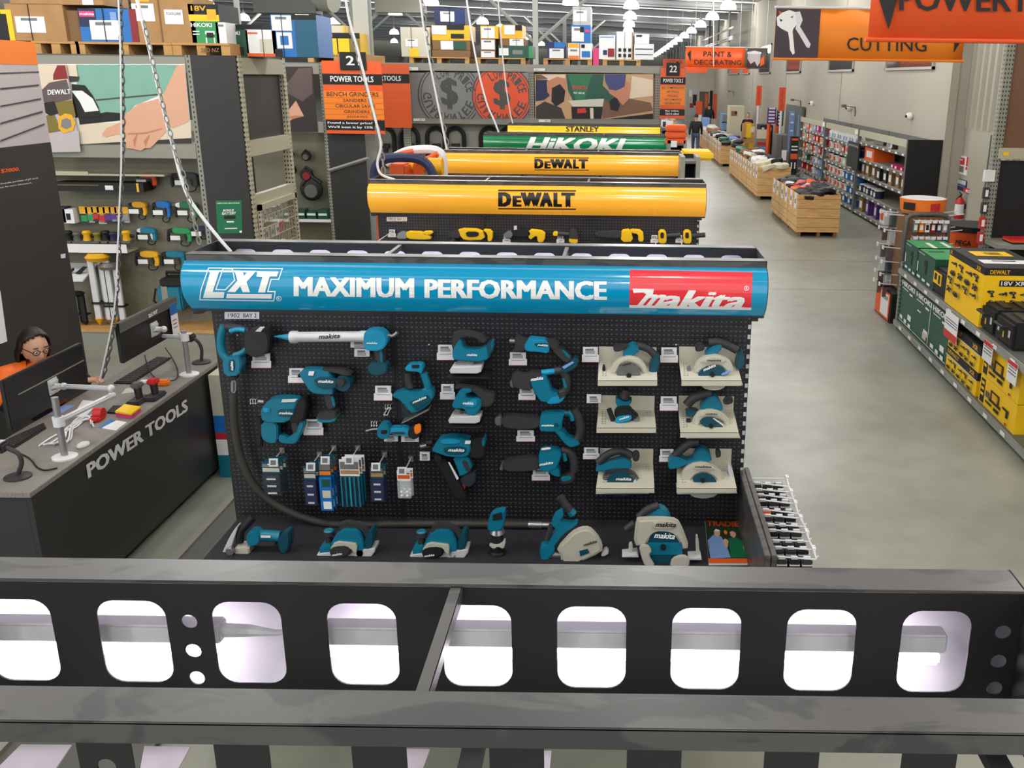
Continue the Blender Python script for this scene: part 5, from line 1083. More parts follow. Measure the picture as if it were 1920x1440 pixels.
for z0, z1 in ((3.34, 3.5), (2.2, 2.36)):
 mb = MB(); mb.box((xa, YD2 - .02, z0), (xb, YD2 + .06, z1), 'rack_grey'); mb.build('beam', bD, smooth=False)
mb = MB(); mb.box((xa, YD2 + .06, 3.46), (xb, YD2 + 1.6, 3.495), 'rack_dark'); mb.build('top_deck', bD, smooth=False)
mb = MB(); mb.box((xa, YD2 + .35, 0), (xb, YD2 + .4, 3.4), 'rack_grey'); mb.build('back_wall', bD, smooth=False)
Yp = YD2 - .03
def emblem(label, q, cxy, r, bg, fg, ink, extra):
 po = poster('guarantee_poster', label, q, R3, Yp, extra, bg)
 (cx, cy), = pts(cxy, R3); c = at(cx, cy, Y=Yp - .005); R_ = r / 4 / (1800 / 21.7)
 qq = [at(x, y, Y=Yp) for x, y in pts(q, R3)]; lo_z, hi_z = min(v.z for v in qq), max(v.z for v in qq); hi_x = max(v.x for v in qq)
 def clip(mb):
  for co, no in (((0, 0, lo_z), (0, 0, -1)), ((0, 0, hi_z), (0, 0, 1)), ((hi_x, 0, 0), (1, 0, 0))): bmesh.ops.bisect_plane(mb.bm, geom=list(mb.bm.verts) + list(mb.bm.edges) + list(mb.bm.faces), plane_co=co, plane_no=no, clear_outer=True)
 mb = MB(); n = 40
 def rg(r0, r1, m, d):
  for k in range(n):
   a0, a1 = 2 * math.pi * k / n, 2 * math.pi * (k + 1) / n
   mb.flat([c + Vector((f * math.cos(a), -d, f * math.sin(a))) for f, a in ((r0, a0), (r1, a0), (r1, a1), (r0, a1))], m)
 rg(.001, R_, fg, 0); rg(R_ * .96, R_, ink, .001); rg(R_ * .88, R_ * .91, ink, .001)
 o = c + Vector((-R_ * .28, -.002, -R_ * .42)); text3(mb, '$', ink, o, (R_ * .56, 0, 0), (0, 0, R_ * .95), bold=.045)
 def arc(s, a0, a1, r0, r1):
  L_ = len(s)
  for i, ch in enumerate(s):
   if ch == ' ': continue
   t0, t1 = a0 + (a1 - a0) * (i + .08) / L_, a0 + (a1 - a0) * (i + .92) / L_
   text3(mb, ch, ink, None, None, None, bold=.04, f=lambda u, v: c + Vector(((r0 + (r1 - r0) * v) * math.cos(t0 + (t1 - t0) * u), -.002, (r0 + (r1 - r0) * v) * math.sin(t0 + (t1 - t0) * u))), cuts=1)
 arc('LOW PRICE', 2.2, .15, R_ * .56, R_ * .84); arc('GUARANTEE', 3.0, 6.05, R_ * .56, R_ * .84)
 clip(mb); mb.build('emblem', po, smooth=False)
 return po
emblem('grey guarantee poster with round dollar emblem, at the back', '175,545 680,545 680,885 190,885', '490,715', 235, 'poster_grey', 'poster_grey', 'emblem_grey', [])
emblem('orange round guarantee emblem on grey, right of the grey one', '681,545 1085,545 1085,888 681,886', '885,722', 225, 'poster_grey', 'orange_deep', 'emblem_grey', [])
poster('shop_poster', 'wide poster of two hands guiding a green router', '1130,555 2020,555 2020,892 1135,892', R3, Yp, [('poster_cream', '1180,560 1360,560 1360,600 1240,610'), ('poster_brown', '1136,560 1180,560 1230,590 1140,600'), ('poster_wood', '1135,780 1400,740 1700,760 2018,720 2018,890 1135,890'), ('poster_dark', '1140,800 1205,760 1330,810 1360,890 1140,890'), ('soft_black', '1700,890 2018,850 2018,892 1700,892'), ('poster_brown', '1600,740 1640,700 2000,770 2018,830 1640,890'), ('poster_cream', '1860,570 2018,600 2018,720 1840,740'), ('navy', '1140,600 1230,600 1240,720 1200,750 1136,760'), ('skin_dark', '1220,610 1300,575 1360,590 1360,680 1250,720 1225,690'), ('soft_black', '1260,660 1320,630 1360,680 1350,760 1290,800 1255,760'),
 ('dark_green', '1365,557 1650,557 1640,640 1700,700 1690,740 1530,745 1500,780 1425,770 1380,680'), ('green', '1380,560 1560,560 1500,760 1440,760'), ('magnesium', '1380,755 1650,740 1640,800 1420,800'), ('soft_black', '1405,800 1640,800 1630,890 1410,890'), ('red', '1450,815 1510,810 1520,845 1450,850'), ('poster_cream', '1545,810 1570,808 1572,890 1548,890'), ('dark_green', '1600,720 1740,690 1760,760 1690,760'), ('soft_black', '1690,760 1740,720 1770,790 1750,835 1700,820'),
 ('skin_dark', '1680,660 1810,600 1850,640 1840,740 1790,790 1750,740 1690,700'), ('shirt_blue', '1655,557 1815,557 1805,650 1740,680 1690,670 1660,610')], 'poster_wood', texts=[('BOSCH', 'red', '1415,670 1522,672 1415,640', .05), ('POF 1300 AE', 'white', '1422,704 1505,706 1422,690', .04)])
shelf_number(762, 126, 784, 132, Yp - .03, '7612', '', 'white strip with number above the grey guarantee poster'); shelf_number(1001, 128, 1022, 133, Yp - .03, '2211', '', 'white strip reading 2211 above the router poster'); shelf_number(775, 222, 797, 227, Yp - .03, '', 'BAY 12', 'white strip with bay number under the grey guarantee poster'); shelf_number(1010, 224, 1032, 229, Yp - .03, '', 'BAY 11', 'white strip with bay number under the router poster')
for k, x in enumerate((8, 190, 390, 535, 790, 940)):
 (a, b), (c, d) = pts(f'{x - 62},960 {x + 62},1120', R3); Y = YD2 + .29; p0, p1 = at(a, d, Y=Y), at(c, b, Y=Y); w = (p1.x - p0.x) / 2; cx = p0.x + w
 r = thing('belt_display', f'dark arched belt display on the grey back wall, {ORD[k]} from the left', 'display', (cx, Y, p0.z - .5), group='arched displays')
 mb = MB(); mb.tube([(cx - w, Y, p0.z - .5)] + [(cx + w * math.cos(t), Y, p1.z - w + w * math.sin(t)) for t in [math.pi - math.pi * i / 10 for i in range(11)]] + [(cx + w, Y, p0.z - .5)], .055, 'soft_black', n=6); mb.build('arch', r)
 for j in range(3):
  mb = MB(); zz = p1.z - .45 - .35 * j; mb.box((cx - w * .45, Y - .05, zz), (cx + w * .45, Y + .05, zz + .1), 'soft_black'); mb.box((cx - .04, Y - .05, zz - .1), (cx + .04, Y + .0595, zz), 'soft_black'); mb.build('clamp', r, smooth=False)
# ================================================================ service counter
XC, ZC = -3.37, .94
r = thing('service_counter', 'black service counter with grey top, letters on its front', 'counter', (-3.85, 6.0, 0))
mb = MB(); mb.box((-4.02, 5.03, ZC - .03), (XC + .01, 7.75, ZC), 'laminate', .003); mb.build('counter_top', r)
mb = MB(); mb.box((XC - .03, 5.05, .07), (XC, 7.72, ZC - .03), 'counter_black'); f = mb.build('front_panel', r, smooth=False)
mb = MB(); mb.box((-3.99, 7.69, .07), (XC - .03, 7.72, ZC - .03), 'counter_black'); mb.build('end_panel', r, smooth=False)
mb = MB(); mb.box((-3.99, 5.05, .07), (XC - .031, 5.08, ZC - .03), 'counter_black'); mb.build('end_panel', r, smooth=False)
mb = MB(); mb.box((-3.95, 5.1, .0), (XC - .06, 7.66, .07), 'soft_black'); mb.build('toe_kick', r, smooth=False)
mat('letter_white', (226, 226, 228), .5)
o, u, v = [at(x, y, X=XC + .004) for x, y in pts('662,1352 1412,838 645,1246', R7)]
lettering('POWER TOOLS', 'letter_white', o, u - o, v - o, f, bold=.06)
mb = MB()
for k, (m, za, zb) in enumerate((('magnesium', .55, .9), ('blue', .4, .55), ('red', .34, .4), ('white', .2, .34), ('teal', .0, .2))): mb.box((XC + .03, 7.45, za), (XC + .2, 7.9, zb), m)
tag(mb.build('tool_carton', smooth=False), 'tall white and blue tool carton standing at the far end of the counter', 'carton')
def screen(label, X, tl, br, extra):
 a, b = at(*tl, X=X), at(*br, X=X); y0, y1 = a.y, b.y; z0, z1 = b.z, a.z
 z0 = max(z0, ZC + .05)
 r = thing('monitor', label, 'monitor', (X, (y0 + y1) / 2, z0), group='monitors on the counter')
 mb = MB(); mb.box((X - .035, y0, z0), (X, y1, z1), 'black_plastic', .006); mb.build('housing', r)
 mb = MB(); mb.box((X - .038, y0 + .012, z0 + .02), (X - .0352, y1 - .012, z1 - .012), 'glass_black'); mb.build('panel', r, smooth=False)
 return r, y0, y1, z0, z1
XM = -3.98
m1, y0, y1, z0, z1 = screen('black monitor in front of the woman, seen from behind', XM, (6, 715), (168, 728), None)
mb = MB(); mb.box((XM, y0 + .12, z1 - .135), (XM + .004, y1 - .02, z1 - .128), 'rack_grey'); mb.build('seam', m1, smooth=False)
def arm(label, XM, plate, elbow, joint, base, top, group='silver monitor arms'):
 """monitor arm: mounting plate, two links, post, round foot"""
 B_ = at(*base, Z=ZC); P = at(*plate, X=XM + .03); r = thing('desk_mount', label, 'monitor mount', (B_.x, B_.y, ZC), group=group)
 mb = MB(); mb.lathe((B_.x, B_.y, ZC), (B_.x, B_.y, ZC + .018), [(0, .075), (.6, .075), (1, .06)], 'white_plastic', 22); mb.build('foot', r)
 zt = at(top[0], top[1], Y=B_.y).z; mb = MB(); mb.lathe((B_.x, B_.y, ZC + .018), (B_.x, B_.y, zt), [(0, .021), (1, .021)], 'aluminium', 14); mb.build('post', r)
 zj = at(joint[0], joint[1], Y=B_.y).z; E_ = at(*elbow, Y=(B_.y + P.y) / 2 + .12)
 mb = MB(); mb.lathe((B_.x, B_.y, zj - .03), (B_.x, B_.y, zj + .03), [(0, .034), (1, .034)], 'white_plastic', 14); mb.build('collar', r)
 for nm, a, b in (('lower_link', Vector((B_.x, B_.y, zj)), Vector((E_.x, E_.y, zj - .01))), ('upper_link', Vector((E_.x, E_.y, zj + .04)), Vector((P.x + .05, P.y, P.z)))):
  mb = MB(); d = (b - a); s = d.cross(Vector((0, 0, 1))).normalized() * .022; mb.ext([a + s + Vector((0, 0, -.014)), b + s + Vector((0, 0, -.014)), b - s + Vector((0, 0, -.014)), a - s + Vector((0, 0, -.014))], (0, 0, .028), 'silver_light', .009); mb.ball(a, .026, 'silver_light'); mb.ball(b, .026, 'silver_light'); mb.build(nm, r)
 mb = MB(); mb.box((XM + .001, P.y - .055, P.z - .055), (XM + .012, P.y + .055, P.z + .055), 'silver_light', .003)
 for k in range(3): mb.box((XM + .012, P.y - .045, P.z - .04 + .03 * k), (XM + .03 - .004 * k, P.y + .045, P.z - .02 + .03 * k), 'silver_light')
 mb.tube([(XM + .02, P.y, P.z), (P.x + .05, P.y, P.z)], .02, 'silver_light'); mb.build('mounting_plate', r)
 return r
arm('silver monitor arm nearest, holding the monitor in front of the woman', XM, (106, 724), (207, 722), (110, 790), (122, 858), (107, 745))
X2 = -3.62
m2, y0, y1, z0, z1 = screen('black monitor at the far end of the counter, blue sticker on its corner', X2, (222, 607), (337, 622), None)
mb = MB(); mb.box((X2 + .001, y0, z1 - .07), (X2 + .012, y1, z1 + .002), 'rack_dark', .003); ch = mb.build('chin', m2)
txtX('acer', 'white', '1118,1185 1188,1143 1110,1160', R6, X2 + .016, m2, bold=.04)
mb = MB(); a, b = at(305, 584, X=X2), at(334, 625, X=X2); mb.box((X2 + .014, b.y - .12, z0 - .0), (X2 + .016, b.y, z1 - .045), 'paper'); mb.box((X2 + .015, b.y - .12, z1 - .13), (X2 + .017, b.y, z1 - .045), 'blue')
for k in range(3): mb.box((X2 + .0165, b.y - .1, z0 + .06 + .03 * k), (X2 + .0175, b.y - .03, z0 + .068 + .03 * k), 'red' if k == 1 else 'ink_grey')
mb.build('sticker', m2, smooth=False)
arm('silver monitor arm holding the far monitor', X2, (295, 617), (272, 660), (355, 632), (355, 703), (346, 620))
def keyboard(label, q):
 c = [at(x, y, Z=ZC + .012) for x, y in pts(q, R7)]; ctr = sum(c, Vector()) / 4
 r = thing('keyboard', label, 'keyboard', (ctr.x, ctr.y, ZC), group='keyboards on the counter')
 mb = MB(); mb.ext(c, (0, 0, -.012), 'black_plastic', .003); mb.build('body', r)
 mb = MB()
 for i in range(14):
  for j in range(5):
   p = []
   for u, v in ((i + .1, j + .1), (i + .9, j + .1), (i + .9, j + .9), (i + .1, j + .9)):
    u, v = .02 + .96 * u / 14, .06 + .88 * v / 5; a = c[0] + (c[1] - c[0]) * v; b = c[3] + (c[2] - c[3]) * v; p.append(a + (b - a) * u + Vector((0, 0, .0005)))
   mb.ext(p, (0, 0, .005), 'dark_grip')
 mb.build('keys', r, smooth=False)
keyboard('black keyboard at the far end of the counter', '850,628 985,632 1285,440 1180,432'); keyboard('black keyboard under the near monitor', '0,1075 100,1118 345,965 330,930')
def gooseneck(label, base, path, Y0, head=True):
 B_ = at(*base, Z=ZC); r = thing('scanner_stand', label, 'scanner', (B_.x, B_.y, ZC), group='barcode scanners')
 mb = MB(); mb.lathe((B_.x, B_.y, ZC), (B_.x, B_.y, ZC + .02), [(0, .075), (.5, .075), (1, .05)], 'dark_grip', 20); mb.build('foot', r)
 p = [Vector((B_.x, B_.y, ZC + .018))] + [at(*q, Y=B_.y) for q in path]; mb = MB(); mb.tube(chaikin([tuple(v) for v in p], 2, False), .014, 'dark_grip'); mb.build('neck', r)
 if head:
  e = p[-1]; mb = MB(); mb.box((e.x - .09, e.y - .045, e.z - .03), (e.x + .02, e.y + .045, e.z + .03), 'dark_grip', .012); mb.box((e.x - .05, e.y - .03, e.z + .03), (e.x, e.y + .03, e.z + .034), 'silver_light'); mb.build('head', r)
gooseneck('black gooseneck scanner at the near left corner of the counter', (34, 895), [(42, 868), (36, 850), (18, 842), (6, 838)], 0); gooseneck('black gooseneck scanner behind the far monitor arm', (378, 680), [(379, 655), (372, 640), (360, 633)], 0)
def handheld(label, q, cap):
 (x, y), = pts(q, R7); B_ = at(x, y, Z=ZC); r = thing('handheld_terminal', label, 'terminal', (B_.x, B_.y, ZC), group='handheld terminals')
 mb = MB(); mb.box((B_.x - .05, B_.y - .1, ZC), (B_.x + .05, B_.y + .1, ZC + .03), 'dark_grip', .01); mb.build('cradle', r)
 mb = MB(); mb.tube([(B_.x, B_.y + .02, ZC + .03), (B_.x - .01, B_.y + .03, ZC + .11)], [.026, .03], 'black_plastic'); mb.build('grip', r)
 mb = MB(); mb.box((B_.x - .045, B_.y - .01, ZC + .1), (B_.x + .025, B_.y + .07, ZC + .14), cap, .01); mb.build('head', r)
handheld('olive-black handheld terminal in its cradle', '1040,775', 'rack_dark'); handheld('handheld terminal with red cap in its cradle', '1160,745', 'red')
r = thing('yellow_scanner', 'small yellow device behind the red-capped terminal', 'device', at(*pts('1225,650', R7)[0], Z=ZC)); p = Vector(r['org']); mb = MB(); mb.box((p.x - .05, p.y - .03, ZC), (p.x + .05, p.y + .03, ZC + .045), 'bright_orange', .012); mb.build('body', r)
mb = MB(); p = at(*pts('1090,632', R7)[0], Z=ZC); mb.box((p.x - .04, p.y - .03, ZC), (p.x + .04, p.y + .03, ZC + .02), 'white_plastic', .008); tag(mb.build('mouse'), 'small white mouse by the yellow device', 'mouse')
def sheet_on(label, q, m, h=.002, cat='paper', name='paper_sheet', group='papers on the counter', extra=None):
 c = [at(x, y, Z=ZC + h) for x, y in pts(q, R7)]; mb = MB(); mb.ext(c, (0, 0, -h), m)
 if extra:
  for mm, e, hh in extra: mb.ext([at(x, y, Z=ZC + h + hh) for x, y in pts(e, R7)], (0, 0, -hh), mm)
 tag(mb.build(name, smooth=False), label, cat, group)
sheet_on('block of yellow notes on pink ones', '865,850 985,870 1055,815 935,795', 'pink', .03, 'notepad', 'note_block', None, [('yellow', '862,843 985,862 1055,808 935,790', .012)])
sheet_on('white form with a blue border near the counter edge', '735,965 870,988 950,925 830,905', 'paper', .002, extra=[('blue', '735,965 760,970 870,912 830,905', .001)]); sheet_on('pale yellow slip beside the handheld terminals', '910,712 1005,700 1030,665 945,672', 'cream_metal'); sheet_on('white paper under the near monitor arm', '545,880 640,885 740,770 620,760', 'paper'); sheet_on('blue and white leaflet behind the near arm post', '365,870 440,872 560,800 480,795', 'light_blue'); sheet_on('black tray behind the note block', '800,850 905,855 950,800 850,800', 'soft_black', .012, 'tray', 'pen_tray', None)
r = thing('tape_dispenser', 'red tape dispenser beside the note block', 'dispenser', at(*pts('750,900', R7)[0], Z=ZC)); p = Vector(r['org']); mb = MB(); mb.lathe((p.x - .03, p.y, ZC + .04), (p.x + .03, p.y, ZC + .04), [(0, .02), (0, .04), (1, .04), (1, .02)], 'red', 16); mb.build('roll', r); mb = MB(); mb.box((p.x - .035, p.y - .09, ZC), (p.x + .035, p.y + .02, ZC + .03), 'red', .008); mb.build('base', r)
r = thing('computer_mouse', 'pale grey mouse beside the near arm foot', 'mouse', at(*pts('625,1105', R7)[0], Z=ZC)); p = Vector(r['org']); mb = MB(); mb.ball((p.x, p.y, ZC + .008), .055, 'white_plastic', (.62, 1, .34)); mb.build('shell', r); mb = MB(); mb.ball((p.x, p.y + .035, ZC + .022), .008, 'rack_grey'); mb.build('wheel', r)
r = thing('cable_bundle', 'tangle of white cables around the near arm post', 'cables', at(*pts('470,1010', R7)[0], Z=ZC)); rng = random.Random(4)
for k in range(7):
 q = [(300 + 30 * k, 1115 - 8 * k), (370 + 30 * k, 1060 + 10 * (k % 3)), (460 + 12 * k, 1010 - 12 * k), (560 + 10 * k, 960 - 14 * k), (640 + 6 * k, 900 - 4 * k), (690, 880 + 12 * k)]
 mb = MB(); mb.tube(chaikin([tuple(at(*pts(f'{x + rng.uniform(-14, 14)},{y + rng.uniform(-14, 14)}', R7)[0], Z=ZC + .008 + .006 * (k % 3))) for x, y in q], 2, False), .006, 'white_plastic', n=6); mb.build('cable', r)
for lab, q in (('thin black cable looping from the far monitor arm', '1085,425 1110,520 1150,590 1230,620 1330,610 1335,530 1290,440 1240,370'), ('thin dark cable curling along the near corner', '150,1160 230,1200 280,1270 340,1290 430,1270')):
 mb = MB(); mb.tube(chaikin([tuple(at(x, y, Z=ZC + (.006 if 'near' in lab else .02 + .1 * (1 - abs(i - 3.5) / 3.5 if False else 0)))) for i, (x, y) in enumerate(pts(q, R7))], 2, False), .005, 'soft_black', n=6); tag(mb.build('cable'), lab, 'cable')
def skin_body(name, joints, edges, m, parent, levels=2, root=0):
 me = bpy.data.meshes.new(name); org = Vector(parent['org'])
 me.from_pydata([Vector(j[:3]) - org for j in joints], edges, []); me.materials.append(MATS[m])
 o = bpy.data.objects.new(name, me); COL.objects.link(o); o.parent = parent
 md = o.modifiers.new('skin', 'SKIN'); md.use_smooth_shade = True
 for i, v in enumerate(me.skin_vertices[0].data):
  rr = joints[i][3]; v.radius = rr if isinstance(rr, tuple) else (rr, rr); v.use_root = (i == root)
 s = o.modifiers.new('sub', 'SUBSURF'); s.levels = levels; s.render_levels = levels
 return o
hc = at(64, 652, Y=6.95)
w = thing('person', 'woman with dark hair and glasses in an orange vest, looking down at her screen', 'person', (hc.x, hc.y, .45))
fx = Vector((.8, -.55, -.25)).normalized()   # the way she looks: towards the aisle and down
hx, hy, hz = hc
def H(a, b, c):   # head axes: forward, left, up
 f = fx; l = Vector((0, 0, 1)).cross(f).normalized(); u = f.cross(l)
 return hc + (f * a + l * b + u * c) * 1.14
mb = MB(); bm_ = mb.bm
g = bmesh.ops.create_uvsphere(bm_, u_segments=28, v_segments=20, radius=1)
mb.mi('skin')
for v in g['verts']:
 x, y, z = v.co;
 sx = .098; sy = .078; sz = .122
 if z < 0: sy *= 1 + .28 * z; sx *= 1 + .1 * z
 a, b, c = x * sx, y * sy, z * sz
 if x > .5:
  nose = math.exp(-((y / .16) ** 2 + ((z + .12) / .2) ** 2)); a += .024 * nose
  for s in (-1, 1): a -= .011 * math.exp(-(((y - s * .36) / .18) ** 2 + ((z - .12) / .13) ** 2))
  a += .006 * math.exp(-((y / .28) ** 2 + ((z + .5) / .09) ** 2)); a += .008 * math.exp(-((y / .25) ** 2 + ((z + .85) / .15) ** 2))
 v.co = H(a, b, c)
body = [(hx - .06, hy + .1, .62, (.17, .13)), (hx - .05, hy + .08, .85, (.16, .12)), (hx - .03, hy + .05, 1.02, (.2, .12)), (hx - .01, hy + .02, 1.12, (.09, .08)), (hx, hy, 1.22, .055), (hx + .01, hy - .005, hz - .03, .055),
  (hx + .1, hy + .2, 1.06, .07), (hx + .2, hy + .26, .9, .055), (hx + .3, hy + .08, 1.0, .042), (hx - .16, hy - .16, 1.06, .075), (hx - .14, hy - .3, .88, .06), (hx + .18, hy - .28, 1.0, .045)]
mb.build('head', w)
skin_body('body', body, [(0, 1), (1, 2), (2, 3), (3, 4), (4, 5), (2, 6), (6, 7), (7, 8), (2, 9), (9, 10), (10, 11)], 'jacket', w, 2, 0)
vest = [(hx - .06, hy + .1, .7, (.19, .15)), (hx - .05, hy + .08, .9, (.185, .145)), (hx - .03, hy + .05, 1.05, (.2, .135)), (hx + .1, hy + .2, 1.07, .1), (hx + .19, hy + .27, .98, .085), (hx - .16, hy - .16, 1.07, .105), (hx - .16, hy - .26, .95, .095), (hx - .13, hy - .33, .86, .085)]
skin_body('hivis_vest', vest, [(0, 1), (1, 2), (2, 3), (3, 4), (2, 5), (5, 6), (6, 7)], 'hivis', w, 2, 0)
for s, p in ((1, (hx + .3, hy + .08, .985)), (-1, (hx + .18, hy - .28, .985))):
 P = Vector(p); d = Vector((.9, -.3 * s + .1, 0)).normalized(); l = Vector((-d.y, d.x, 0)); hb = MB()
 hb.ball(P + d * .05, .048, 'skin', (1, .85, .4))
 for k, (o, L_) in enumerate(((-.03, .06), (-.01, .075), (.01, .072), (.028, .055))):
  q = P + d * .085 + l * o; hb.tube([q, q + d * L_ * .5 + Vector((0, 0, .006)), q + d * L_ + Vector((0, 0, -.01))], [.0095, .009, .007], 'skin', n=8)
 q = P + d * .04 + l * .045 * s; hb.tube([q, q + d * .03 + l * .02 * s, q + d * .06 + l * .022 * s], [.011, .01, .008], 'skin', n=8); hb.build('hand', w)
mb = MB(); g = bmesh.ops.create_uvsphere(mb.bm, u_segments=28, v_segments=20, radius=1); mb.mi('hair'); kill = []
for v in g['verts']:
 x, y, z = v.co.copy(); front = x > .32 + max(0, z - .35) * .9 and z < .78
 if front: kill.append(v)
 r_ = 1.13 + .02 * math.sin(20 * math.atan2(y, x))
 a, b, c = x * .103 * r_, y * .088 * r_, z * .128 * 1.1
 if z < -.1 : b *= 1 + .3 * min(1, -z); c = c * 1.5; a -= .02
 v.co = H(a - .006, b, c + .004)
bmesh.ops.delete(mb.bm, geom=kill, context='VERTS'); h_ = mb.build('hair', w); sd = h_.modifiers.new('th', 'SOLIDIFY'); sd.thickness = .012
mb = MB()
for s in (-1, 1):
 c = H(.098, s * .033, .012); l = Vector((0, 0, 1)).cross(fx).normalized(); u = fx.cross(l)
 mb.tube([c + l * .026 * math.cos(t) + u * .019 * math.sin(t) for t in [2 * math.pi * i / 14 for i in range(14)]], .0028, 'soft_black', n=6, closed=True); mb.tube([H(.098, s * .058, .016), H(0, s * .085, .02)], .0028, 'soft_black', n=6)
mb.tube([H(.1, -.008, .014), H(.1, .008, .014)], .0028, 'soft_black', n=6); mb.build('glasses', w)
mb = MB()
for s in (-1, 1): mb.ball(H(.083, s * .03, .012), .011, 'white'); mb.ball(H(.0915, s * .03, .01), .0055, 'soft_black'); mb.tube([H(.088, s * .016, .038), H(.088, s * .046, .04)], .004, 'hair', n=6)
mb.build('eyes', w)
mb = MB(); mb.tube([H(.088, -.022, -.062), H(.094, 0, -.06), H(.088, .022, -.062)], .0055, 'dark_red', n=6); mb.build('mouth', w)
mb = MB();
for s in (-1, 1): mb.ball(H(-.005, s * .082, -.002), .026, 'skin', (.7, .4, 1))
mb.build('ears', w)
r = thing('stool', 'black stool under the woman behind the counter', 'stool', (hx - .06, hy + .1, 0)); mb = MB(); mb.lathe((hx - .06, hy + .1, .5), (hx - .06, hy + .1, .56), [(0, .17), (1, .17)], 'soft_black'); mb.build('seat', r); mb = MB(); mb.lathe((hx - .06, hy + .1, 0), (hx - .06, hy + .1, .5), [(0, .2), (.05, .2), (.06, .03), (1, .03)], 'steel_grey'); mb.build('pedestal', r)
def chain(label, path, Y, pitch=.045, r=.0055, m='silver'):
 P = [at(x, y, Y=Y) for x, y in path]; L = [0]
 for a, b in zip(P, P[1:]): L.append(L[-1] + (b - a).length)
 def pos(s):
  for i in range(len(P) - 1):
   if s <= L[i + 1] or i == len(P) - 2: return P[i].lerp(P[i + 1], (s - L[i]) / (L[i + 1] - L[i]))
 mb = MB(); n = int(L[-1] / pitch)
 for k in range(n):
  c = pos((k + .5) * pitch); t = (pos(min((k + 1) * pitch, L[-1])) - pos(k * pitch)).normalized(); s = t.cross(Vector((0, 1, 0))) if k % 2 else Vector((0, 1, 0)); s.normalize()
  mb.tube([c + t * (pitch * .62 * math.cos(q)) + s * (pitch * .3 * math.sin(q)) for q in [2 * math.pi * i / 8 for i in range(8)]], r, m, n=4, closed=True)
 return tag(mb.build('hanging_chain'), label, 'chain', 'chains from the roof')
def drape(label, path, Ys, r, m='white_plastic', name='hanging_cable'):
 P = [at(x, y, Y=Y) for (x, y), Y in zip(path, Ys if isinstance(Ys, (list, tuple)) else [Ys] * len(path))]
 d = (P[0] - P[1]); P = [P[0] + d * ((6.9 - P[0].z) / max(d.z, .05)) if d.z > .02 else P[0]] + P if path[0][1] <= 0 else P
 mb = MB(); mb.tube(chaikin([tuple(p) for p in P], 2, False), r, m, n=8)
 return tag(mb.build(name), label, 'cable', 'cables from the roof')
chain('long steel chain hanging down to the counter', [(225, -60), (228, 100), (231, 200), (230, 300), (227, 360), (224, 460), (220, 540), (212, 620), (205, 660), (192, 712)], 6.7, .045, .0055, 'rack_dark')
drape('pale cable strapped to the chain over the counter', [(222, 0), (226, 90), (228, 300), (225, 360), (220, 480), (217, 560), (208, 620), (198, 665), (187, 714)], 6.68, .006)
drape('thick white cable swinging down into the blue sign canopy', [(257, 0), (275, 70), (292, 145), (310, 220), (326, 280), (338, 330), (352, 370), (385, 415), (415, 452), (433, 472)], 5.12, .0095)
chain('short chain beside the thick white cable, hooked to the blue sign', [(270, 40), (290, 130), (304, 190), (322, 260), (330, 290), (345, 330), (358, 390), (368, 430), (376, 466)], 4.95, .034, .0032, 'rack_grey')
drape('white cable looping onto the nearer amber sign', [(648, 0), (655, 40), (670, 90), (690, 170), (708, 240), (716, 275), (706, 305), (712, 328), (740, 337)], 8.75, .011)
chain('chain down to the nearer amber sign', [(650, -20), (658, 60), (675, 120), (695, 190), (712, 260), (718, 300), (719, 333)], 8.8, .06, .0055, 'rack_grey')
drape('white cable down to the second amber sign', [(788, 0), (795, 60), (806, 120), (818, 180), (830, 240), (838, 284)], 12.3, .012); chain('chain down to the second amber sign', [(789, -10), (800, 70), (812, 135), (826, 205), (836, 260), (841, 285)], 12.33, .08, .007, 'rack_grey')
drape('white cable down to the green sign', [(875, 0), (885, 70), (898, 140), (914, 200), (925, 222), (935, 248)], 16.0, .014); drape('thin cable down to the yellow sign', [(934, 0), (940, 80), (948, 160), (957, 215), (962, 234)], 19.4, .012)
drape('thin steel wire down to the paint banner', [(1338, 0), (1338, 60), (1338, 124)], 33.8, .02, 'silver')
# ================================================================ right side: low rack with boxed kits
RZ = -.034; RK0 = Vector((3.65, 8.2, 0))
def rk(px, py):
 """pixel -> (distance along the low rack, height) on the rack's front plane"""
 a, b = px - PCX, py - PCY
 u, v = (a * CR + b * SR) / FPX, (-a * SR + b * CR) / FPX
 d = Vector((u, CP - v * SP, -(SP + v * CP))); t = (3.65 - .034 * 8.2) / (d.x - .034 * d.y); p = Vector((0, 0, CAMH)) + d * t
 return (p.y - 8.2) / math.cos(.034), p.z
def rw(x, y, z): return Matrix.Translation(RK0) @ Matrix.Rotation(RZ, 4, 'Z') @ Vector((x, y, z))
def rmat(x, y, z): return Matrix.Translation(RK0) @ Matrix.Rotation(RZ, 4, 'Z') @ Matrix.Translation((x, y, z))
r = thing('low_shelf_rack', 'low grey rack along the right aisle loaded with boxed tool kits', 'shelving', rw(.45, 2.2, 0))
L0, L1 = -.35, 4.72
def rb(mb, a, b, m, bev=0): mb.box(a, b, m, bev, M=rmat(0, 0, 0))
for yy in (L0, L1 - .07):
 for x in (0, .85):
  mb = MB(); rb(mb, (x, yy, 0), (x + .05, yy + .07, .92 if x == 0 else 1.0), 'slotted_grey'); mb.build('upright', r, smooth=False)
mb = MB(); rb(mb, (.05, L0, .02), (.06, L0 + .01, .9), 'rack_grey'); mb.build('side_brace', r, smooth=False)
SZ = .84; BZ = .13
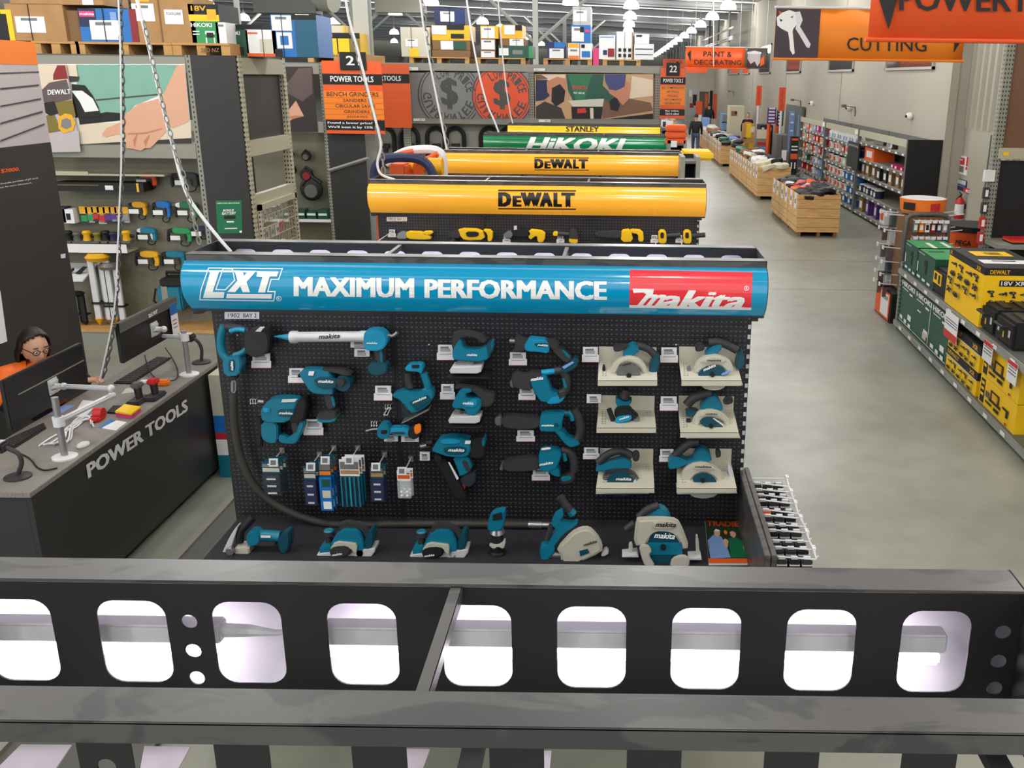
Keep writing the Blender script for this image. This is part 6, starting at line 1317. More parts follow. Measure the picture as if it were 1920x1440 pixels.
for nm, z in (('top_shelf', SZ), ('bottom_shelf', BZ)):
 mb = MB(); rb(mb, (0, L0 + .02, z - .07), (.9, L1 - .02, z), 'rack_dark'); s = mb.build(nm, r, smooth=False)
 mb = MB(); rb(mb, (-.02, L0, z - .08), (0, L1, z - .008), 'rack_grey'); rb(mb, (-.026, L0, z - .06), (-.02, L1, z - .03), 'clear_plastic')
 for k in range(9): rb(mb, (-.03, .25 + .5 * k, z - .06), (-.027, .37 + .5 * k, z - .02), 'paper')
 mb.build('price_rail', s, smooth=False)
def kit(name, label, cat, ya, yb, z0, z1, d, m, front=(), side=(), top=(), x=.02, group='boxed kits on the low rack', bev=0, mtop=None):
 """box on the rack: front faces the aisle; front / side / top = prints (name, mat, u0, v0, u1, v1) u left to right, v down; text = 7 entries"""
 y0, y1 = min(ya, yb) + .002, min(max(ya, yb) - .002, L1 - .075); z0 += .0015; c = rw(x + d / 2, (y0 + y1) / 2, z0)
 o = thing(name, label, cat, c, RZ, group)
 M0 = rmat(0, 0, 0)
 mb = MB(); mb.box((x, y0, z0), (x + d, y1, z1), m, bev, M=M0); mb.build('carton', o, smooth=bool(bev))
 W_, H_ = y1 - y0, z1 - z0
 if mtop: mb = MB(); mb.box((x - .001, y0 - .001, z1 - H_ * mtop[1]), (x + d + .001, y1 + .001, z1 + .001), mtop[0], 0, M=M0); mb.build('lid', o, smooth=False)
 def put(items, f, n):
  k = 0
  mb = MB()
  for p in items:
   k += 1; e = .0015 + .0008 * k
   if p[0] == 'poly': mb.flat([M0 @ f(u, v, e) for u, v in p[2]], p[1])
   elif len(p) == 6: mb.flat([M0 @ f(u, v, e) for u, v in ((p[2], p[3]), (p[4], p[3]), (p[4], p[5]), (p[2], p[5]))], p[1])
   else:
    s_, mm, u0, v0, u1, v1, bo = p; O, U, V = M0 @ f(u0, v1, e), M0 @ f(u1, v1, e), M0 @ f(u0, v0, e); text3(mb, s_, mm, O, U - O, V - O, bold=bo)
  if items: mb.build(n, o, smooth=False)
 put(front, lambda u, v, e: Vector((x - e, y1 - W_ * u, z1 - H_ * v)), 'front_print')
 put(side, lambda u, v, e: Vector((x + d * u, y0 - e, z1 - H_ * v)), 'side_print')
 put(top, lambda u, v, e: Vector((x + d * (1 - v), y1 - W_ * u, z1 + e)), 'top_print')
 return o
RF = (1440, 340, 4); RS = (1640, 580, 5.143)
def ry(q, fr):
 return [rk(*p) for p in pts(q, fr)]
rng = random.Random(5)
SHAPES = [[(0, .1), (.15, 0), (.7, .02), (.85, .2), (.75, .4), (.62, .42), (.72, .8), (.85, .86), (.8, 1), (.4, .98), (.42, .82), (.5, .78), (.42, .42), (.15, .36), (0, .28)], [(.5 + .42 * math.cos(t) * (1 + .18 * math.sin(3 * t)), .55 + .42 * math.sin(t)) for t in [i * .45 for i in range(14)]], [(0, .4), (.35, .28), (.6, .3), (.7, .1), (.95, .15), (1, .6), (.85, .8), (.8, .45), (.6, .62), (.3, .6), (0, .55)], [(.1, .9), (.25, .45), (.1, .3), (.3, .05), (.6, .1), (.75, .3), (.95, .3), (.95, .5), (.7, .52), (.75, .95), (.5, 1), (.45, .7), (.3, 1)]]
def tool_marks(n, cols, rows, m, u0=.06, v0=.1, u1=.94, v1=.92):
 o = []
 for i in range(rows):
  for j in range(cols):
   if len(o) >= n * 3: break
   w, h = (u1 - u0) / cols, (v1 - v0) / rows; a, b = u0 + w * j + w * rng.uniform(.05, .15), v0 + h * i + h * rng.uniform(.05, .15)
   o.append(('poly', m, [(a + w * .8 * x, b + h * .8 * y) for x, y in SHAPES[(i * 3 + j * 2 + n) % 4]])); o.append(('t', 'ink_grey', a + w * .2, b + h * .3, a + w * .34, b + h * .42)); o.append(('t', 'poster_cream', a + w * .3, b + h * .14, a + w * .5, b + h * .2))
 return o
def gfront(): return [('HiKOKI', 'white', .08, .05, .42, .1, .03), ('t', 'soft_black', .45, .22, .62, .42), ('t', 'soft_black', .52, .4, .6, .68), ('t', 'white', .08, .4, .13, .72), ('t', 'white', .12, .82, .3, .9), ('t', 'white', .42, .84, .58, .92), ('t', 'white', .7, .86, .86, .94)]
g1, g2 = ry('1000,450 1112,660', RF), ry('1112,505 1235,720', RF)
zt = SZ + .38
kit('boxed_kit', 'green kit box with its flaps up, at the far end of the low rack', 'box', g1[0][0], g1[1][0] + .02, SZ, zt, .5, 'dark_green', gfront(), (), (('t', 'bright_green', 0, 0, 1, 1), ('t', 'white', .2, .1, .8, .2), ('t', 'white', .3, .5, .9, .62)))
kit('boxed_kit', 'second green kit box on the low rack, next to the black bag', 'box', g2[0][0], g2[1][0] + .02, SZ, zt, .5, 'dark_green', gfront(), (), (('t', 'bright_green', 0, 0, 1, 1), ('t', 'white', .2, .1, .8, .2), ('t', 'soft_black', .3, .5, .4, .9)))
b = ry('1232,590 1340,800', RF)
kit('kit_bag', 'black tool bag with a yellow card, between the green and yellow boxes', 'bag', b[0][0], b[1][0] + .04, SZ, SZ + .3, .4, 'soft_black', (('card', 'yellow', .1, .15, .62, .62), ('t', 'soft_black', .16, .22, .32, .48), ('t', 'soft_black', .42, .22, .54, .56)), bev=.03, group=None)
d = ry('1372,470 1600,950', RF); yA = d[0][0]; yB = rk(*pts('1640,600', RF)[0])[0]
kit('boxed_kit', 'big yellow kit box with black lid, printed with many tools, on the low rack', 'box', yA, yB, SZ, SZ + .62, .62, 'yellow', [('X', 'dewalt_yellow', .02, .02, .09, .1, .03), ('XR', 'dewalt_yellow', .78, .03, .9, .1, .03)] + tool_marks(14, 4, 5, 'soft_black', v0=.16), [('t', 'soft_black', .25, .2, .72, .3), ('18V XR', 'white', .28, .215, .68, .285, .03), ('DEWALT', 'dewalt_yellow', .08, .03, .4, .1, .04)] + tool_marks(12, 5, 4, 'soft_black', v0=.36), (('t', 'yellow', .18, .15, .42, .8), ('18V', 'soft_black', .22, .3, .38, .6, .03), ('t', 'white', .62, .12, .8, .9), ('t', 'soft_black', .66, .3, .7, .7)), mtop=('soft_black', .12), x=.0)
for k, (y0, lab) in enumerate(((1.02, 'farther'), (.5, 'nearer'))):
 o = kit('tool_case', f'black tool case with steel latches on the low rack, {lab} of the pair', 'case', y0, y0 + .5, SZ, SZ + .27, .5, 'soft_black', [('latch', 'silver_light', .15, .35, .25, .6), ('latch', 'silver_light', .75, .35, .85, .6), ('badge', 'dewalt_yellow', .46, .5, .54, .72)], group='black cases at the near end', bev=.03)
 mb = MB(); mb.tube([rw(.0, y0 + .14, SZ + .2), rw(-.04, y0 + .14, SZ + .2), rw(-.04, y0 + .36, SZ + .2), rw(.0, y0 + .36, SZ + .2)], .014, 'soft_black'); mb.build('handle', o)
 for dx in (.12, .3): mb = MB(); mb.box((dx, y0 + .08, SZ + .26), (dx + .1, y0 + .42, SZ + .285), 'black_plastic', .012, M=rmat(0, 0, 0)); mb.build('lid_rib', o)
for k, (q, lab) in enumerate((('985,750 1085,1000', 'at the far end'), ('1100,815 1220,1050', 'white frame on its front'), ('1225,905 1340,1200', 'next to the yellow boxes'))):
 a = ry(q, RF); fr = gfront()[1:] if k != 1 else [('t', 'white', .1, .16, .9, .17), ('t', 'white', .1, .9, .9, .91), ('t', 'white', .1, .16, .12, .91), ('t', 'white', .88, .16, .9, .91), ('t', 'white', .2, .4, .4, .43), ('t', 'cream_metal', .6, .74, .8, .88)]
 kit('boxed_kit', f'tall green kit box at the bottom of the low rack, {lab}', 'box', a[0][0], a[1][0], BZ, BZ + .6, .5, 'dark_green', [('HiKOKI', 'white', .05, .05, .9, .16, .06), ('t', 'white', .1, .2, .5, .22), ('t', 'white', .6, .22, .8, .26), ('t', 'white', .62, .68, .84, .8), ('t', 'white', .04, .94, .96, .955)] + fr[-3:], mtop=('soft_black', .035))
a = ry('700,205 1000,640', RS); yA, yB = a[0][0], rk(*pts('1003,430', RS)[0])[0]
for k, (z0, z1, lab) in enumerate(((BZ, BZ + .25, 'lower'), (BZ + .255, BZ + .53, 'upper'))):
 kit('boxed_kit', f'{lab} black and yellow kit box in the stack under the big yellow box', 'box', yA, yB, z0, z1, .55, 'yellow', [('DEWALT', 'dewalt_yellow', .04, .06, .42, .24, .04), ('XR', 'dewalt_yellow', .76, .06, .92, .26, .03), ('t', 'silver_light', 0, .32, 1, .37)] + tool_marks(10, 5, 2, 'soft_black', v0=.42), [('t', 'soft_black', .3, .4, .8, .8)], mtop=('soft_black', .33))
a = ry('1060,250 1430,420', RS); yA, yB = a[0][0], a[1][0]
bagart = [('t', 'soft_black', .03, .1, .15, .95), ('t', 'yellow', .05, .2, .13, .3), ('t', 'yellow', .05, .4, .13, .5), ('t', 'yellow', .05, .6, .13, .7), ('t', 'soft_black', .3, .55, .62, .66), ('t', 'soft_black', .33, .3, .36, .6), ('t', 'soft_black', .54, .3, .57, .6), ('t', 'soft_black', .33, .24, .57, .3), ('t', 'dewalt_yellow', .38, .32, .52, .55), ('t', 'poster_sleeve', .2, .4, .3, .62), ('t', 'soft_black', .68, .42, .84, .5), ('t', 'soft_black', .78, .5, .83, .7), ('t', 'soft_black', .22, .72, .4, .8), ('t', 'soft_black', .46, .72, .6, .84), ('t', 'dark_red', .78, .86, .83, .93)]
for k, (z0, z1, lab) in enumerate(((BZ, BZ + .29, 'lower'), (BZ + .295, BZ + .6, 'upper'))):
 kit('boxed_kit', f'{lab} yellow box printed with a tool bag, near end of the low rack', 'box', yA, yB, z0, z1, .5, 'yellow', bagart, (), ())
for k, (q, lab, dk) in enumerate((('1370,900 1445,1140', 'white and red price card hung under the big yellow box', 'red'), ('1660,1120 1720,1240', 'white and red price card above the tool-bag boxes', 'red'), ('1850,1240 1910,1380', 'white and red price card at the near end of the low rack', 'red'))):
 (ya, za), (yb, zb) = ry(q, RF); M0 = rmat(0, 0, 0); mb = MB(); y0, y1 = min(ya, yb), max(ya, yb); y1 = max(y1, y0 + .12); zt_ = SZ - .03; hh = .3 if k == 0 else .2
 mb.box((-.04, y0, zt_ - hh), (-.036, y1, zt_), 'paper', M=M0); mb.box((-.042, y0, zt_ - hh if k == 0 else zt_ - .04), (-.04, y1, zt_ - hh * .72 if k == 0 else zt_), 'red', M=M0)
 for q_ in range(3): mb.box((-.0415, y0 + .02, zt_ - hh * .3 - .03 * q_), (-.04, y1 - .03, zt_ - hh * .3 - .03 * q_ + .012), 'ink_grey', M=M0)
 tag(mb.build('price_card', smooth=False), lab, 'price card', 'price cards of the low rack')
SX, SY = 4.22, 13.55
r = thing('display_stand', 'tall wire stand hung with small goods, round orange header, beyond the low rack', 'display stand', (SX, SY, 0))
mb = MB(); mb.box((SX - .42, SY - .42, .0), (SX + .42, SY + .42, .42), 'soft_black'); mb.build('base', r, smooth=False)
mb = MB(); q = [at(x, y, X=SX - .424) for x, y in ((1626, 0), (1626, 1))]; mb.box((SX - .43, SY - .35, .02), (SX - .424, SY + .38, .4), 'orange'); mb.box((SX - .432, SY - .3, .05), (SX - .43, SY + .1, .37), 'paper'); b = mb.build('price_board', r, smooth=False)
mb = MB(); mb.tube(chaikin([(SX - .3, SY - .3, .42), (SX - .3, SY - .3, 1.45), (SX - .22, SY - .3, 1.52), (SX + .22, SY - .3, 1.52), (SX + .3, SY - .3, 1.45), (SX + .3, SY - .3, .42)], 1, False), .028, 'rack_dark'); mb.build('arch', r)
mb = MB(); mb.tube([(SX - .3, SY + .3, .42), (SX - .3, SY + .3, 1.5), (SX + .3, SY + .3, 1.5), (SX + .3, SY + .3, .42)], .028, 'rack_dark'); mb.build('arch', r)
mb = MB(); mb.box((SX - .28, SY - .28, .44), (SX + .28, SY + .28, 1.48), 'cardboard_dark'); mb.build('core', r, smooth=False)
mb = MB(); mb.lathe((SX, SY, 1.53), (SX, SY, 1.7), [(0, .3), (1, .32)], 'bright_orange', 26); mb.lathe((SX, SY, 1.701), (SX, SY, 1.704), [(0, .3), (1, .3)], 'paper', 26); mb.lathe((SX, SY, 1.5), (SX, SY, 1.53), [(0, .28), (1, .28)], 'rack_grey', 26); hd = mb.build('header', r)
mb = MB()
for a0, a1, m in ((3.5, 4.1, 'soft_black'), (4.75, 5.2, 'red')):
 for k in range(5):
  t0, t1 = a0 + (a1 - a0) * k / 5, a0 + (a1 - a0) * (k + 1) / 5; mb.flat([(SX + .322 * math.cos(t0), SY + .322 * math.sin(t0), 1.56), (SX + .322 * math.cos(t1), SY + .322 * math.sin(t1), 1.56), (SX + .322 * math.cos(t1), SY + .322 * math.sin(t1), 1.66), (SX + .322 * math.cos(t0), SY + .322 * math.sin(t0), 1.66)], m)
mb.build('print', hd, smooth=False)
for i, z in enumerate((1.44, 1.22, .98, .78, .6, .46)):
 n = 6 if i < 2 else 4
 for k in range(n):
  x = SX - .24 + .48 * (k + .5) / n; mb = MB(); mb.tube([(x, SY - .28, z), (x, SY - .48, z - .005)], .006, 'white_plastic', n=5); mb.box((x - .03, SY - .5, z - .02), (x + .03, SY - .485, z + .02), 'white_plastic'); mb.build('hook', r)
  m = ['steel_grey', 'bright_orange', 'white', 'dark_red', 'navy', 'paper'][(i * 5 + k) % 6]; mb = MB(); mb.box((x - .032, SY - .44, z - .15), (x + .032, SY - .36, z - .01), 'clear_plastic' if m == 'paper' else m); mb.box((x - .02, SY - .442, z - .12), (x + .02, SY - .44, z - .05), 'white' if m != 'white' else 'soft_black')
  tag(mb.build('hang_pack', smooth=False), f'small carded pack on the wire stand, {ORD[k]} from the left in the {ORD[i]} row down', 'blister pack', 'carded packs on the wire stand')
 for k in range(2):
  mb = MB(); y = SY - .12 + .3 * k; mb.tube([(SX - .28, y, z + .03), (SX - .52, y, z + .05)], .008, 'white_plastic', n=5); mb.box((SX - .54, y - .03, z + .02), (SX - .525, y + .03, z + .07), 'white_plastic'); mb.build('side_hook', r)
  mb = MB(); mb.box((SX - .48, y - .02, z - .14), (SX - .38, y + .02, z + .03), ['smoky_plastic', 'clear_plastic', 'poster_sleeve'][(i + k) % 3]); tag(mb.build('hang_pack', smooth=False), f'clear pack on the aisle side of the wire stand, {["front", "rear"][k]}, {ORD[i]} row', 'blister pack', 'packs on the aisle side of the stand')
  mb = MB(); mb.tube([(SX + .28, y, z + .03), (SX + .55, y, z + .06)], .008, 'white_plastic', n=5); mb.build('side_hook', r)
text_q = at(1634, 566, X=SX - .434), at(1648, 578, X=SX - .434), at(1634, 540, X=SX - .434)
lettering('HK369', 'ink', (SX - .4325, SY + .06, .28), (0, -.33, 0), (0, 0, .07), b, bold=.03)
r = thing('storage_tub', 'blue plastic tub on a timber block in front of the wire stand', 'tub', (4.28, 12.98, .56)); mb = MB(); mb.lathe((4.28, 12.98, .56), (4.28, 12.98, .86), [(0, .14), (.9, .17), (.92, .18), (1, .18)], 'teal_dark', 4); mb.build('tub', r, smooth=False)
mb = MB(); mb.box((4.1, 12.85, .0), (4.5, 13.08, .56), 'pallet_wood'); tag(mb.build('timber_block', smooth=False), 'pale timber block standing in front of the wire stand', 'block')
mb = MB(); mb.lathe((5.35, 14.6, 0), (5.35, 14.6, 1.12), [(0, .34), (1, .4)], 'orange', 24); mb.lathe((5.35, 14.6, 1.12), (5.35, 14.6, 1.2), [(0, .42), (1, .42)], 'soft_black', 24)
o = tag(mb.build('waste_bin'), 'orange round bin with black rim behind the green boxes', 'bin');
mb = MB(); text3(mb, 'MEGA', 'soft_black', None, None, None, bold=.04, f=lambda u, v: Vector((5.35 + .395 * math.cos(3.75 + .6 * u), 14.6 + .395 * math.sin(3.75 + .6 * u), .92 + .08 * v)), cuts=1); mb.build('lettering', o, smooth=False)
XW = 7.02
def onwall(name, label, cat, q, m, d=.03, parts=(), X=7.045, fr=(1740, 200, 5.333)):
 (x0, y0), (x1, y1) = pts(q, fr); a, b = at(x0, y0, X=X), at(x1, y1, X=X); y_0, y_1 = min(a.y, b.y), max(a.y, b.y)
 r = thing(name, label, cat, (X, (y_0 + y_1) / 2, b.z)); mb = MB(); mb.box((X - d, y_0, b.z), (X, y_1, a.z), m); mb.build('plate', r, smooth=False)
 mb = MB()
 for k, p in enumerate(parts):
  m_, u0, v0, u1, v1 = p; e = d + .002 + .001 * k; mb.flat([(X - e, y_1 - (y_1 - y_0) * u, a.z - (a.z - b.z) * v) for u, v in ((u0, v0), (u1, v0), (u1, v1), (u0, v1))], m_)
 if parts: mb.build('print', r, smooth=False)
 else: mb.bm.free()
 return r
onwall('fire_sign', 'red and white striped fire equipment sign', 'sign', '280,475 390,690', 'white', .01, [('red', .0, .0, .12, .5), ('red', .88, 0, 1, .5), ('red', .25, .1, .75, .48), ('ink_grey', .25, .55, .75, .9), ('red', 0, .6, .12, .75), ('red', .88, .55, 1, .7), ('white', .4, .18, .6, .26)])
onwall('notice_board', 'small blue and grey notice under the fire sign', 'notice', '265,705 380,855', 'navy', .01, [('silver_light', .05, .05, .95, .42), ('light_blue', .1, .5, .9, .54), ('light_blue', .1, .6, .9, .63)])
onwall('alarm_box', 'red alarm box beside the blue notice', 'alarm', '385,812 465,880', 'red', .06, [('white', .3, .2, .8, .8), ('ink_grey', .45, .35, .75, .6)])
a, b = at(1801, 370, X=6.93), at(1801, 412, X=6.93)
r = thing('fire_extinguisher', 'red fire extinguisher with a white label on the wall', 'extinguisher', (6.93, a.y, b.z)); y_ = a.y
mb = MB(); mb.lathe((6.93, y_, b.z), (6.93, y_, a.z), [(0, .08), (.03, .09), (.8, .09), (.93, .06), (1, .03)], 'red', 18); mb.build('cylinder', r)
mb = MB(); mb.lathe((6.93, y_, b.z + .1), (6.93, y_, b.z + .3), [(0, .0915), (1, .0915)], 'white', 18); mb.build('label', r)
mb = MB(); mb.tube([(6.93, y_, a.z), (6.93, y_, a.z + .05)], .025, 'soft_black'); mb.tube([(6.93, y_ - .06, a.z + .06), (6.93, y_ + .08, a.z + .09)], .014, 'soft_black'); mb.tube([(6.93, y_ + .03, a.z + .03), (6.9, y_ + .13, a.z - .05), (6.9, y_ + .12, b.z + .12)], .012, 'soft_black'); mb.box((6.99, y_ - .04, b.z + .2), (7.05, y_ + .04, b.z + .3), 'soft_black'); mb.build('valve', r)
mb = MB()
for yy, x, z0, z1 in ((17.5, 6.97, .6, 6.5), (17.2, 6.93, .2, 6.5), (16.6, 6.95, 1.2, 3.5)): mb.tube([(x, yy, z0), (x, yy, z1)], .035 if yy > 17 else .055, 'rack_grey', n=8); mb.box((x - .05, yy - .06, 2.6), (7.03, yy + .06, 2.66), 'rack_grey')
tag(mb.build('wall_pipes'), 'grey conduits running up the wall right of the extinguisher', 'pipes')
mb = MB(); mb.box((6.5, 15.2, 0), (7.04, 16.3, 1.05), 'wall_paint'); mb.box((6.42, 15.95, .5), (6.5, 16.2, 1.0), 'rack_grey'); tag(mb.build('wall_cabinet', smooth=False), 'beige low cabinet against the wall at the right', 'cabinet')
r = thing('tall_rack', 'tall rack at the right frame edge with slotted post and black panel', 'shelving', (5.1, 13, 0))
xp = at(1880, 200, Y=13.2).x
mb = MB(); mb.box((xp - .06, 13.15, 0), (xp + .05, 13.25, 4.1), 'slotted_grey'); mb.build('post', r, smooth=False)
mb = MB(); mb.box((xp + .05, 13.2, 0), (xp + 1.2, 13.24, 2.25), 'soft_black'); mb.build('panel', r, smooth=False)
mb = MB(); mb.box((xp, 13.12, 2.28), (xp + 1.2, 13.2, 2.42), 'rack_cream'); mb.box((xp + .06, 13.115, 2.32), (xp + .13, 13.12, 2.37), 'yellow'); mb.build('beam', r, smooth=False)
mb = MB(); mb.box((xp + .05, 13.2, 2.42), (xp + 1.2, 13.24, 4.1), 'poster_brown'); mb.build('print_board', r, smooth=False)
mb = MB(); zs = at(1900, 450, Y=12.9).z; mb.box((xp - .05, 12.6, zs - .08), (xp + 1.2, 13.2, zs - .02), 'rack_grey'); mb.box((xp - .03, 12.59, zs - .06), (xp + 1.2, 12.6, zs - .03), 'clear_plastic'); mb.build('shelf', r, smooth=False)
for k in range(3):
 mb = MB(); mb.box((xp + .15, 12.65 + .03 * k, zs - .02 + .02 * k), (xp + .75, 13, zs - .001 + .02 * k), ['soft_black', 'orange', 'red'][k]); tag(mb.build('flat_case', smooth=False), f'flat {["black", "orange", "red"][k]} case on the shelf at the right frame edge', 'case', 'flat cases at the right edge')
mb = MB(); mb.box((xp - .1, 13.162, .9), (xp - .062, 13.168, 2.0), 'rack_grey'); mb.build('clip_strip', r, smooth=False)
for k in range(4):
 z = 1.75 - .2 * k; mb = MB(); mb.box((xp - .14, 13.1, z), (xp - .065, 13.16, z + .15), 'red' if k > 1 else 'dark_grip'); mb.box((xp - .12, 13.097, z + .03), (xp - .08, 13.1, z + .12), 'white'); tag(mb.build('strip_pack', smooth=False), f'{"red" if k > 1 else "dark"} pack on the clip strip of the right rack post, {ORD[k]} from the top', 'blister pack', 'clip strip packs')
mb = MB(); mb.box((xp - .16, 13.1, 1.98), (xp - .02, 13.16, 2.13), 'white_plastic'); tag(mb.build('terminal_box', smooth=False), 'small white box on the right rack post', 'box')
HZ = 1.08; ZK = (1380, 880, 7.578)
r = thing('wire_arm_rack', 'white wire arms sticking out from the side of the teal tool bay', 'wire rack', (.95, 4.6, HZ))
ends = [(285, 130, 710, 132), (255, 185, 740, 245), (310, 275, 770, 328), (330, 348, 800, 418), (350, 425, 830, 490), (415, 560, 870, 628), (440, 640, 905, 698), (470, 772, 965, 815), (495, 850, 990, 902), (540, 1000, 1030, 1028), (575, 1095, 1085, 1142), (610, 1235, 1130, 1280)]
tips = []
for k, e in enumerate(ends):
 (ax, ay), (bx, by) = pts(f'{e[0]},{e[1]} {e[2]},{e[3]}', ZK); a, b = at(ax, ay, Z=HZ), at(bx, by, Z=HZ); a.x = .75; tips.append(b)
 mb = MB(); mb.tube([a, b, b + Vector((.012, 0, .02))], .0042, 'white_plastic', n=6); mb.box((a.x, a.y - .012, HZ - .03), (a.x + .008, a.y + .012, HZ + .012), 'white_plastic'); mb.build('arm', r)
 if k:
  for j in range(4 if k % 3 else 3):
   x = a.x + .04 + .06 * j
   if x > b.x - .03: continue
   lab = f'dark clamshell pack, {ORD[j]} out from the bay on the {ORD[k]} wire arm'
   mb = MB(); mb.box((x - .026, a.y - .03, HZ - .1), (x + .026, a.y + .018, HZ - .006), 'orange' if k == 5 and j in (0, 3) else ('dark_grip' if (j + k) % 4 else 'soft_black'), .006); mb.box((x - .024, a.y - .032, HZ - .035), (x + .024, a.y + .02, HZ - .028), 'silver_light'); mb.box((x - .016, a.y - .02, HZ - .006), (x + .016, a.y - .004, HZ + .006), 'silver_light')
   tag(mb.build('clamshell_pack'), lab, 'blister pack', 'packs on the wire arms')
mb = MB(); mb.tube([tips[0]] + [t + Vector((.004, 0, .004)) for t in tips], .005, 'white_plastic', n=6); mb.build('tip_rail', r)
mb = MB()
for t in tips[::2]: mb.box((t.x - .004, t.y - .02, t.z - .01), (t.x + .014, t.y + .02, t.z + .016), 'white_plastic')
mb.build('label_clips', r, smooth=False)
Y2 = CAN_Y[2] + .25 - .1; S2 = (660, 220, 2.8235)
def yt(label, ctr, parts, name='power_tool'):
 t = Tool(name, label, 'power tool', S2, ctr, Y2, 'yellow tools of the next bay')
 for p in parts:
  if p[0] == 'bar': t.bar(p[1], p[2], p[3], p[4])
  else: t.p(*p[:3], t=p[3] if len(p) > 3 else .07, dy=p[4] if len(p) > 4 else 0)
 return t
yt('yellow angle grinder with silver guard, leftmost under the nearer amber sign', '330,625', [('guard', 'steel_grey', '235,640 250,605 290,600 300,640'), ('body', 'yellow', '285,600 385,605 430,640 380,645 290,640'), ('rear_handle', 'yellow', '375,602 425,600 430,615 385,625')])
yt('yellow rotary hammer with black nose, second under the nearer amber sign', '620,620', [('nose', 'dark_grip', '505,610 570,590 580,640 520,635'), ('body', 'yellow', '565,585 690,590 710,645 600,650 570,620'), ('side_cover', 'soft_black', '600,605 670,605 670,630 610,635', .02, .04), ('handle', 'yellow', '690,590 745,595 745,650 720,655 720,615'), ('bar', 'side_grip', 'dark_grip', '545,640 530,665', .03)])
yt('yellow drill driver with side handle, third under the nearer amber sign', '900,620', [('chuck', 'steel_grey', '795,625 835,595 860,615 840,640'), ('body', 'soft_black', '845,592 945,595 950,630 850,630'), ('handle', 'yellow', '930,590 1025,600 1020,655 985,660 980,620 940,650'), ('bar', 'top_spike', 'silver_light', '865,575 866,595', .015)])
yt('black grinder with yellow grip seen end on, under the nearer amber sign', '1130,625', [('body', 'dark_grip', '1150,600 1170,585 1195,600 1200,645 1150,645'), ('front', 'yellow', '1150,635 1195,640 1195,665 1150,662'), ('side_handle', 'yellow', '1065,605 1090,605 1090,625 1065,625'), ('bar', 'side_rod', 'dark_grip', '1090,615 1150,620', .02)])
yt('yellow reciprocating saw with long grey snout, under the nearer amber sign', '1420,625', [('snout', 'dark_grip', '1285,605 1430,595 1430,640 1290,630'), ('body', 'yellow', '1420,598 1475,588 1490,655 1425,658'), ('handle', 'yellow', '1470,590 1540,595 1545,655 1515,655 1515,615 1480,610')])
for k, x in enumerate((1643, 1775)):
 yt(f'yellow nailer seen from the front, {["left", "right"][k]} of the pair at the right end', f'{x},625', [('body', 'yellow', f'{x - 20},595 {x + 18},595 {x + 22},640 {x + 18},665 {x - 18},665 {x - 22},640'), ('window', 'soft_black', f'{x - 10},610 {x + 8},610 {x + 8},640 {x - 10},640', .02, .04), ('bar', 'side_rod', 'dark_grip', f'{x + 20},628 {x + 95},622', .022)])
for k, (x0, lab) in enumerate(((190, 'left of the yellow grinder'), (797, 'left of the yellow drill driver'), (1082, 'under the end-on grinder'), (1580, 'left of the yellow nailers'), (1712, 'between the yellow nailers'))):
 (a, b_), = pts(f'{x0},{595 if k == 0 else 625}', S2); price_tag(a, b_, a + 15, b_ + 15, f'white price tag {lab}', True, CAN_Y[2] + .25 - .06)
def endrack(label, x0, x1, y0, y1, Y, d=.5):
 a, b = at(x0, y0, Y=Y), at(x1, y1, Y=Y); r = thing('end_rack', label, 'rack', ((a.x + b.x) / 2, Y + d / 2, 0), group='end racks of the far bays')
 for x in (a.x, b.x - .05): mb = MB(); mb.box((x, Y, 0), (x + .05, Y + d, a.z), 'rack_grey'); mb.build('side', r, smooth=False)
 mb = MB(); mb.box((a.x + .05, Y + d - .03, 0), (b.x - .05, Y + d, a.z), 'soft_black'); mb.build('back', r, smooth=False)
 for k, f in enumerate((.98, .62, .3)): mb = MB(); mb.box((a.x + .05, Y, a.z * f - .03), (b.x - .05, Y + d - .03, a.z * f), 'rack_dark'); mb.build('shelf', r, smooth=False)
 return r, a, b
r, a, b = endrack('small grey rack with tools past the end of the second amber sign', 1277, 1312, 294, 340, 11.4)
mb = MB(); mb.box((a.x + .06, 11.36, a.z * .64), (a.x + .22, 11.4, a.z * .9), 'paper'); tag(mb.build('price_card', smooth=False), 'white price card on the small grey rack past the amber sign', 'price card')
for k in range(2): mb = MB(); mb.ball((b.x - .32 + .15 * k, 11.55, a.z * .62 + .09), .09, 'steel_grey', (1.2, .8, 1)); tag(mb.build('polisher'), f'grey polisher on the small grey rack, {["left", "right"][k]} one', 'power tool', 'polishers on the small rack')
mb = MB(); q = at(1285, 291, Y=12.4); mb.box((q.x - .05, 12.3, q.z - .06), (q.x + .35, 12.9, q.z + .05), 'yellow', .03); tag(mb.build('yellow_case'), 'bright yellow case past the end of the second amber sign', 'case')
r, a, b = endrack('small rack with price sheets past the end of the green sign', 1252, 1287, 263, 300, 15.2)
mb = MB(); q = at(1269, 256, Y=15.3)
for k in range(3): mb.box((q.x - .17, 15.2, q.z - .12 + .1 * k), (q.x + .15, 15.6, q.z - .03 + .1 * k), 'orange', .02)
tag(mb.build('orange_crate'), 'orange ribbed crate on the small rack past the green sign', 'crate')
mb = MB(); p0, p1 = at(1258, 264, Y=15.15), at(1269, 276, Y=15.15); mb.box((p0.x, 15.14, p1.z), (p1.x, 15.16, p0.z), 'paper'); tag(mb.build('price_card', smooth=False), 'white price sheet under the orange crate', 'price card')
r, a, b = endrack('grey counter stand with leaflets under aisle sign 22', 1237, 1276, 238, 262, 19.4)
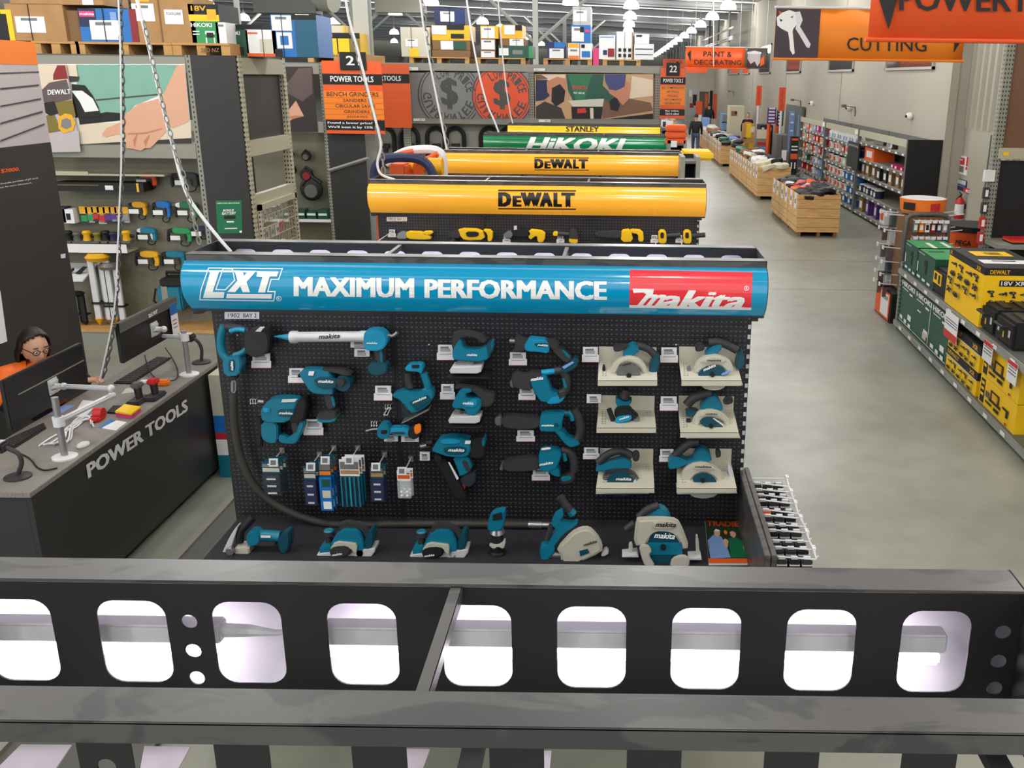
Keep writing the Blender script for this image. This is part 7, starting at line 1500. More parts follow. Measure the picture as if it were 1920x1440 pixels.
mb = MB(); p0, p1 = at(1240, 226, Y=19.5), at(1262, 240, Y=19.5); mb.box((p0.x, 19.5, p1.z), (p1.x, 19.56, p0.z), 'paper'); mb.box((p0.x + .03, 19.49, p1.z + .02), (p0.x + .09, 19.5, p0.z - .02), 'navy'); tag(mb.build('leaflet_board', smooth=False), 'white leaflet board on the stand under aisle sign 22', 'board')
def T3(mb, pth, rr, m): mb.tube(chaikin([tuple(at(x, y, Y=Yq)) for x, y, Yq in pth], 2, False), rr, m)
ZC2 = (690, 270, 11.294); Yl = 10.6
def zc(q, Y): return [(x, y, Y) for x, y in pts(q, ZC2)]
r = thing('lifting_cage', 'orange tubular lifting machine with blue taped hoop, left of the amber signs', 'machine', (-3.0, Yl, 0))
mb = MB(); T3(mb, zc('130,740 150,500 240,370 420,300 640,280 980,290 1180,360 1300,480 1380,660 1400,760', Yl), .05, 'navy'); mb.build('taped_hoop', r)
mb = MB(); T3(mb, zc('380,420 560,280 760,170 960,125 1250,110 1450,130 1570,220 1600,420 1600,700', Yl + .7), .05, 'white_plastic'); mb.build('rear_hoop', r)
mb = MB(); T3(mb, zc('560,260 760,190 960,150', Yl + .66), .03, 'orange'); T3(mb, zc('1200,340 1350,270 1480,200', Yl + .5), .03, 'orange'); T3(mb, zc('1420,560 1500,680', Yl + .5), .04, 'orange'); mb.build('braces', r)
a, b = at(*pts('440,425', ZC2)[0], Y=Yl + .1), at(*pts('810,690', ZC2)[0], Y=Yl + .1)
mb = MB(); mb.box((a.x, Yl + .1, .02), (b.x, Yl + .7, a.z), 'orange', .02); mb.box((a.x - .4, Yl - .05, 0), (b.x + .9, Yl + .85, .12), 'soft_black'); mb.build('motor_box', r)
mb = MB();
for x in (230, 1030, 1110): T3(mb, zc(f'{x},700 {x - 10},480 {x + 20},410', Yl + .15), .04, 'orange')
mb.build('posts', r)
mb = MB(); c = at(*pts('1300,480', ZC2)[0], Y=Yl + .4); mb.lathe(c + Vector((-.25, 0, 0)), c + Vector((.15, 0, 0)), [(0, .06), (.6, .06), (.62, .1), (1, .1)], 'dewalt_yellow'); mb.build('winch', r)
mb = MB(); mb.box((at(706, 420, Y=8.9).x, 8.9, 0), (at(719, 420, Y=8.9).x, 9.0, 2.1), 'orange'); p = r
q0, q1 = at(711, 405, Y=8.895), at(718, 419, Y=8.895)
for k in range(3): mb.flat([(q0.x, 8.895, q1.z + .05 * k), (q1.x, 8.895, q1.z + .05 * k + .03), (q1.x, 8.895, q1.z + .05 * k + .055), (q0.x, 8.895, q1.z + .05 * k + .025)], 'yellow')
tag(mb.build('hazard_post', smooth=False), 'orange post with yellow hazard stripes left of the yellow tools', 'post')
# ================================================================ hanging banners and aisle signs
mat('banner_orange', (240, 92, 38), .6); mat('banner_amber', (250, 140, 36), .6); mat('banner_dark', (66, 52, 62), .6); mat('sign_orange', (244, 96, 36), .45); mat('sign_amber_strip', (252, 138, 40), .45)
def hang(r, xs, Y, z):
 mb = MB()
 for x in xs: mb.tube([(x, Y, z), (x, Y, roof_z(x) - .002)], .006, 'silver_light', n=5)
 mb.build('wires', r)
def banner(name, label, x0, y0, x1, y1, Y, m, cells=(), texts=(), polys=(), zt=None, xr=None, fr=None, shade=None):
 a, b = at(x0, y1, Y=Y), at(x1, y0, Y=Y)
 if xr: b.x = xr
 if zt: b.z = zt
 r = thing(name, label, 'banner', ((a.x + b.x) / 2, Y, a.z), group='hanging banners')
 mb = MB(); n = 16
 vs = [[mb.bm.verts.new((a.x + (b.x - a.x) * i / n, Y + .012 * math.sin(i * 1.7) * (0 if xr is None and False else 1), z)) for i in range(n + 1)] for z in (a.z, b.z)]
 for i in range(n): mb.face([vs[0][i], vs[0][i + 1], vs[1][i + 1], vs[1][i]], m)
 c = mb.build('cloth', r); sd = c.modifiers.new('th', 'SOLIDIFY'); sd.thickness = .004
 mb = MB()
 for z in (a.z, b.z): mb.tube([(a.x - .02, Y, z), (b.x + .02, Y, z)], .018, m if z == a.z else 'silver_light', n=8)
 mb.build('rods', r)
 hang(r, (a.x + .15 * (b.x - a.x), b.x - .1 * (b.x - a.x)), Y, b.z)
 Yp_ = Y - .02
 mb = MB()
 for k, (mm, u0, u1) in enumerate(cells): mb.flat([(a.x + (b.x - a.x) * u, Yp_ + .003, z) for u, z in ((u0, a.z + .02), (u1, a.z + .02), (u1, b.z - .02), (u0, b.z - .02))], mm)
 for k, (mm, q) in enumerate(polys): mb.flat([p + Vector((0, -.0012 * k, 0)) for p in [at(x, y, Y=Yp_) for x, y in pts(q, fr)]], mm)
 for s, mm, bl, br, tl, bo in texts:
  o, u, v = at(*bl, Y=Yp_ - .002), at(*br, Y=Yp_ - .002), at(*tl, Y=Yp_ - .002); text3(mb, s, mm, o, u - o, v - o, bold=bo)
 mb.build('print', r, smooth=False)
 return r
RB = R5
banner('aisle_banner', 'bright orange banner cut by the top right corner, reading power', 1627, 0, 1920, 74, 8.0, 'banner_orange', texts=[('POWERTOOLS', 'soft_black', (1686, 20), (2088, 24), (1686, -24), .03)], polys=[('soft_black', '815,-60 985,-60 905,222')], fr=RB, zt=4.45, xr=5.2)
banner('aisle_banner', 'amber banner with two keys on a dark panel, reading cutting', 1450, 18, 1815, 110, 14.0, 'banner_amber', cells=[('banner_dark', 0, .232)], texts=[('CUTTING', 'soft_black', (1588, 95), (1737, 97), (1588, 70), .02)],
 polys=[('white', '105,95 160,75 205,90 225,140 215,185 190,215 185,240 200,400 185,410 165,375 160,300 150,240 100,215 70,190 65,130'), ('letter_white', '200,90 240,85 260,150 240,200 320,330 310,360 290,355 235,260 205,215 215,180'), ('orange', '78,80 105,95 90,110'), ('banner_dark', '85,140 110,150 95,165'), ('ink_grey', '165,130 190,115 185,135'), ('soft_black', '1400,310 1445,310 1392,395')], fr=RB)
banner('aisle_banner', 'orange banner reading paint and decorating, above the far aisle', 1285, 89, 1398, 127, 34.0, 'sign_orange', cells=[], texts=[('PAINT &', 'soft_black', (1319, 106), (1372, 107), (1319, 96), .015), ('DECORATING', 'soft_black', (1302, 121), (1390, 122), (1302, 112), .015)], polys=[('soft_black', '835,405 862,375 860,465')], fr=R4)
r = banner('aisle_banner', 'brown banner picturing a dripping paint tin, beside the paint banner', 1400, 90, 1440, 128, 34.2, 'poster_sleeve', polys=[('poster_lilac', '1290,400 1385,400 1380,470 1360,500 1340,460 1310,480 1285,440'), ('silver_light', '1285,390 1340,380 1390,392 1390,405 1285,405'), ('orange', '1385,440 1410,420 1412,480 1380,500')], fr=R4)
def aisle_sign(label, x0, x1, y0, y1, Y, num, heads, rows, foot, numbox, vis=True, hold=.75):
 a, b = at(x0, y1, Y=Y), at(x1, y0, Y=Y); r = thing('aisle_sign', label, 'sign', ((a.x + b.x) / 2, Y, a.z), group='orange aisle signs')
 mb = MB(); mb.box((a.x, Y, a.z), (b.x, Y + .04, b.z), 'sign_orange'); mb.build('board', r, smooth=False)
 mb = MB()
 for zz in (.25, .75): mb.box(((a.x + b.x) / 2 - .02, Y + .04, a.z + (b.z - a.z) * zz), ((a.x + b.x) / 2 + .02, Y + hold, a.z + (b.z - a.z) * zz + .04), 'rack_grey')
 mb.build('bracket', r, smooth=False)
 W_, H_ = b.x - a.x, b.z - a.z; z = lambda v: b.z - H_ * v
 def strip(name, m, v0, v1, d=.006): mb = MB(); mb.box((a.x - .004, Y - d, z(v1)), (b.x + .004, Y, z(v0)), m); return mb.build(name, r, smooth=False)
 if num:
  nx0, ny0, nx1, ny1 = numbox; p, q = at(nx0, ny1, Y=Y - .03), at(nx1, ny0, Y=Y - .03); mb = MB(); mb.box((p.x, Y - .03, p.z), (q.x, Y - .001, q.z), 'soft_black'); nb = mb.build('number_box', r, smooth=False)
  w, h = q.x - p.x, q.z - p.z; lettering(num, 'white', (p.x + w * .24, Y - .032, p.z + h * .27), (w * .55, 0, 0), (0, 0, h * .52), nb, bold=.03)
 hs = strip('heading', 'soft_black', *heads[1:3]); lettering(heads[0], 'white', (a.x + W_ * heads[3], Y - .009, z(heads[2] - .036)), (W_ * (heads[4] - heads[3]), 0, 0), (0, 0, H_ * (heads[2] - heads[1] - .065)), hs, bold=.035)
 for s, v0, v1, u0, u1 in rows:
  st = strip('row', 'sign_amber_strip' if vis else 'sign_orange', v0, v1 - .006)
  if s: lettering(s, 'poster_dark', (a.x + W_ * u0, Y - .009, z(v1 - .022)), (W_ * (u1 - u0), 0, 0), (0, 0, H_ * (v1 - v0 - .034)), st, bold=.02)
 if foot:
  ft = strip('footer', 'soft_black', foot[2], foot[3])
  for k, s in enumerate(foot[:2]): vv = foot[2] + (foot[3] - foot[2]) * (.46 + .42 * k); lettering(s, 'white', (a.x + W_ * foot[4], Y - .009, z(vv)), (W_ * (foot[5] - foot[4]), 0, 0), (0, 0, H_ * .042), ft, bold=.04)
 return r
aisle_sign('orange aisle sign 21 for power tools', 613, 714, 115, 250, 16.9, '21', ('POWER TOOLS', .175, .32, .13, .86), [('BENCH GRINDERS', .41, .505, .05, .93), ('SANDERS', .505, .58, .32, .72), ('CIRCULAR SAWS', .58, .66, .18, .86), ('GRINDERS', .66, .735, .32, .76), ('JIGSAWS', .735, .805, .36, .72)], ('Found a lower price?', "We'll beat it by 15%", .81, .95, .03, .8), (638, 98, 685, 131), hold=.092)
aisle_sign('plain orange aisle sign behind the pale column', 713, 766, 120, 239, 22.0, None, ('POWERTOOLS', .155, .3, -.4, .74), [('', .34, .44, 0, 1), ('', .44, .54, 0, 1), ('', .54, .63, 0, 1), ('', .63, .72, 0, 1), ('', .74, .82, 0, 1)], None, None, vis=False, hold=.52)
aisle_sign('orange aisle sign 22 for power tools', 1237, 1286, 128, 222, 22.2, '22', ('POWER TOOLS', .18, .32, .1, .9), [('AIR COMPRESSORS', .35, .43, .03, .97), ('AIR TOOLS', .43, .51, .25, .75), ('WELDING', .51, .59, .28, .72), ('VACUUM BAGS', .59, .66, .15, .85), ('GENERATORS', .66, .74, .18, .82)], ('Buy online.', 'Click & collect!', .81, .94, .22, .78), (1249, 118, 1275, 142), hold=.9)
def pole_sign(label, x0, x1, y0, y1, ybase, Y):
 a, b = at(x0, y1, Y=Y), at(x1, y0, Y=Y); r = thing('checkout_sign', label, 'sign', ((a.x + b.x) / 2, Y, 0), group='checkout pole signs')
 mb = MB(); mb.box((a.x, Y, a.z), (b.x, Y + .06, b.z), 'orange_deep'); bd = mb.build('board', r, smooth=False)
 mb = MB(); mb.tube([((a.x + b.x) / 2, Y + .03, 0), ((a.x + b.x) / 2, Y + .03, a.z)], .05, 'white_plastic', n=8); mb.build('pole', r)
 for k, ch in enumerate('CHECKOUT'): h = (b.z - a.z) * .9 / 8; lettering(ch, 'poster_dark', (a.x + (b.x - a.x) * .36, Y - .004, b.z - (b.z - a.z) * .04 - h * (k + .9)), ((b.x - a.x) * .28, 0, 0), (0, 0, h * .72), bd, bold=.01)
 return r
pole_sign('orange checkout sign on a white pole, nearer of the two', 1459, 1474, 164, 208, 0, 38); pole_sign('orange checkout sign on a white pole, farther of the two', 1417, 1429, 161, 198, 0, 46)
for k, (q, Y, s, lab) in enumerate((((1243, 111, 1284, 127), 60, 'CUSTOMER', 'far orange customer sign over aisle sign 22'), ((1288, 126, 1326, 136), 70, '', 'far orange banner with white blocks below the paint banner'), ((1304, 190, 1317, 215), 60, '', 'orange and white floor sign far down the aisle'))):
 a, b = at(q[0], q[3], Y=Y), at(q[2], q[1], Y=Y); r = thing('far_sign', lab, 'sign', ((a.x + b.x) / 2, Y, a.z)); mb = MB(); mb.box((a.x, Y, a.z), (b.x, Y + .05, b.z), 'orange_deep'); bd = mb.build('board', r, smooth=False)
 if s: lettering(s, 'poster_dark', (a.x + .15, Y - .01, b.z - (b.z - a.z) * .55), (b.x - a.x - .3, 0, 0), (0, 0, (b.z - a.z) * .4), bd, bold=.02)
 if k < 2: hang(r, (a.x + .2, b.x - .2), Y, b.z)
 else: mb = MB(); mb.box((a.x, Y, 0), (b.x, Y + .04, a.z), 'white'); mb.build('stand', r, smooth=False)
# ================================================================ stock boxes on top of the banks
def pallet(label, x0, x1, Y, z, d=1.1):
 r = thing('timber_pallet', label, 'pallet', ((x0 + x1) / 2, Y + d / 2, z), group='pallets on the shelving tops')
 mb = MB(); mb.box((x0, Y, z + .11), (x1, Y + d, z + .135), 'pallet_wood'); mb.build('deck_boards', r, smooth=False)
 for k in range(3):
  x = x0 + (x1 - x0 - .1) * k / 2; mb = MB(); mb.box((x, Y + .01, z), (x + .1, Y + d - .01, z + .11), 'pallet_wood'); mb.build('bearer', r, smooth=False)
 return r
ZB = 3.43
def px(x, Y): return at(x, 90, Y=Y).x
YS = YB + .1
pallet('timber pallet at the left under the cardboard box', px(60, YS), px(148, YS), YS, ZB - .002); pallet('timber pallet in the middle of the drill bank top', px(142, YS), px(322, YS), YS, ZB - .002)
pt = at(100, 80, Y=YS).z
ZP = ZB + .1345
SB = 'stock on top of the shelving banks'
def sb(label, x0, y0, x1, y1, m, parts=(), d=.6, Y=YS + .02, z=ZP, cat='box', name='stock_box'):
 return pxbox(name, label, cat, x0, y0, x1, y1, Y, d, m, SB, z, parts)
note = lambda u0, v0, u1, v1: [('label_sheet', 'paper', u0, v0, u1, v1), ('label_line', 'ink_grey', u0 + (u1 - u0) * .2, v0 + (v1 - v0) * .1, u1 - (u1 - u0) * .25, v0 + (v1 - v0) * .26), ('strap', 'soft_black', (u0 + u1) / 2 - .008, 0, (u0 + u1) / 2 + .008, 1)]
sb('black crate with yellow edges at the top left corner', -40, 18, 20, 84, 'soft_black', [('edge', 'yellow', .72, 0, 1, .14), ('post', 'yellow', .86, .1, 1, 1)])
sb('large open-topped cardboard box with a big white label, top left', 20, 8, 116, 84, 'cardboard', note(.15, .34, .66, .78), z=ZP);
sb('brown cardboard box behind the large labelled one', 112, 20, 155, 84, 'cardboard_dark', (), Y=YS + .06)
sb('folded cardboard carton lying on the large labelled box', 20, -14, 190, 9, 'cardboard', [('label_sheet', 'paper', .78, .3, .9, 1)], z=at(20, 8, Y=YS + .02).z + .003, Y=YS + .02)
sb('blue and red printed machine box with white label, on the middle pallet', 154, 17, 254, 78, 'blue', [('logo', 'navy', 0, 0, .3, .55), ('brand', 'pink', .02, .08, .28, .25), ('makita', 'white', .03, .12, .28, .2, .03), ('end', 'dark_red', .88, 0, 1, 1), ('stripe', 'light_blue', .55, .1, .66, .35)] + note(.18, .35, .68, .94))
sb('brown box with two white labels right of the blue box', 256, -6, 360, 84, 'cardboard', note(.0, .16, .36, .54)[:2] + [('tape', 'dewalt_yellow', .12, .0, .3, .12), ('label_sheet', 'paper', .52, .28, .82, .6), ('TOOLLINE', 'ink', .55, .34, .79, .4, .02), ('seam', 'cardboard_dark', .43, 0, .45, 1)])
zb2 = ZB
pallet('low crate marked SBD NZ at the right of the drill bank top', px(325, YS), px(432, YS), YS - .03, ZB - .002, .5)
lettering('SBD NZ', 'cardboard_dark', at(377, 98, Y=YS - .04), at(411, 98, Y=YS - .04) - at(377, 98, Y=YS - .04), at(377, 90, Y=YS - .04) - at(377, 98, Y=YS - .04), bpy.data.objects['timber_pallet.002'], bold=.04)
sb('green machine box with a white saw drawing', 362, 40, 408, 83, 'bright_green', [('HiKOKI', 'white', .0, .08, .78, .27, .04), ('drawing', 'white', .5, .45, .85, .6), ('drawing', 'soft_black', .55, .52, .8, .75), ('legs', 'white', .5, .75, .55, 1), ('legs', 'white', .8, .75, .85, 1), ('t', 'white', .05, .45, .3, .5), ('t', 'white', .05, .58, .3, .63)])
sb('black and yellow printed box on the green machine box', 355, 8, 408, 40, 'soft_black', [('band', 'yellow', 0, .62, 1, 1), ('18V', 'dewalt_yellow', .1, .1, .6, .4, .03), ('drawing', 'dewalt_yellow', .62, .3, .92, .9)], z=at(362, 40, Y=YS + .02).z + .003)
sb('white box beside the green machine box', 408, 42, 422, 84, 'white', [('t', 'ink_grey', .2, .1, .8, .2)]);
YB2 = YB + .9
sb('smaller dark green machine box, left of the white orange-striped one', 422, 56, 463, 99, 'dark_green', [('HiKOKI', 'white', .12, .06, .7, .2, .03), ('flash', 'white', .0, .25, .4, .5), ('drawing', 'soft_black', .2, .65, .8, .95)], Y=YS + .3, z=ZB); sb('black bagged machine on the dark green box', 425, 46, 490, 56, 'soft_black', (), Y=YS + .32, z=at(425, 56, Y=YS + .3).z + .003, cat='machine', name='bagged_machine')
sb('white and orange boxed machine, left of the tall blue box', 464, 56, 516, 100, 'white', [('band', 'orange', 0, .88, 1, 1), ('drawing', 'cream_metal', .45, .35, .85, .85), ('t', 'orange', .05, .1, .4, .16), ('strap', 'soft_black', .55, 0, .57, 1)], Y=YS + .3, z=ZB)
sb('tall blue machine box with white saw ring and label', 513, 28, 592, 101, 'blue', [('top', 'soft_black', .45, 0, 1, .12), ('ring', 'white', .1, .42, .44, .8), ('hole', 'blue', .18, .5, .36, .72), ('side', 'teal_print', .52, .12, 1, 1), ('square', 'soft_black', .04, .82, .2, 1)] + note(.02, .02, .46, .38), Y=YS + .3, z=ZB)
sb('yellow and white box right of the blue box', 594, 48, 645, 101, 'yellow', [('label_sheet', 'paper', .15, .3, .4, .9), ('band', 'cream_metal', .3, .0, .95, .25)], Y=YC + .75, z=ZB + .1345); sb('black-lidded yellow box beside the pale column', 609, 62, 674, 103, 'yellow', [('lid', 'soft_black', 0, 0, 1, .26), ('brand', 'dewalt_yellow', .05, .08, .25, .18), ('strap', 'soft_black', .36, .2, .39, 1), ('side', 'olive', .7, .26, 1, 1)], Y=YC + .1, z=ZB + .1345)
pallet('timber pallet beside the pale column under the yellow boxes', at(575, 110, Y=YC).x, at(684, 110, Y=YC).x, YC + .05, ZB - .002, 1.4)
YD3 = YD2 + .1; ZD = 3.496
def sd(label, q, m, parts=(), z=None, Y=YD3, d=.9, cat='box', name='stock_box', fr=R3):
 (x0, y0), (x1, y1) = pts(q, fr); return pxbox(name, label, cat, x0, y0, x1, y1, Y, d, m, 'stock on the back bank', z, parts)
for k, (a_, b_) in enumerate(((190, 640), (690, 1060), (1195, 1560), (1640, 1925), )):
 pa, pb = at(720 + a_ / 4, 120, Y=YD3).x, at(720 + b_ / 4, 120, Y=YD3).x; pallet(f'timber pallet on the back bank, {ORD[k]} from the left', pa, pb, YD3, ZD)
ZD2 = ZD + .136
def top(q): return at(*pts(q, R3)[0], Y=YD3).z
lab1 = note(.28, .1, .62, .8)
sd('pale stacked box with a red strap, far left of the back bank', '135,205 340,460', 'cream_metal', note(.15, .4, .58, .66) + [('band', 'yellow', .28, .72, .6, 1)], ZD2)
z = ZD2; sd('lowest plain cardboard box in the tall central stack', '365,375 645,458', 'cardboard_dark', (), z); z1_ = top('365,375'); sd('brown box with a white and green label, central stack', '365,305 645,374', 'cardboard_dark', [('label_sheet', 'paper', .22, .05, .55, .95), ('print', 'dark_green', .56, .1, .9, .95)], z1_ + .003); z2_ = top('365,305'); sd('yellow band box in the central stack', '362,190 640,304', 'dewalt_yellow', [('lid', 'soft_black', .4, 0, .86, .3), ('label_sheet', 'paper', .0, .05, .38, .6), ('drawing', 'soft_black', .5, .55, .85, .85)], z2_ + .003); z3_ = top('362,190'); sd('navy box on top of the central stack', '380,62 605,188', 'navy', note(.2, .2, .65, .78)[:2] + [('flash', 'dark_blue', .7, .1, .98, .9), ('strap', 'soft_black', .48, 0, .52, 1)], z3_ + .003)
z = ZD2; sd('labelled white carton at the bottom of the second stack', '725,380 835,462', 'cardboard_dark', note(.05, .1, .95, .95)[:2], z); za = top('725,380'); sd('labelled white carton in the middle of the second stack', '725,290 835,378', 'cardboard_dark', note(.05, .1, .95, .9)[:2], za + .003); zb_ = top('725,290'); sd('labelled carton with yellow end, top of the second stack', '725,195 855,288', 'dewalt_yellow', note(.05, .1, .8, .95), zb_ + .003)
sd('wide dark green machine box at the bottom, right of the second stack', '860,345 1110,465', 'dark_green', [('drawing', 'poster_grey', .42, .35, .72, .7), ('label_sheet', 'paper', .02, .2, .3, .8), ('end', 'bright_green', .9, 0, 1, 1)], ZD2); zc_ = top('860,345'); sd('grey labelled carton on the wide green box', '870,290 1050,343', 'cardboard_dark', note(.4, .05, .98, .95), zc_ + .003); zd_ = top('870,290'); sd('dark and yellow carton atop the green box pile', '880,188 1035,288', 'dewalt_yellow', [('lid', 'soft_black', .68, 0, 1, .4), ('label_sheet', 'paper', .15, .02, .65, .7)], zd_ + .003)
sd('blue and white carton right of the centre column', '1225,315 1355,462', 'dark_blue', note(.12, .4, .95, .98)[:2] + [('top', 'blue', .4, 0, 1, .35)], ZD2); sd('white carton with an orange band, back bank', '1380,325 1465,470', 'white', [('band', 'dewalt_yellow', .05, .02, .95, .28), ('foot', 'bright_orange', .05, .8, .95, 1), ('t', 'ink_grey', .2, .4, .8, .5)], ZD2); sd('white carton with a blue drawing, back bank', '1470,325 1560,470', 'white', [('drawing', 'blue', .15, .5, .85, .9), ('square', 'soft_black', .1, .08, .4, .3)], ZD2)
ze = top('1405,325'); sd('blue boxed machine on the white cartons', '1405,188 1550,322', 'blue', note(.02, .1, .65, .9)[:2] + [('drawing', 'soft_black', .45, .1, .65, .4), ('brand', 'pink', .7, .25, .95, .4)], ze + .003); zf = top('1405,188'); sd('grey plastic-wrapped box highest on the back bank', '1415,50 1552,186', 'steel_grey', note(.05, .2, .78, .8), zf + .003)
sd('pink-sided panel between the white cartons', '1568,360 1612,505', 'pink', (), ZD)
sd('white carton with colourful print, right part of the back bank', '1612,265 1735,470', 'white', [('band', 'light_blue', .05, .05, .9, .1), ('drawing', 'dark_blue', .25, .62, .5, .82), ('drawing', 'dark_red', .55, .55, .95, .9)], ZD2); sd('tall white carton with rows of black pictures', '1742,238 1868,466', 'white', [('edge', 'cardboard', .93, 0, 1, 1)] + [('pic', 'soft_black', .12 + .3 * i, .6 + .2 * j, .3 + .3 * i, .72 + .2 * j) for i in range(3) for j in range(2)] + [('strap', 'soft_black', .5, 0, .52, 1)], ZD2)
sd('white wrapped carton at the right end of the back bank', '1875,330 2025,470', 'silver_light', [('band', 'navy', .05, .3, .95, .36), ('band', 'navy', .05, .66, .95, .7)], ZD2); zg = top('1875,330'); sd('slanted white wrapped carton on the last one', '1880,255 1990,328', 'white', [('band', 'navy', .1, .1, .5, .3)], zg + .003)
for k, (x, y, lab) in enumerate(((718 + 16, 105, 'small black box left of the back bank stacks'),)):
 sd(lab, '20,418 110,470', 'soft_black', (), ZD)
# ================================================================ right wall shelving, crates, shoppers
def wy(x, y=240, X=5.95): return at(x, y, X=X).y
UY = [wy(1704, 262), wy(1612, 243), wy(1549, 229), wy(1502, 217)]
r = thing('wall_shelving', 'long grey shelving along the right wall, black end panel towards us', 'shelving', (6.3, (UY[0] + UY[3]) / 2, 0))
XW0, XW1 = 5.95, 6.72
mb = MB(); mb.box((XW0 - .02, UY[0] - .08, 0), (XW1, UY[0] - .05, 2.1), 'soft_black'); mb.build('end_panel', r, smooth=False)
for y in UY:
 mb = MB(); mb.box((XW0 - .03, y - .05, 0), (XW0 + .05, y + .03, 2.1), 'rack_dark'); mb.build('upright', r, smooth=False)
SHZ = [[1.8, 1.4, 1.02, .58, .12], [1.68, 1.38, 1.06, .72, .4, .12], [1.72, 1.42, 1.1, .78, .45, .12]]
for b in range(3):
 y0, y1 = UY[b] + .03, UY[b + 1] - .05
 mb = MB(); mb.box((XW0 - .01, y0, 1.93), (XW0 + .03, y1, 2.08), 'rack_cream'); mb.build('header', r, smooth=False)
 mb = MB(); mb.box((XW1 - .03, y0, 0), (XW1 - .01, y1, 2.05), 'rack_dark'); mb.build('back', r, smooth=False)
 for z in SHZ[b]:
  mb = MB(); mb.box((XW0, y0, z - .04), (XW1 - .03, y1, z), 'rack_grey'); sh = mb.build('shelf', r, smooth=False)
  mb = MB(); mb.box((XW0 - .015, y0, z - .06), (XW0, y1, z - .005), 'rack_dark')
  for k in range(8): yy = y0 + (y1 - y0) * (k + .3) / 8; mb.box((XW0 - .02, yy, z - .05), (XW0 - .015, yy + .15, z - .01), 'paper')
  mb.build('price_strip', sh, smooth=False)
 if b: mb = MB(); mb.box((XW0 - .022, UY[b] - .03, 1.95), (XW0 - .01, UY[b] + .4, 2.06), 'paper'); mb.build('bay_card', r, smooth=False)
_proto = {}
def goods(kind, m, w, d, h):
 k = (kind, m, w, d, h)
 if k not in _proto:
  mb = MB()
  if kind == 'carton': mb.box((-d / 2, -w / 2, 0), (d / 2, w / 2, h), m); mb.box((-d / 2 - .003, -w * .3, h * .25), (-d / 2, w * .3, h * .75), 'white' if m not in ('white', 'paper') else 'orange')
  elif kind == 'bottle': mb.lathe((0, 0, 0), (0, 0, h), [(0, w * .46), (.6, w * .48), (.76, w * .3), (.82, w * .14), (1, w * .16)], [m, m, m, m] if m != 'white' else [m, m, m, 'letter_white'], 10); mb.box((-w * .5, -w * .25, h * .12), (-w * .44, w * .25, h * .5), 'light_blue' if m == 'white' else 'white')
  else: mb.lathe((0, 0, 0), (0, 0, h), [(0, w * .42), (.85, w * .48), (.87, w * .5), (1, w * .5)], [m, 'white', 'white'] if m == 'blue' else [m, m, 'soft_black' if m == 'white' else 'white'], 12); mb.box((-w * .49, -w * .25, h * .2), (-w * .43, w * .25, h * .7), 'orange' if m == 'white' else 'white')
  o = mb.build(kind, local=True, smooth=kind != 'carton'); _proto[k] = o.data; bpy.data.objects.remove(o)
 return _proto[k]
CN = {'white': 'white', 'blue': 'blue', 'orange': 'orange', 'pink': 'pink', 'soft_black': 'black', 'cardboard_dark': 'brown', 'light_blue': 'pale blue', 'red': 'red', 'navy': 'navy', 'purple': 'purple', 'green': 'green', 'dewalt_yellow': 'yellow', 'cream_metal': 'cream'}
BAY = ['near', 'middle', 'far']
def row(b, s, items, cover=1.0, start=.0):
 y0, y1 = UY[b] + .06 + start * (UY[b + 1] - UY[b]), UY[b] + .06 + (UY[b + 1] - UY[b] - .15) * cover; n = len(items)
 for i, (kind, m, w, d, h) in enumerate(items):
  y = y0 + (y1 - y0) * (i + .5) / n; w2 = min(w, (y1 - y0) / n * .97)
  o = bpy.data.objects.new({'carton': 'shelf_carton', 'bottle': 'shelf_bottle', 'tub': 'shelf_tub'}[kind], goods(kind, m, w, d, h)); COL.objects.link(o); o.location = (XW0 + .06 + d / 2 + .02 * (i % 2), y, SHZ[b][s] + .001); o.scale.y = w2 / w
  tag(o, f'{CN[m]} {kind}, {ORD[i]} from the near end, {ORD[s]} shelf down of the {BAY[b]} wall bay', {'carton': 'box', 'bottle': 'bottle', 'tub': 'tub'}[kind], f'goods on the {BAY[b]} wall bay')
C_ = lambda m, w=.3, h=.22, d=.3: ('carton', m, w, d, h)
B_ = lambda m, w=.17, h=.27: ('bottle', m, w, w, h)
T_ = lambda m, w=.24, h=.22: ('tub', m, w, w, h)
row(0, 0, [B_('soft_black', .16, .26), B_('white', .16, .26)], .45, .3); row(0, 1, [C_('pink', .16, .08, .2)] * 4, .36); row(0, 1, [C_('orange', .9, .3, .5)], .98, .6); row(0, 2, [C_('cardboard_dark', .28, .3)] * 3 + [C_('soft_black', .3, .28)] * 2 + [C_('cardboard_dark', .3, .32)] * 3); row(0, 3, [T_('navy', .25, .2)] * 5, 1, .55); row(0, 4, [C_('white', .4, .32), C_('purple', .25, .36), C_('purple', .25, .36), C_('cardboard_dark', .4, .34)], 1, .3)
row(1, 0, [B_('white')] * 11); row(1, 1, [T_('blue', .28, .2), T_('blue', .28, .2), C_('white', .35, .22), C_('red', .3, .16), C_('white', .35, .24), T_('white'), T_('white')]); row(1, 2, [T_('blue', .3, .2), C_('white', .3, .2), C_('cream_metal', .35, .2), T_('white', .34, .2), T_('white', .34, .2), T_('white', .34, .2)]); row(1, 3, [T_('blue', .32, .22)] * 4 + [T_('white', .3, .24)] * 4); row(1, 4, [T_('blue', .3, .2)] * 3 + [T_('white', .3, .22)] * 5); row(1, 5, [T_('blue', .34, .22)] * 4 + [T_('white', .3, .2)] * 3)
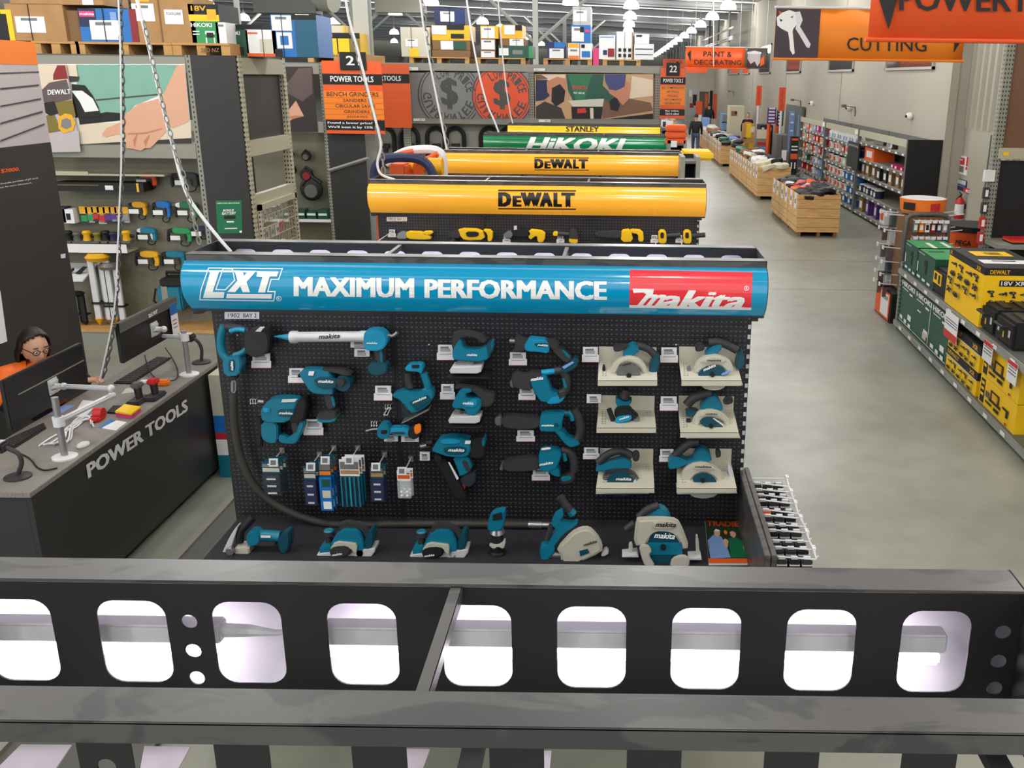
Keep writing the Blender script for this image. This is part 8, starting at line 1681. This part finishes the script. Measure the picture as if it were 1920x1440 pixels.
row(2, 0, [C_('pink', .3, .22), C_('light_blue', .3, .26), C_('pink', .3, .24), C_('light_blue', .3, .28), C_('white', .3, .28), C_('orange', .3, .26), C_('white', .3, .24)]); row(2, 1, [C_('red', .3, .2), C_('white', .3, .18), C_('orange', .3, .22), C_('red', .3, .18), C_('white', .3, .2), C_('orange', .35, .22), C_('white', .35, .22)]); row(2, 2, [C_('white', .3, .2), C_('red', .3, .18), C_('white', .3, .2), C_('orange', .35, .2), C_('white', .3, .18), C_('orange', .35, .2)]); row(2, 3, [B_('white', .22, .24), B_('light_blue', .22, .24), B_('white', .22, .26), T_('white', .3, .2), C_('green', .25, .15), C_('white', .3, .2)]); row(2, 4, [B_('white', .26, .26), B_('light_blue', .26, .24), B_('white', .26, .26), C_('orange', .3, .2), C_('red', .3, .2)]); row(2, 5, [C_('white', .3, .2)] * 4)
q = at(1640, 262, X=6.0); mb = MB(); mb.box((6.07, q.y - .02, 1.801), (6.1, q.y + .02, 1.812), 'soft_black'); M = Matrix.Translation((6.1, q.y, 1.815)) @ Matrix.Rotation(.25, 4, 'Y'); mb.box((-.02, -.45, 0), (.02, .45, .14), 'rack_dark', M=M); mb.box((-.02, -.5, 0), (.05, -.44, .14), 'soft_black', M=M); tag(mb.build('tilted_board'), 'grey tilted board on the top shelf of the near wall bay', 'board')
mb = MB(); p0, p1 = at(1592, 264, X=5.9), at(1608, 318, X=5.9); mb.box((5.88, p1.y, p1.z), (5.92, p0.y, p0.z), 'soft_black'); mb.box((5.875, p1.y + .06, p1.z + .5), (5.88, p0.y - .06, p0.z - .06), 'poster_grey'); mb.box((5.874, p1.y + .2, p0.z - .2), (5.876, p0.y - .2, p0.z - .1), 'soft_black'); tag(mb.build('hanging_board', smooth=False), 'tall black-framed info board hung between the near wall bays', 'board')
for k, (x, y) in enumerate(((1593, 203), (1707, 218), (1523, 194))):
 p = at(x, y, X=6.7); mb = MB(); mb.ball((6.68, p.y, p.z), .09, 'white', seg=10, rings=8); mb.ball((6.6, p.y - .02, p.z), .035, 'soft_black', seg=8, rings=6); tag(mb.build('wall_camera'), f'white dome camera on the right wall, {ORD[k]} of three', 'camera', 'wall cameras')
for k, (x, y) in enumerate(((1602, 201), (1500, 189), (1375, 172))):
 p = at(x, y, X=6.7); mb = MB(); mb.tube([(6.74, p.y, p.z - .25), (6.72, p.y, p.z), (6.5, p.y + .35, p.z + .03)], .02, 'rack_dark', n=6); mb.box((6.42, p.y + .3, p.z - .02), (6.54, p.y + .5, p.z + .06), 'rack_dark'); tag(mb.build('wall_bracket'), f'bent camera arm on the right wall, {ORD[k]} of three', 'bracket', 'wall brackets')
def plank_material():
 m = bpy.data.materials.new('crate_wood'); m.use_nodes = True; MATS['crate_wood'] = m
 nt = m.node_tree; b = nt.nodes['Principled BSDF']; L = nt.links; N = nt.nodes.new
 tc = N('ShaderNodeTexCoord'); mp = N('ShaderNodeMapping'); mp.inputs['Scale'].default_value = (2.2, 2.2, 22); L.new(tc.outputs['Object'], mp.inputs[0])
 n = N('ShaderNodeTexNoise'); n.inputs['Scale'].default_value = 1.6; n.inputs['Detail'].default_value = 7; L.new(mp.outputs[0], n.inputs['Vector'])
 r_ = N('ShaderNodeValToRGB'); e = r_.color_ramp.elements; e[0].position = .3; e[1].position = .7; e[0].color = lin((206, 154, 94)); e[1].color = lin((236, 192, 132)); L.new(n.outputs[0], r_.inputs[0])
 sx = N('ShaderNodeSeparateXYZ'); L.new(tc.outputs['Object'], sx.inputs[0]); m1 = N('ShaderNodeMath'); m1.operation = 'MULTIPLY'; m1.inputs[1].default_value = 5.0; L.new(sx.outputs[2], m1.inputs[0]); fr = N('ShaderNodeMath'); fr.operation = 'FRACT'; L.new(m1.outputs[0], fr.inputs[0]); lt = N('ShaderNodeMath'); lt.operation = 'LESS_THAN'; lt.inputs[1].default_value = .05; L.new(fr.outputs[0], lt.inputs[0])
 mx = N('ShaderNodeMix'); mx.data_type = 'RGBA'; L.new(lt.outputs[0], mx.inputs[0]); L.new(r_.outputs[0], mx.inputs[6]); mx.inputs[7].default_value = lin((140, 98, 54)); L.new(mx.outputs[2], b.inputs['Base Color']); b.inputs['Roughness'].default_value = .6
plank_material()
cr = thing('timber_crate', 'timber crate', 'crate', (0, 0, 0))
mb = MB(); t_ = .02
for a, b in (((-.46, -.6, .1), (.46, -.58, .9)), ((-.46, .58, .1), (.46, .6, .9)), ((-.46, -.58, .1), (-.44, .58, .9)), ((.44, -.58, .1), (.46, .58, .9))): mb.box(a, b, 'crate_wood')
mb.box((-.44, -.58, .76), (.44, .58, .79), 'crate_wood'); mb.build('box', cr, smooth=False, local=True)
for x in (-.42, 0, .36):
 mb = MB(); mb.box((x, -.58, 0), (x + .07, .58, .1), 'cardboard_dark'); mb.build('runner', cr, smooth=False, local=True)
for y in (-.3, .25):
 mb = MB(); mb.box((-.466, y - .13, .58), (-.461, y + .13, .9), 'paper'); mb.box((-.4665, y - .08, .68), (-.466, y + .08, .78), 'ink_grey'); mb.build('price_sheet', cr, smooth=False, local=True)
ct = tree(cr); CRATES = [(4.27, 21.46 + 1.25 * k, f'timber crate of black and orange bags, {ORD[k]} from us in the nearest row') for k in range(3)] + [(4.3, 28.05 + 1.25 * k, f'timber crate of pale goods, {ORD[k]} from us in the middle row') for k in range(6)] + [(4.3, 38.75 + 1.3 * k, f'timber crate in the farthest row of the aisle, {ORD[k]} from us') for k in range(10)] + [(2.75, 58.5 + 1.3 * k, f'timber crate far down the aisle by the walking man, {ORD[k]} from us') for k in range(3)]
for i, (x, y, lab) in enumerate(CRATES):
 if i == 0: cr.location = (x, y, 0); cr['label'] = lab; cr['group'] = 'timber crates along the aisle'; cr['org'] = [x, y, 0]
 else: copy_tree(cr, (x, y, 0), 0, lab, 'timber crates along the aisle', ct)
def bag_mesh(m, seed, w=.36, l=.5, h=.14):
 rg = random.Random(seed); mb = MB(); g = bmesh.ops.create_uvsphere(mb.bm, u_segments=12, v_segments=8, radius=1); mb.mi(m)
 for v in g['verts']:
  x, y, z = v.co; k = 1 / max(abs(x) ** 3 + abs(y) ** 3, .3) ** .33; v.co = Vector((x * k * w / 2, y * k * l / 2, z * h / 2 + h * .5 + rg.uniform(-.02, .02)))
 o = mb.build('bag', local=True); d = o.data; bpy.data.objects.remove(o); return d
mat('brown_sack', (150, 110, 70), .7); mat('cream_sack', (226, 218, 190), .6); mat('grey_cloth', (90, 92, 94), .7)
BM = {m: [bag_mesh(m, s) for s in (1, 2)] for m in ('soft_black', 'grey_cloth', 'orange', 'red', 'white', 'cream_sack', 'brown_sack', 'light_blue', 'navy', 'green', 'purple')}
rg = random.Random(11)
NM = {'soft_black': 'black', 'grey_cloth': 'grey', 'orange': 'orange', 'red': 'red', 'white': 'white', 'cream_sack': 'cream', 'brown_sack': 'brown', 'light_blue': 'pale blue', 'navy': 'navy', 'green': 'green', 'purple': 'purple'}
for i, (x, y, lab) in enumerate(CRATES):
 if i < 3: pal = [['soft_black'] * 8 + ['grey_cloth'] * 2, ['orange', 'red', 'soft_black', 'orange', 'soft_black', 'red', 'soft_black', 'white'], ['grey_cloth', 'soft_black', 'grey_cloth', 'soft_black', 'grey_cloth', 'soft_black']][i]
 elif i < 9: pal = [['cream_sack'] * 5 + ['soft_black'], ['white'] * 5 + ['soft_black', 'grey_cloth'], ['cream_sack', 'white', 'white', 'cream_sack'], ['brown_sack', 'soft_black', 'brown_sack', 'grey_cloth'], ['grey_cloth', 'white', 'green', 'soft_black'], ['white', 'brown_sack', 'soft_black']][i - 3]
 elif i < 19: pal = [['soft_black', 'soft_black', 'green', 'white'], ['white', 'light_blue', 'soft_black'], ['white', 'purple', 'white'], ['white', 'cream_sack', 'grey_cloth'], ['white', 'light_blue', 'brown_sack'], ['cream_sack', 'white', 'brown_sack'], ['white', 'brown_sack'], ['white', 'red'], ['white', 'white'], ['white', 'cream_sack']][i - 9]
 else: pal = ['white', 'cream_sack', 'white']
 cn = lab.split(',')[1].strip() if ',' in lab else lab
 n = len(pal) if i > 2 else len(pal) + 8; cnt = {}
 rown = ['nearest row', 'middle row', 'farthest row', 'crates by the walking man'][0 if i < 3 else (1 if i < 9 else (2 if i < 19 else 3))]; idx = i if i < 3 else (i - 3 if i < 9 else (i - 9 if i < 19 else i - 19))
 for k in range(n):
  m = pal[k % len(pal)]
  o = bpy.data.objects.new('folded_bag', BM[m][k % 2]); COL.objects.link(o); cols = 3 if n > 8 else 2; rws = max(1, (n + cols - 1) // cols)
  o.location = (x - .22 + .44 * (k % cols) / (cols - 1) + rg.uniform(-.03, .03), y - .45 + .9 * (k // cols) / max(1, rws - 1), .80 + .05 * (k % 3) + rg.uniform(0, .02)); o.rotation_euler = (rg.uniform(-.25, .25), rg.uniform(-.25, .25), rg.uniform(-.8, .8)); o.scale = (.85, .7, .75) if n > 8 else (1.15, 1.0, 1.0)
  tag(o, f'{NM[m]} bag, {("left", "right") [k % cols] if cols == 2 else ("left", "middle", "right")[k % cols]} of the {ORD[k // cols]} line in the {ORD[idx]} crate, {rown}', 'bag', f'{NM[m]} bags in crate {ORD[idx]} of the {rown}')
def fit(name, label, cat, x0, y0, x1, y1, Y, d, m, parts=(), floor=True):
 a, b = at(x0, y1, Y=Y), at(x1, y0, Y=Y); r = thing(name, label, cat, ((a.x + b.x) / 2, Y + d / 2, 0 if floor else a.z))
 mb = MB(); mb.box((a.x, Y, 0 if floor else a.z), (b.x, Y + d, b.z), m); mb.build('body', r, smooth=False); z0 = 0 if floor else a.z
 for k, (n, mm, u0, v0, u1, v1) in enumerate(parts): mb = MB(); mb.box((a.x + (b.x - a.x) * u0, Y - .015 - .006 * k, b.z - (b.z - a.z) * v1), (a.x + (b.x - a.x) * u1, Y, b.z - (b.z - a.z) * v0), mm); mb.build(n, r, smooth=False)
 return r
fit('steel_cabinet', 'dark grey upright cabinet with a white notice, right of the crates', 'cabinet', 1453, 253, 1478, 316, 33, .8, 'rack_dark', [('notice', 'paper', .5, .45, .95, .75), ('door_gap', 'soft_black', .48, .02, .5, .98)])
fit('striped_stand', 'dark stand with orange and white stripes, beside the grey cabinet', 'stand', 1480, 256, 1498, 318, 31, .3, 'soft_black', [('stripe', 'orange', .05, .52, .95, .68), ('stripe', 'white', .1, .38, .9, .42), ('stripe', 'white', .1, .28, .9, .32), ('stripe', 'orange', .1, .06, .9, .12), ('stripe', 'white', .15, .78, .3, .97), ('stripe', 'white', .6, .78, .75, .97)])
r = thing('blue_rack', 'pale blue display rack with hanging sheets against the right wall', 'rack', (6.3, 40, 0))
for k, (x0, x1, y0, y1, m) in enumerate(((1438, 1456, 202, 232, 'purple'), (1456, 1470, 206, 236, 'navy'), (1476, 1492, 208, 285, 'light_blue'), (1492, 1506, 214, 290, 'light_blue'))):
 a, b = at(x0, y1, Y=40 - k), at(x1, y0, Y=40 - k); mb = MB(); mb.box((a.x, 40 - k, a.z), (b.x, 40.05 - k, b.z), m)
 for j in range(5): z = a.z + (b.z - a.z) * (j + .5) / 5; mb.box((a.x + .05, 39.98 - k, z), (b.x - .05, 40 - k, z + .06), 'white')
 mb.build('sheet', r, smooth=False)
mb = MB(); mb.box((5.9, 36.6, 0), (6.0, 40.2, .25), 'rack_dark'); mb.box((6.6, 36.6, 0), (6.7, 40.2, 2.3), 'rack_dark'); mb.build('frame', r, smooth=False)
fit('checkout_counter', 'black checkout counter with orange arch past the crates', 'counter', 1425, 235, 1450, 256, 42.5, 1.2, 'soft_black', [('screen', 'silver_light', .1, .2, .3, .5), ('screen', 'silver_light', .6, .2, .85, .5)])
mb = MB(); q0, q1 = at(1442, 236, Y=40.5), at(1458, 220, Y=40.5); mb.tube([(q0.x, 40.5, 0), (q0.x, 40.5, q1.z), (q1.x, 40.5, q1.z), (q1.x, 40.5, 0)], .08, 'orange', n=4); tag(mb.build('orange_arch'), 'orange arch behind the black checkout counter', 'arch')
fit('tile_rack', 'blue-grey rack of flat boxes left of the worker in the vest', 'rack', 1352, 214, 1372, 262, 52, 1, 'light_blue', [('shelf_line', 'soft_black', 0, .3, 1, .34), ('shelf_line', 'soft_black', 0, .62, 1, .66), ('goods', 'rack_grey', .1, .05, .6, .28)])
r = fit('goods_rack', 'timber rack of yellow and cream goods right of the worker in the vest', 'rack', 1392, 232, 1416, 284, 46, .6, 'pallet_wood', [('goods', 'yellow', .25, .0, .7, .5), ('goods', 'cream_sack', .6, .1, 1, .3), ('shelf_line', 'soft_black', 0, .5, .3, .53), ('goods', 'dewalt_yellow', .5, .7, .95, .95)])
fit('goods_rack', 'low rack of pale goods in front of the checkout counter', 'rack', 1416, 244, 1442, 284, 41.2, .6, 'rack_grey', [('goods', 'cream_sack', .05, .0, .95, .4), ('goods', 'red', .1, .55, .9, .7), ('goods', 'light_blue', .1, .8, .9, .95)])
fit('purple_tub', 'purple tub stack beside the worker in the vest', 'tub', 1370, 255, 1388, 288, 44.5, .5, 'purple', [('lid', 'pink', .1, .3, .9, .5)])
fit('pale_carton', 'pale blue carton far down the aisle right of the walking man', 'box', 1316, 221, 1331, 243, 55, .8, 'light_blue'); fit('pale_carton', 'white and red carton next to the pale blue carton far away', 'box', 1332, 224, 1344, 246, 55, .8, 'rack_grey', [('base', 'dark_red', 0, .6, 1, 1)])
fit('sack_heap', 'heap of buff sacks on a rack under the far wall', 'sacks', 1368, 199, 1396, 222, 50, 1.2, 'cream_sack', [('sack', 'brown_sack', .1, .4, .5, .8), ('sack', 'soft_black', .35, .45, .5, .65)])
for k, (q, m, lab) in enumerate((((1330, 170, 1337, 205), 'soft_black', 'black doorway panel far down the aisle'), ((1337, 176, 1345, 206), 'orange_deep', 'orange window poster far down the aisle, right of the black panel'), ((1311, 172, 1329, 205), 'poster_sleeve', 'brown and orange poster wall far down the aisle'), ((1289, 165, 1309, 206), 'steel_grey', 'grey goods wall far down the aisle behind aisle sign 22'))):
 fit('shop_display', lab, 'display', *q, 67, .2, m, [('stripe', 'orange', .6, .1, .9, .9)] if k == 2 else ([('goods', 'white', .1, .1, .4, .4), ('goods', 'soft_black', .5, .3, .9, .8), ('goods', 'dark_red', .2, .7, .6, .9)] if k == 3 else ()))
def walker(label, foot, jacket, trousers, H_=1.78, face=1, stride=.3, vest=None, hair='hair', arms=.12, legs=True):
 x, y = foot; r = thing('person', label, 'person', (x, y, 0)); s = H_ / 1.78
 def P(a, b, c, rr): return (x + a * s, y + b * s * face, c * s, rr * s if not isinstance(rr, tuple) else (rr[0] * s, rr[1] * s))
 J = [P(0, 0, .94, (.165, .115)), P(-.1, 0, .9, .1), P(-.1, stride * .4, .5, .075), P(-.09, stride * .55, .1, .055), P(-.09, stride * .55 + .16, .045, .045), P(.1, 0, .9, .1), P(.09, -stride * .25, .5, .075), P(.08, -stride * .85, .13, .055), P(.08, -stride * .85 + .15, .06, .045)]
 skin_body('trousers', J, [(0, 1), (1, 2), (2, 3), (0, 5), (5, 6), (6, 7)], trousers, r, 2, 0) if legs else None
 if legs:
  for k in (3, 7): q = Vector(J[k][:3]); mb = MB(); mb.ball((q.x, q.y + .06 * face, .05 if k == 3 else q.z - .05), .1, 'soft_black', (.5, 1.3, .5)); mb.build('shoe', r)
 T = [P(0, 0, .9, (.18, .125)), P(0, 0, 1.12, (.185, .125)), P(0, .01, 1.36, (.2, .12)), P(0, .01, 1.48, (.1, .08)), P(-.2, 0, 1.42, .075), P(-.27, -arms, 1.14, .06), P(-.28, -arms + .06, .9, .045), P(.2, 0, 1.42, .075), P(.27, arms, 1.14, .06), P(.28, arms + .1, .9, .045)]
 skin_body('jacket', T, [(0, 1), (1, 2), (2, 3), (2, 4), (4, 5), (5, 6), (2, 7), (7, 8), (8, 9)], jacket, r, 2, 0)
 if vest:
  V = [P(0, 0, .98, (.195, .14)), P(0, 0, 1.15, (.2, .14)), P(0, .01, 1.36, (.205, .135)), P(-.17, 0, 1.43, .09), P(.17, 0, 1.43, .09)]
  skin_body('vest', V, [(0, 1), (1, 2), (2, 3), (2, 4)], vest, r, 2, 0)
 mb = MB(); mb.ball(P(0, .02, 1.665, 0)[:3], .112 * s, 'skin', (.78, .9, 1.08), 16, 12); mb.tube([P(0, .01, 1.46, 0)[:3], P(0, .02, 1.6, 0)[:3]], .055 * s, 'skin'); mb.ball(P(0, .13, 1.65, 0)[:3], .02 * s, 'skin'); mb.build('head', r)
 mb = MB()
 g = bmesh.ops.create_uvsphere(mb.bm, u_segments=16, v_segments=12, radius=1); mb.mi(hair); c = Vector(P(0, .0, 1.69, 0)[:3]); kill = [v for v in g['verts'] if v.co.y * face > .35 and v.co.z < .55 or v.co.z < -.45]
 for v in g['verts']: v.co = c + Vector((v.co.x * .095 * s, v.co.y * .112 * s, v.co.z * .118 * s))
 bmesh.ops.delete(mb.bm, geom=kill, context='VERTS'); mb.build('hair', r)
 for k, q in ((6, -1), (9, 1)):
  h = Vector(T[k][:3]); mb = MB(); mb.ball(h + Vector((0, .01 * face, -.05)), .045 * s, 'skin', (.55, .9, 1.1), 10, 8)
  for j in range(4): a = h + Vector((0, (-.025 + .017 * j) * face, -.09 * s)); mb.tube([a, a + Vector((0, .008 * face, -.04 - .008 * (1 if j in (1, 2) else 0))), a + Vector((-.01 * q, .014 * face, -.07 - .008 * (1 if j in (1, 2) else 0)))], .0095 * s, 'skin', n=6)
  a = h + Vector((-.01 * q, .035 * face, -.04)); mb.tube([a, a + Vector((-.01 * q, .025 * face, -.04))], .011 * s, 'skin', n=6); mb.build('hand', r)
 return r
f = at(1303, 292, Z=0); walker('man in a black jacket and jeans walking away down the aisle', (f.x, f.y), 'jacket', 'denim', 1.76, 1, .34)
walker('worker in an orange vest standing behind the far crates', (5.95, 47.0), 'jacket', 'soft_black', 1.72, -1, .02, 'hivis', 'hair', .02)
f = at(1330, 203, Y=58.5); walker('person in a dark top far down the aisle, seen from behind', (f.x, 58.5), 'jacket', 'navy', 1.84, 1, .03)
SC.view_layers[0].update()
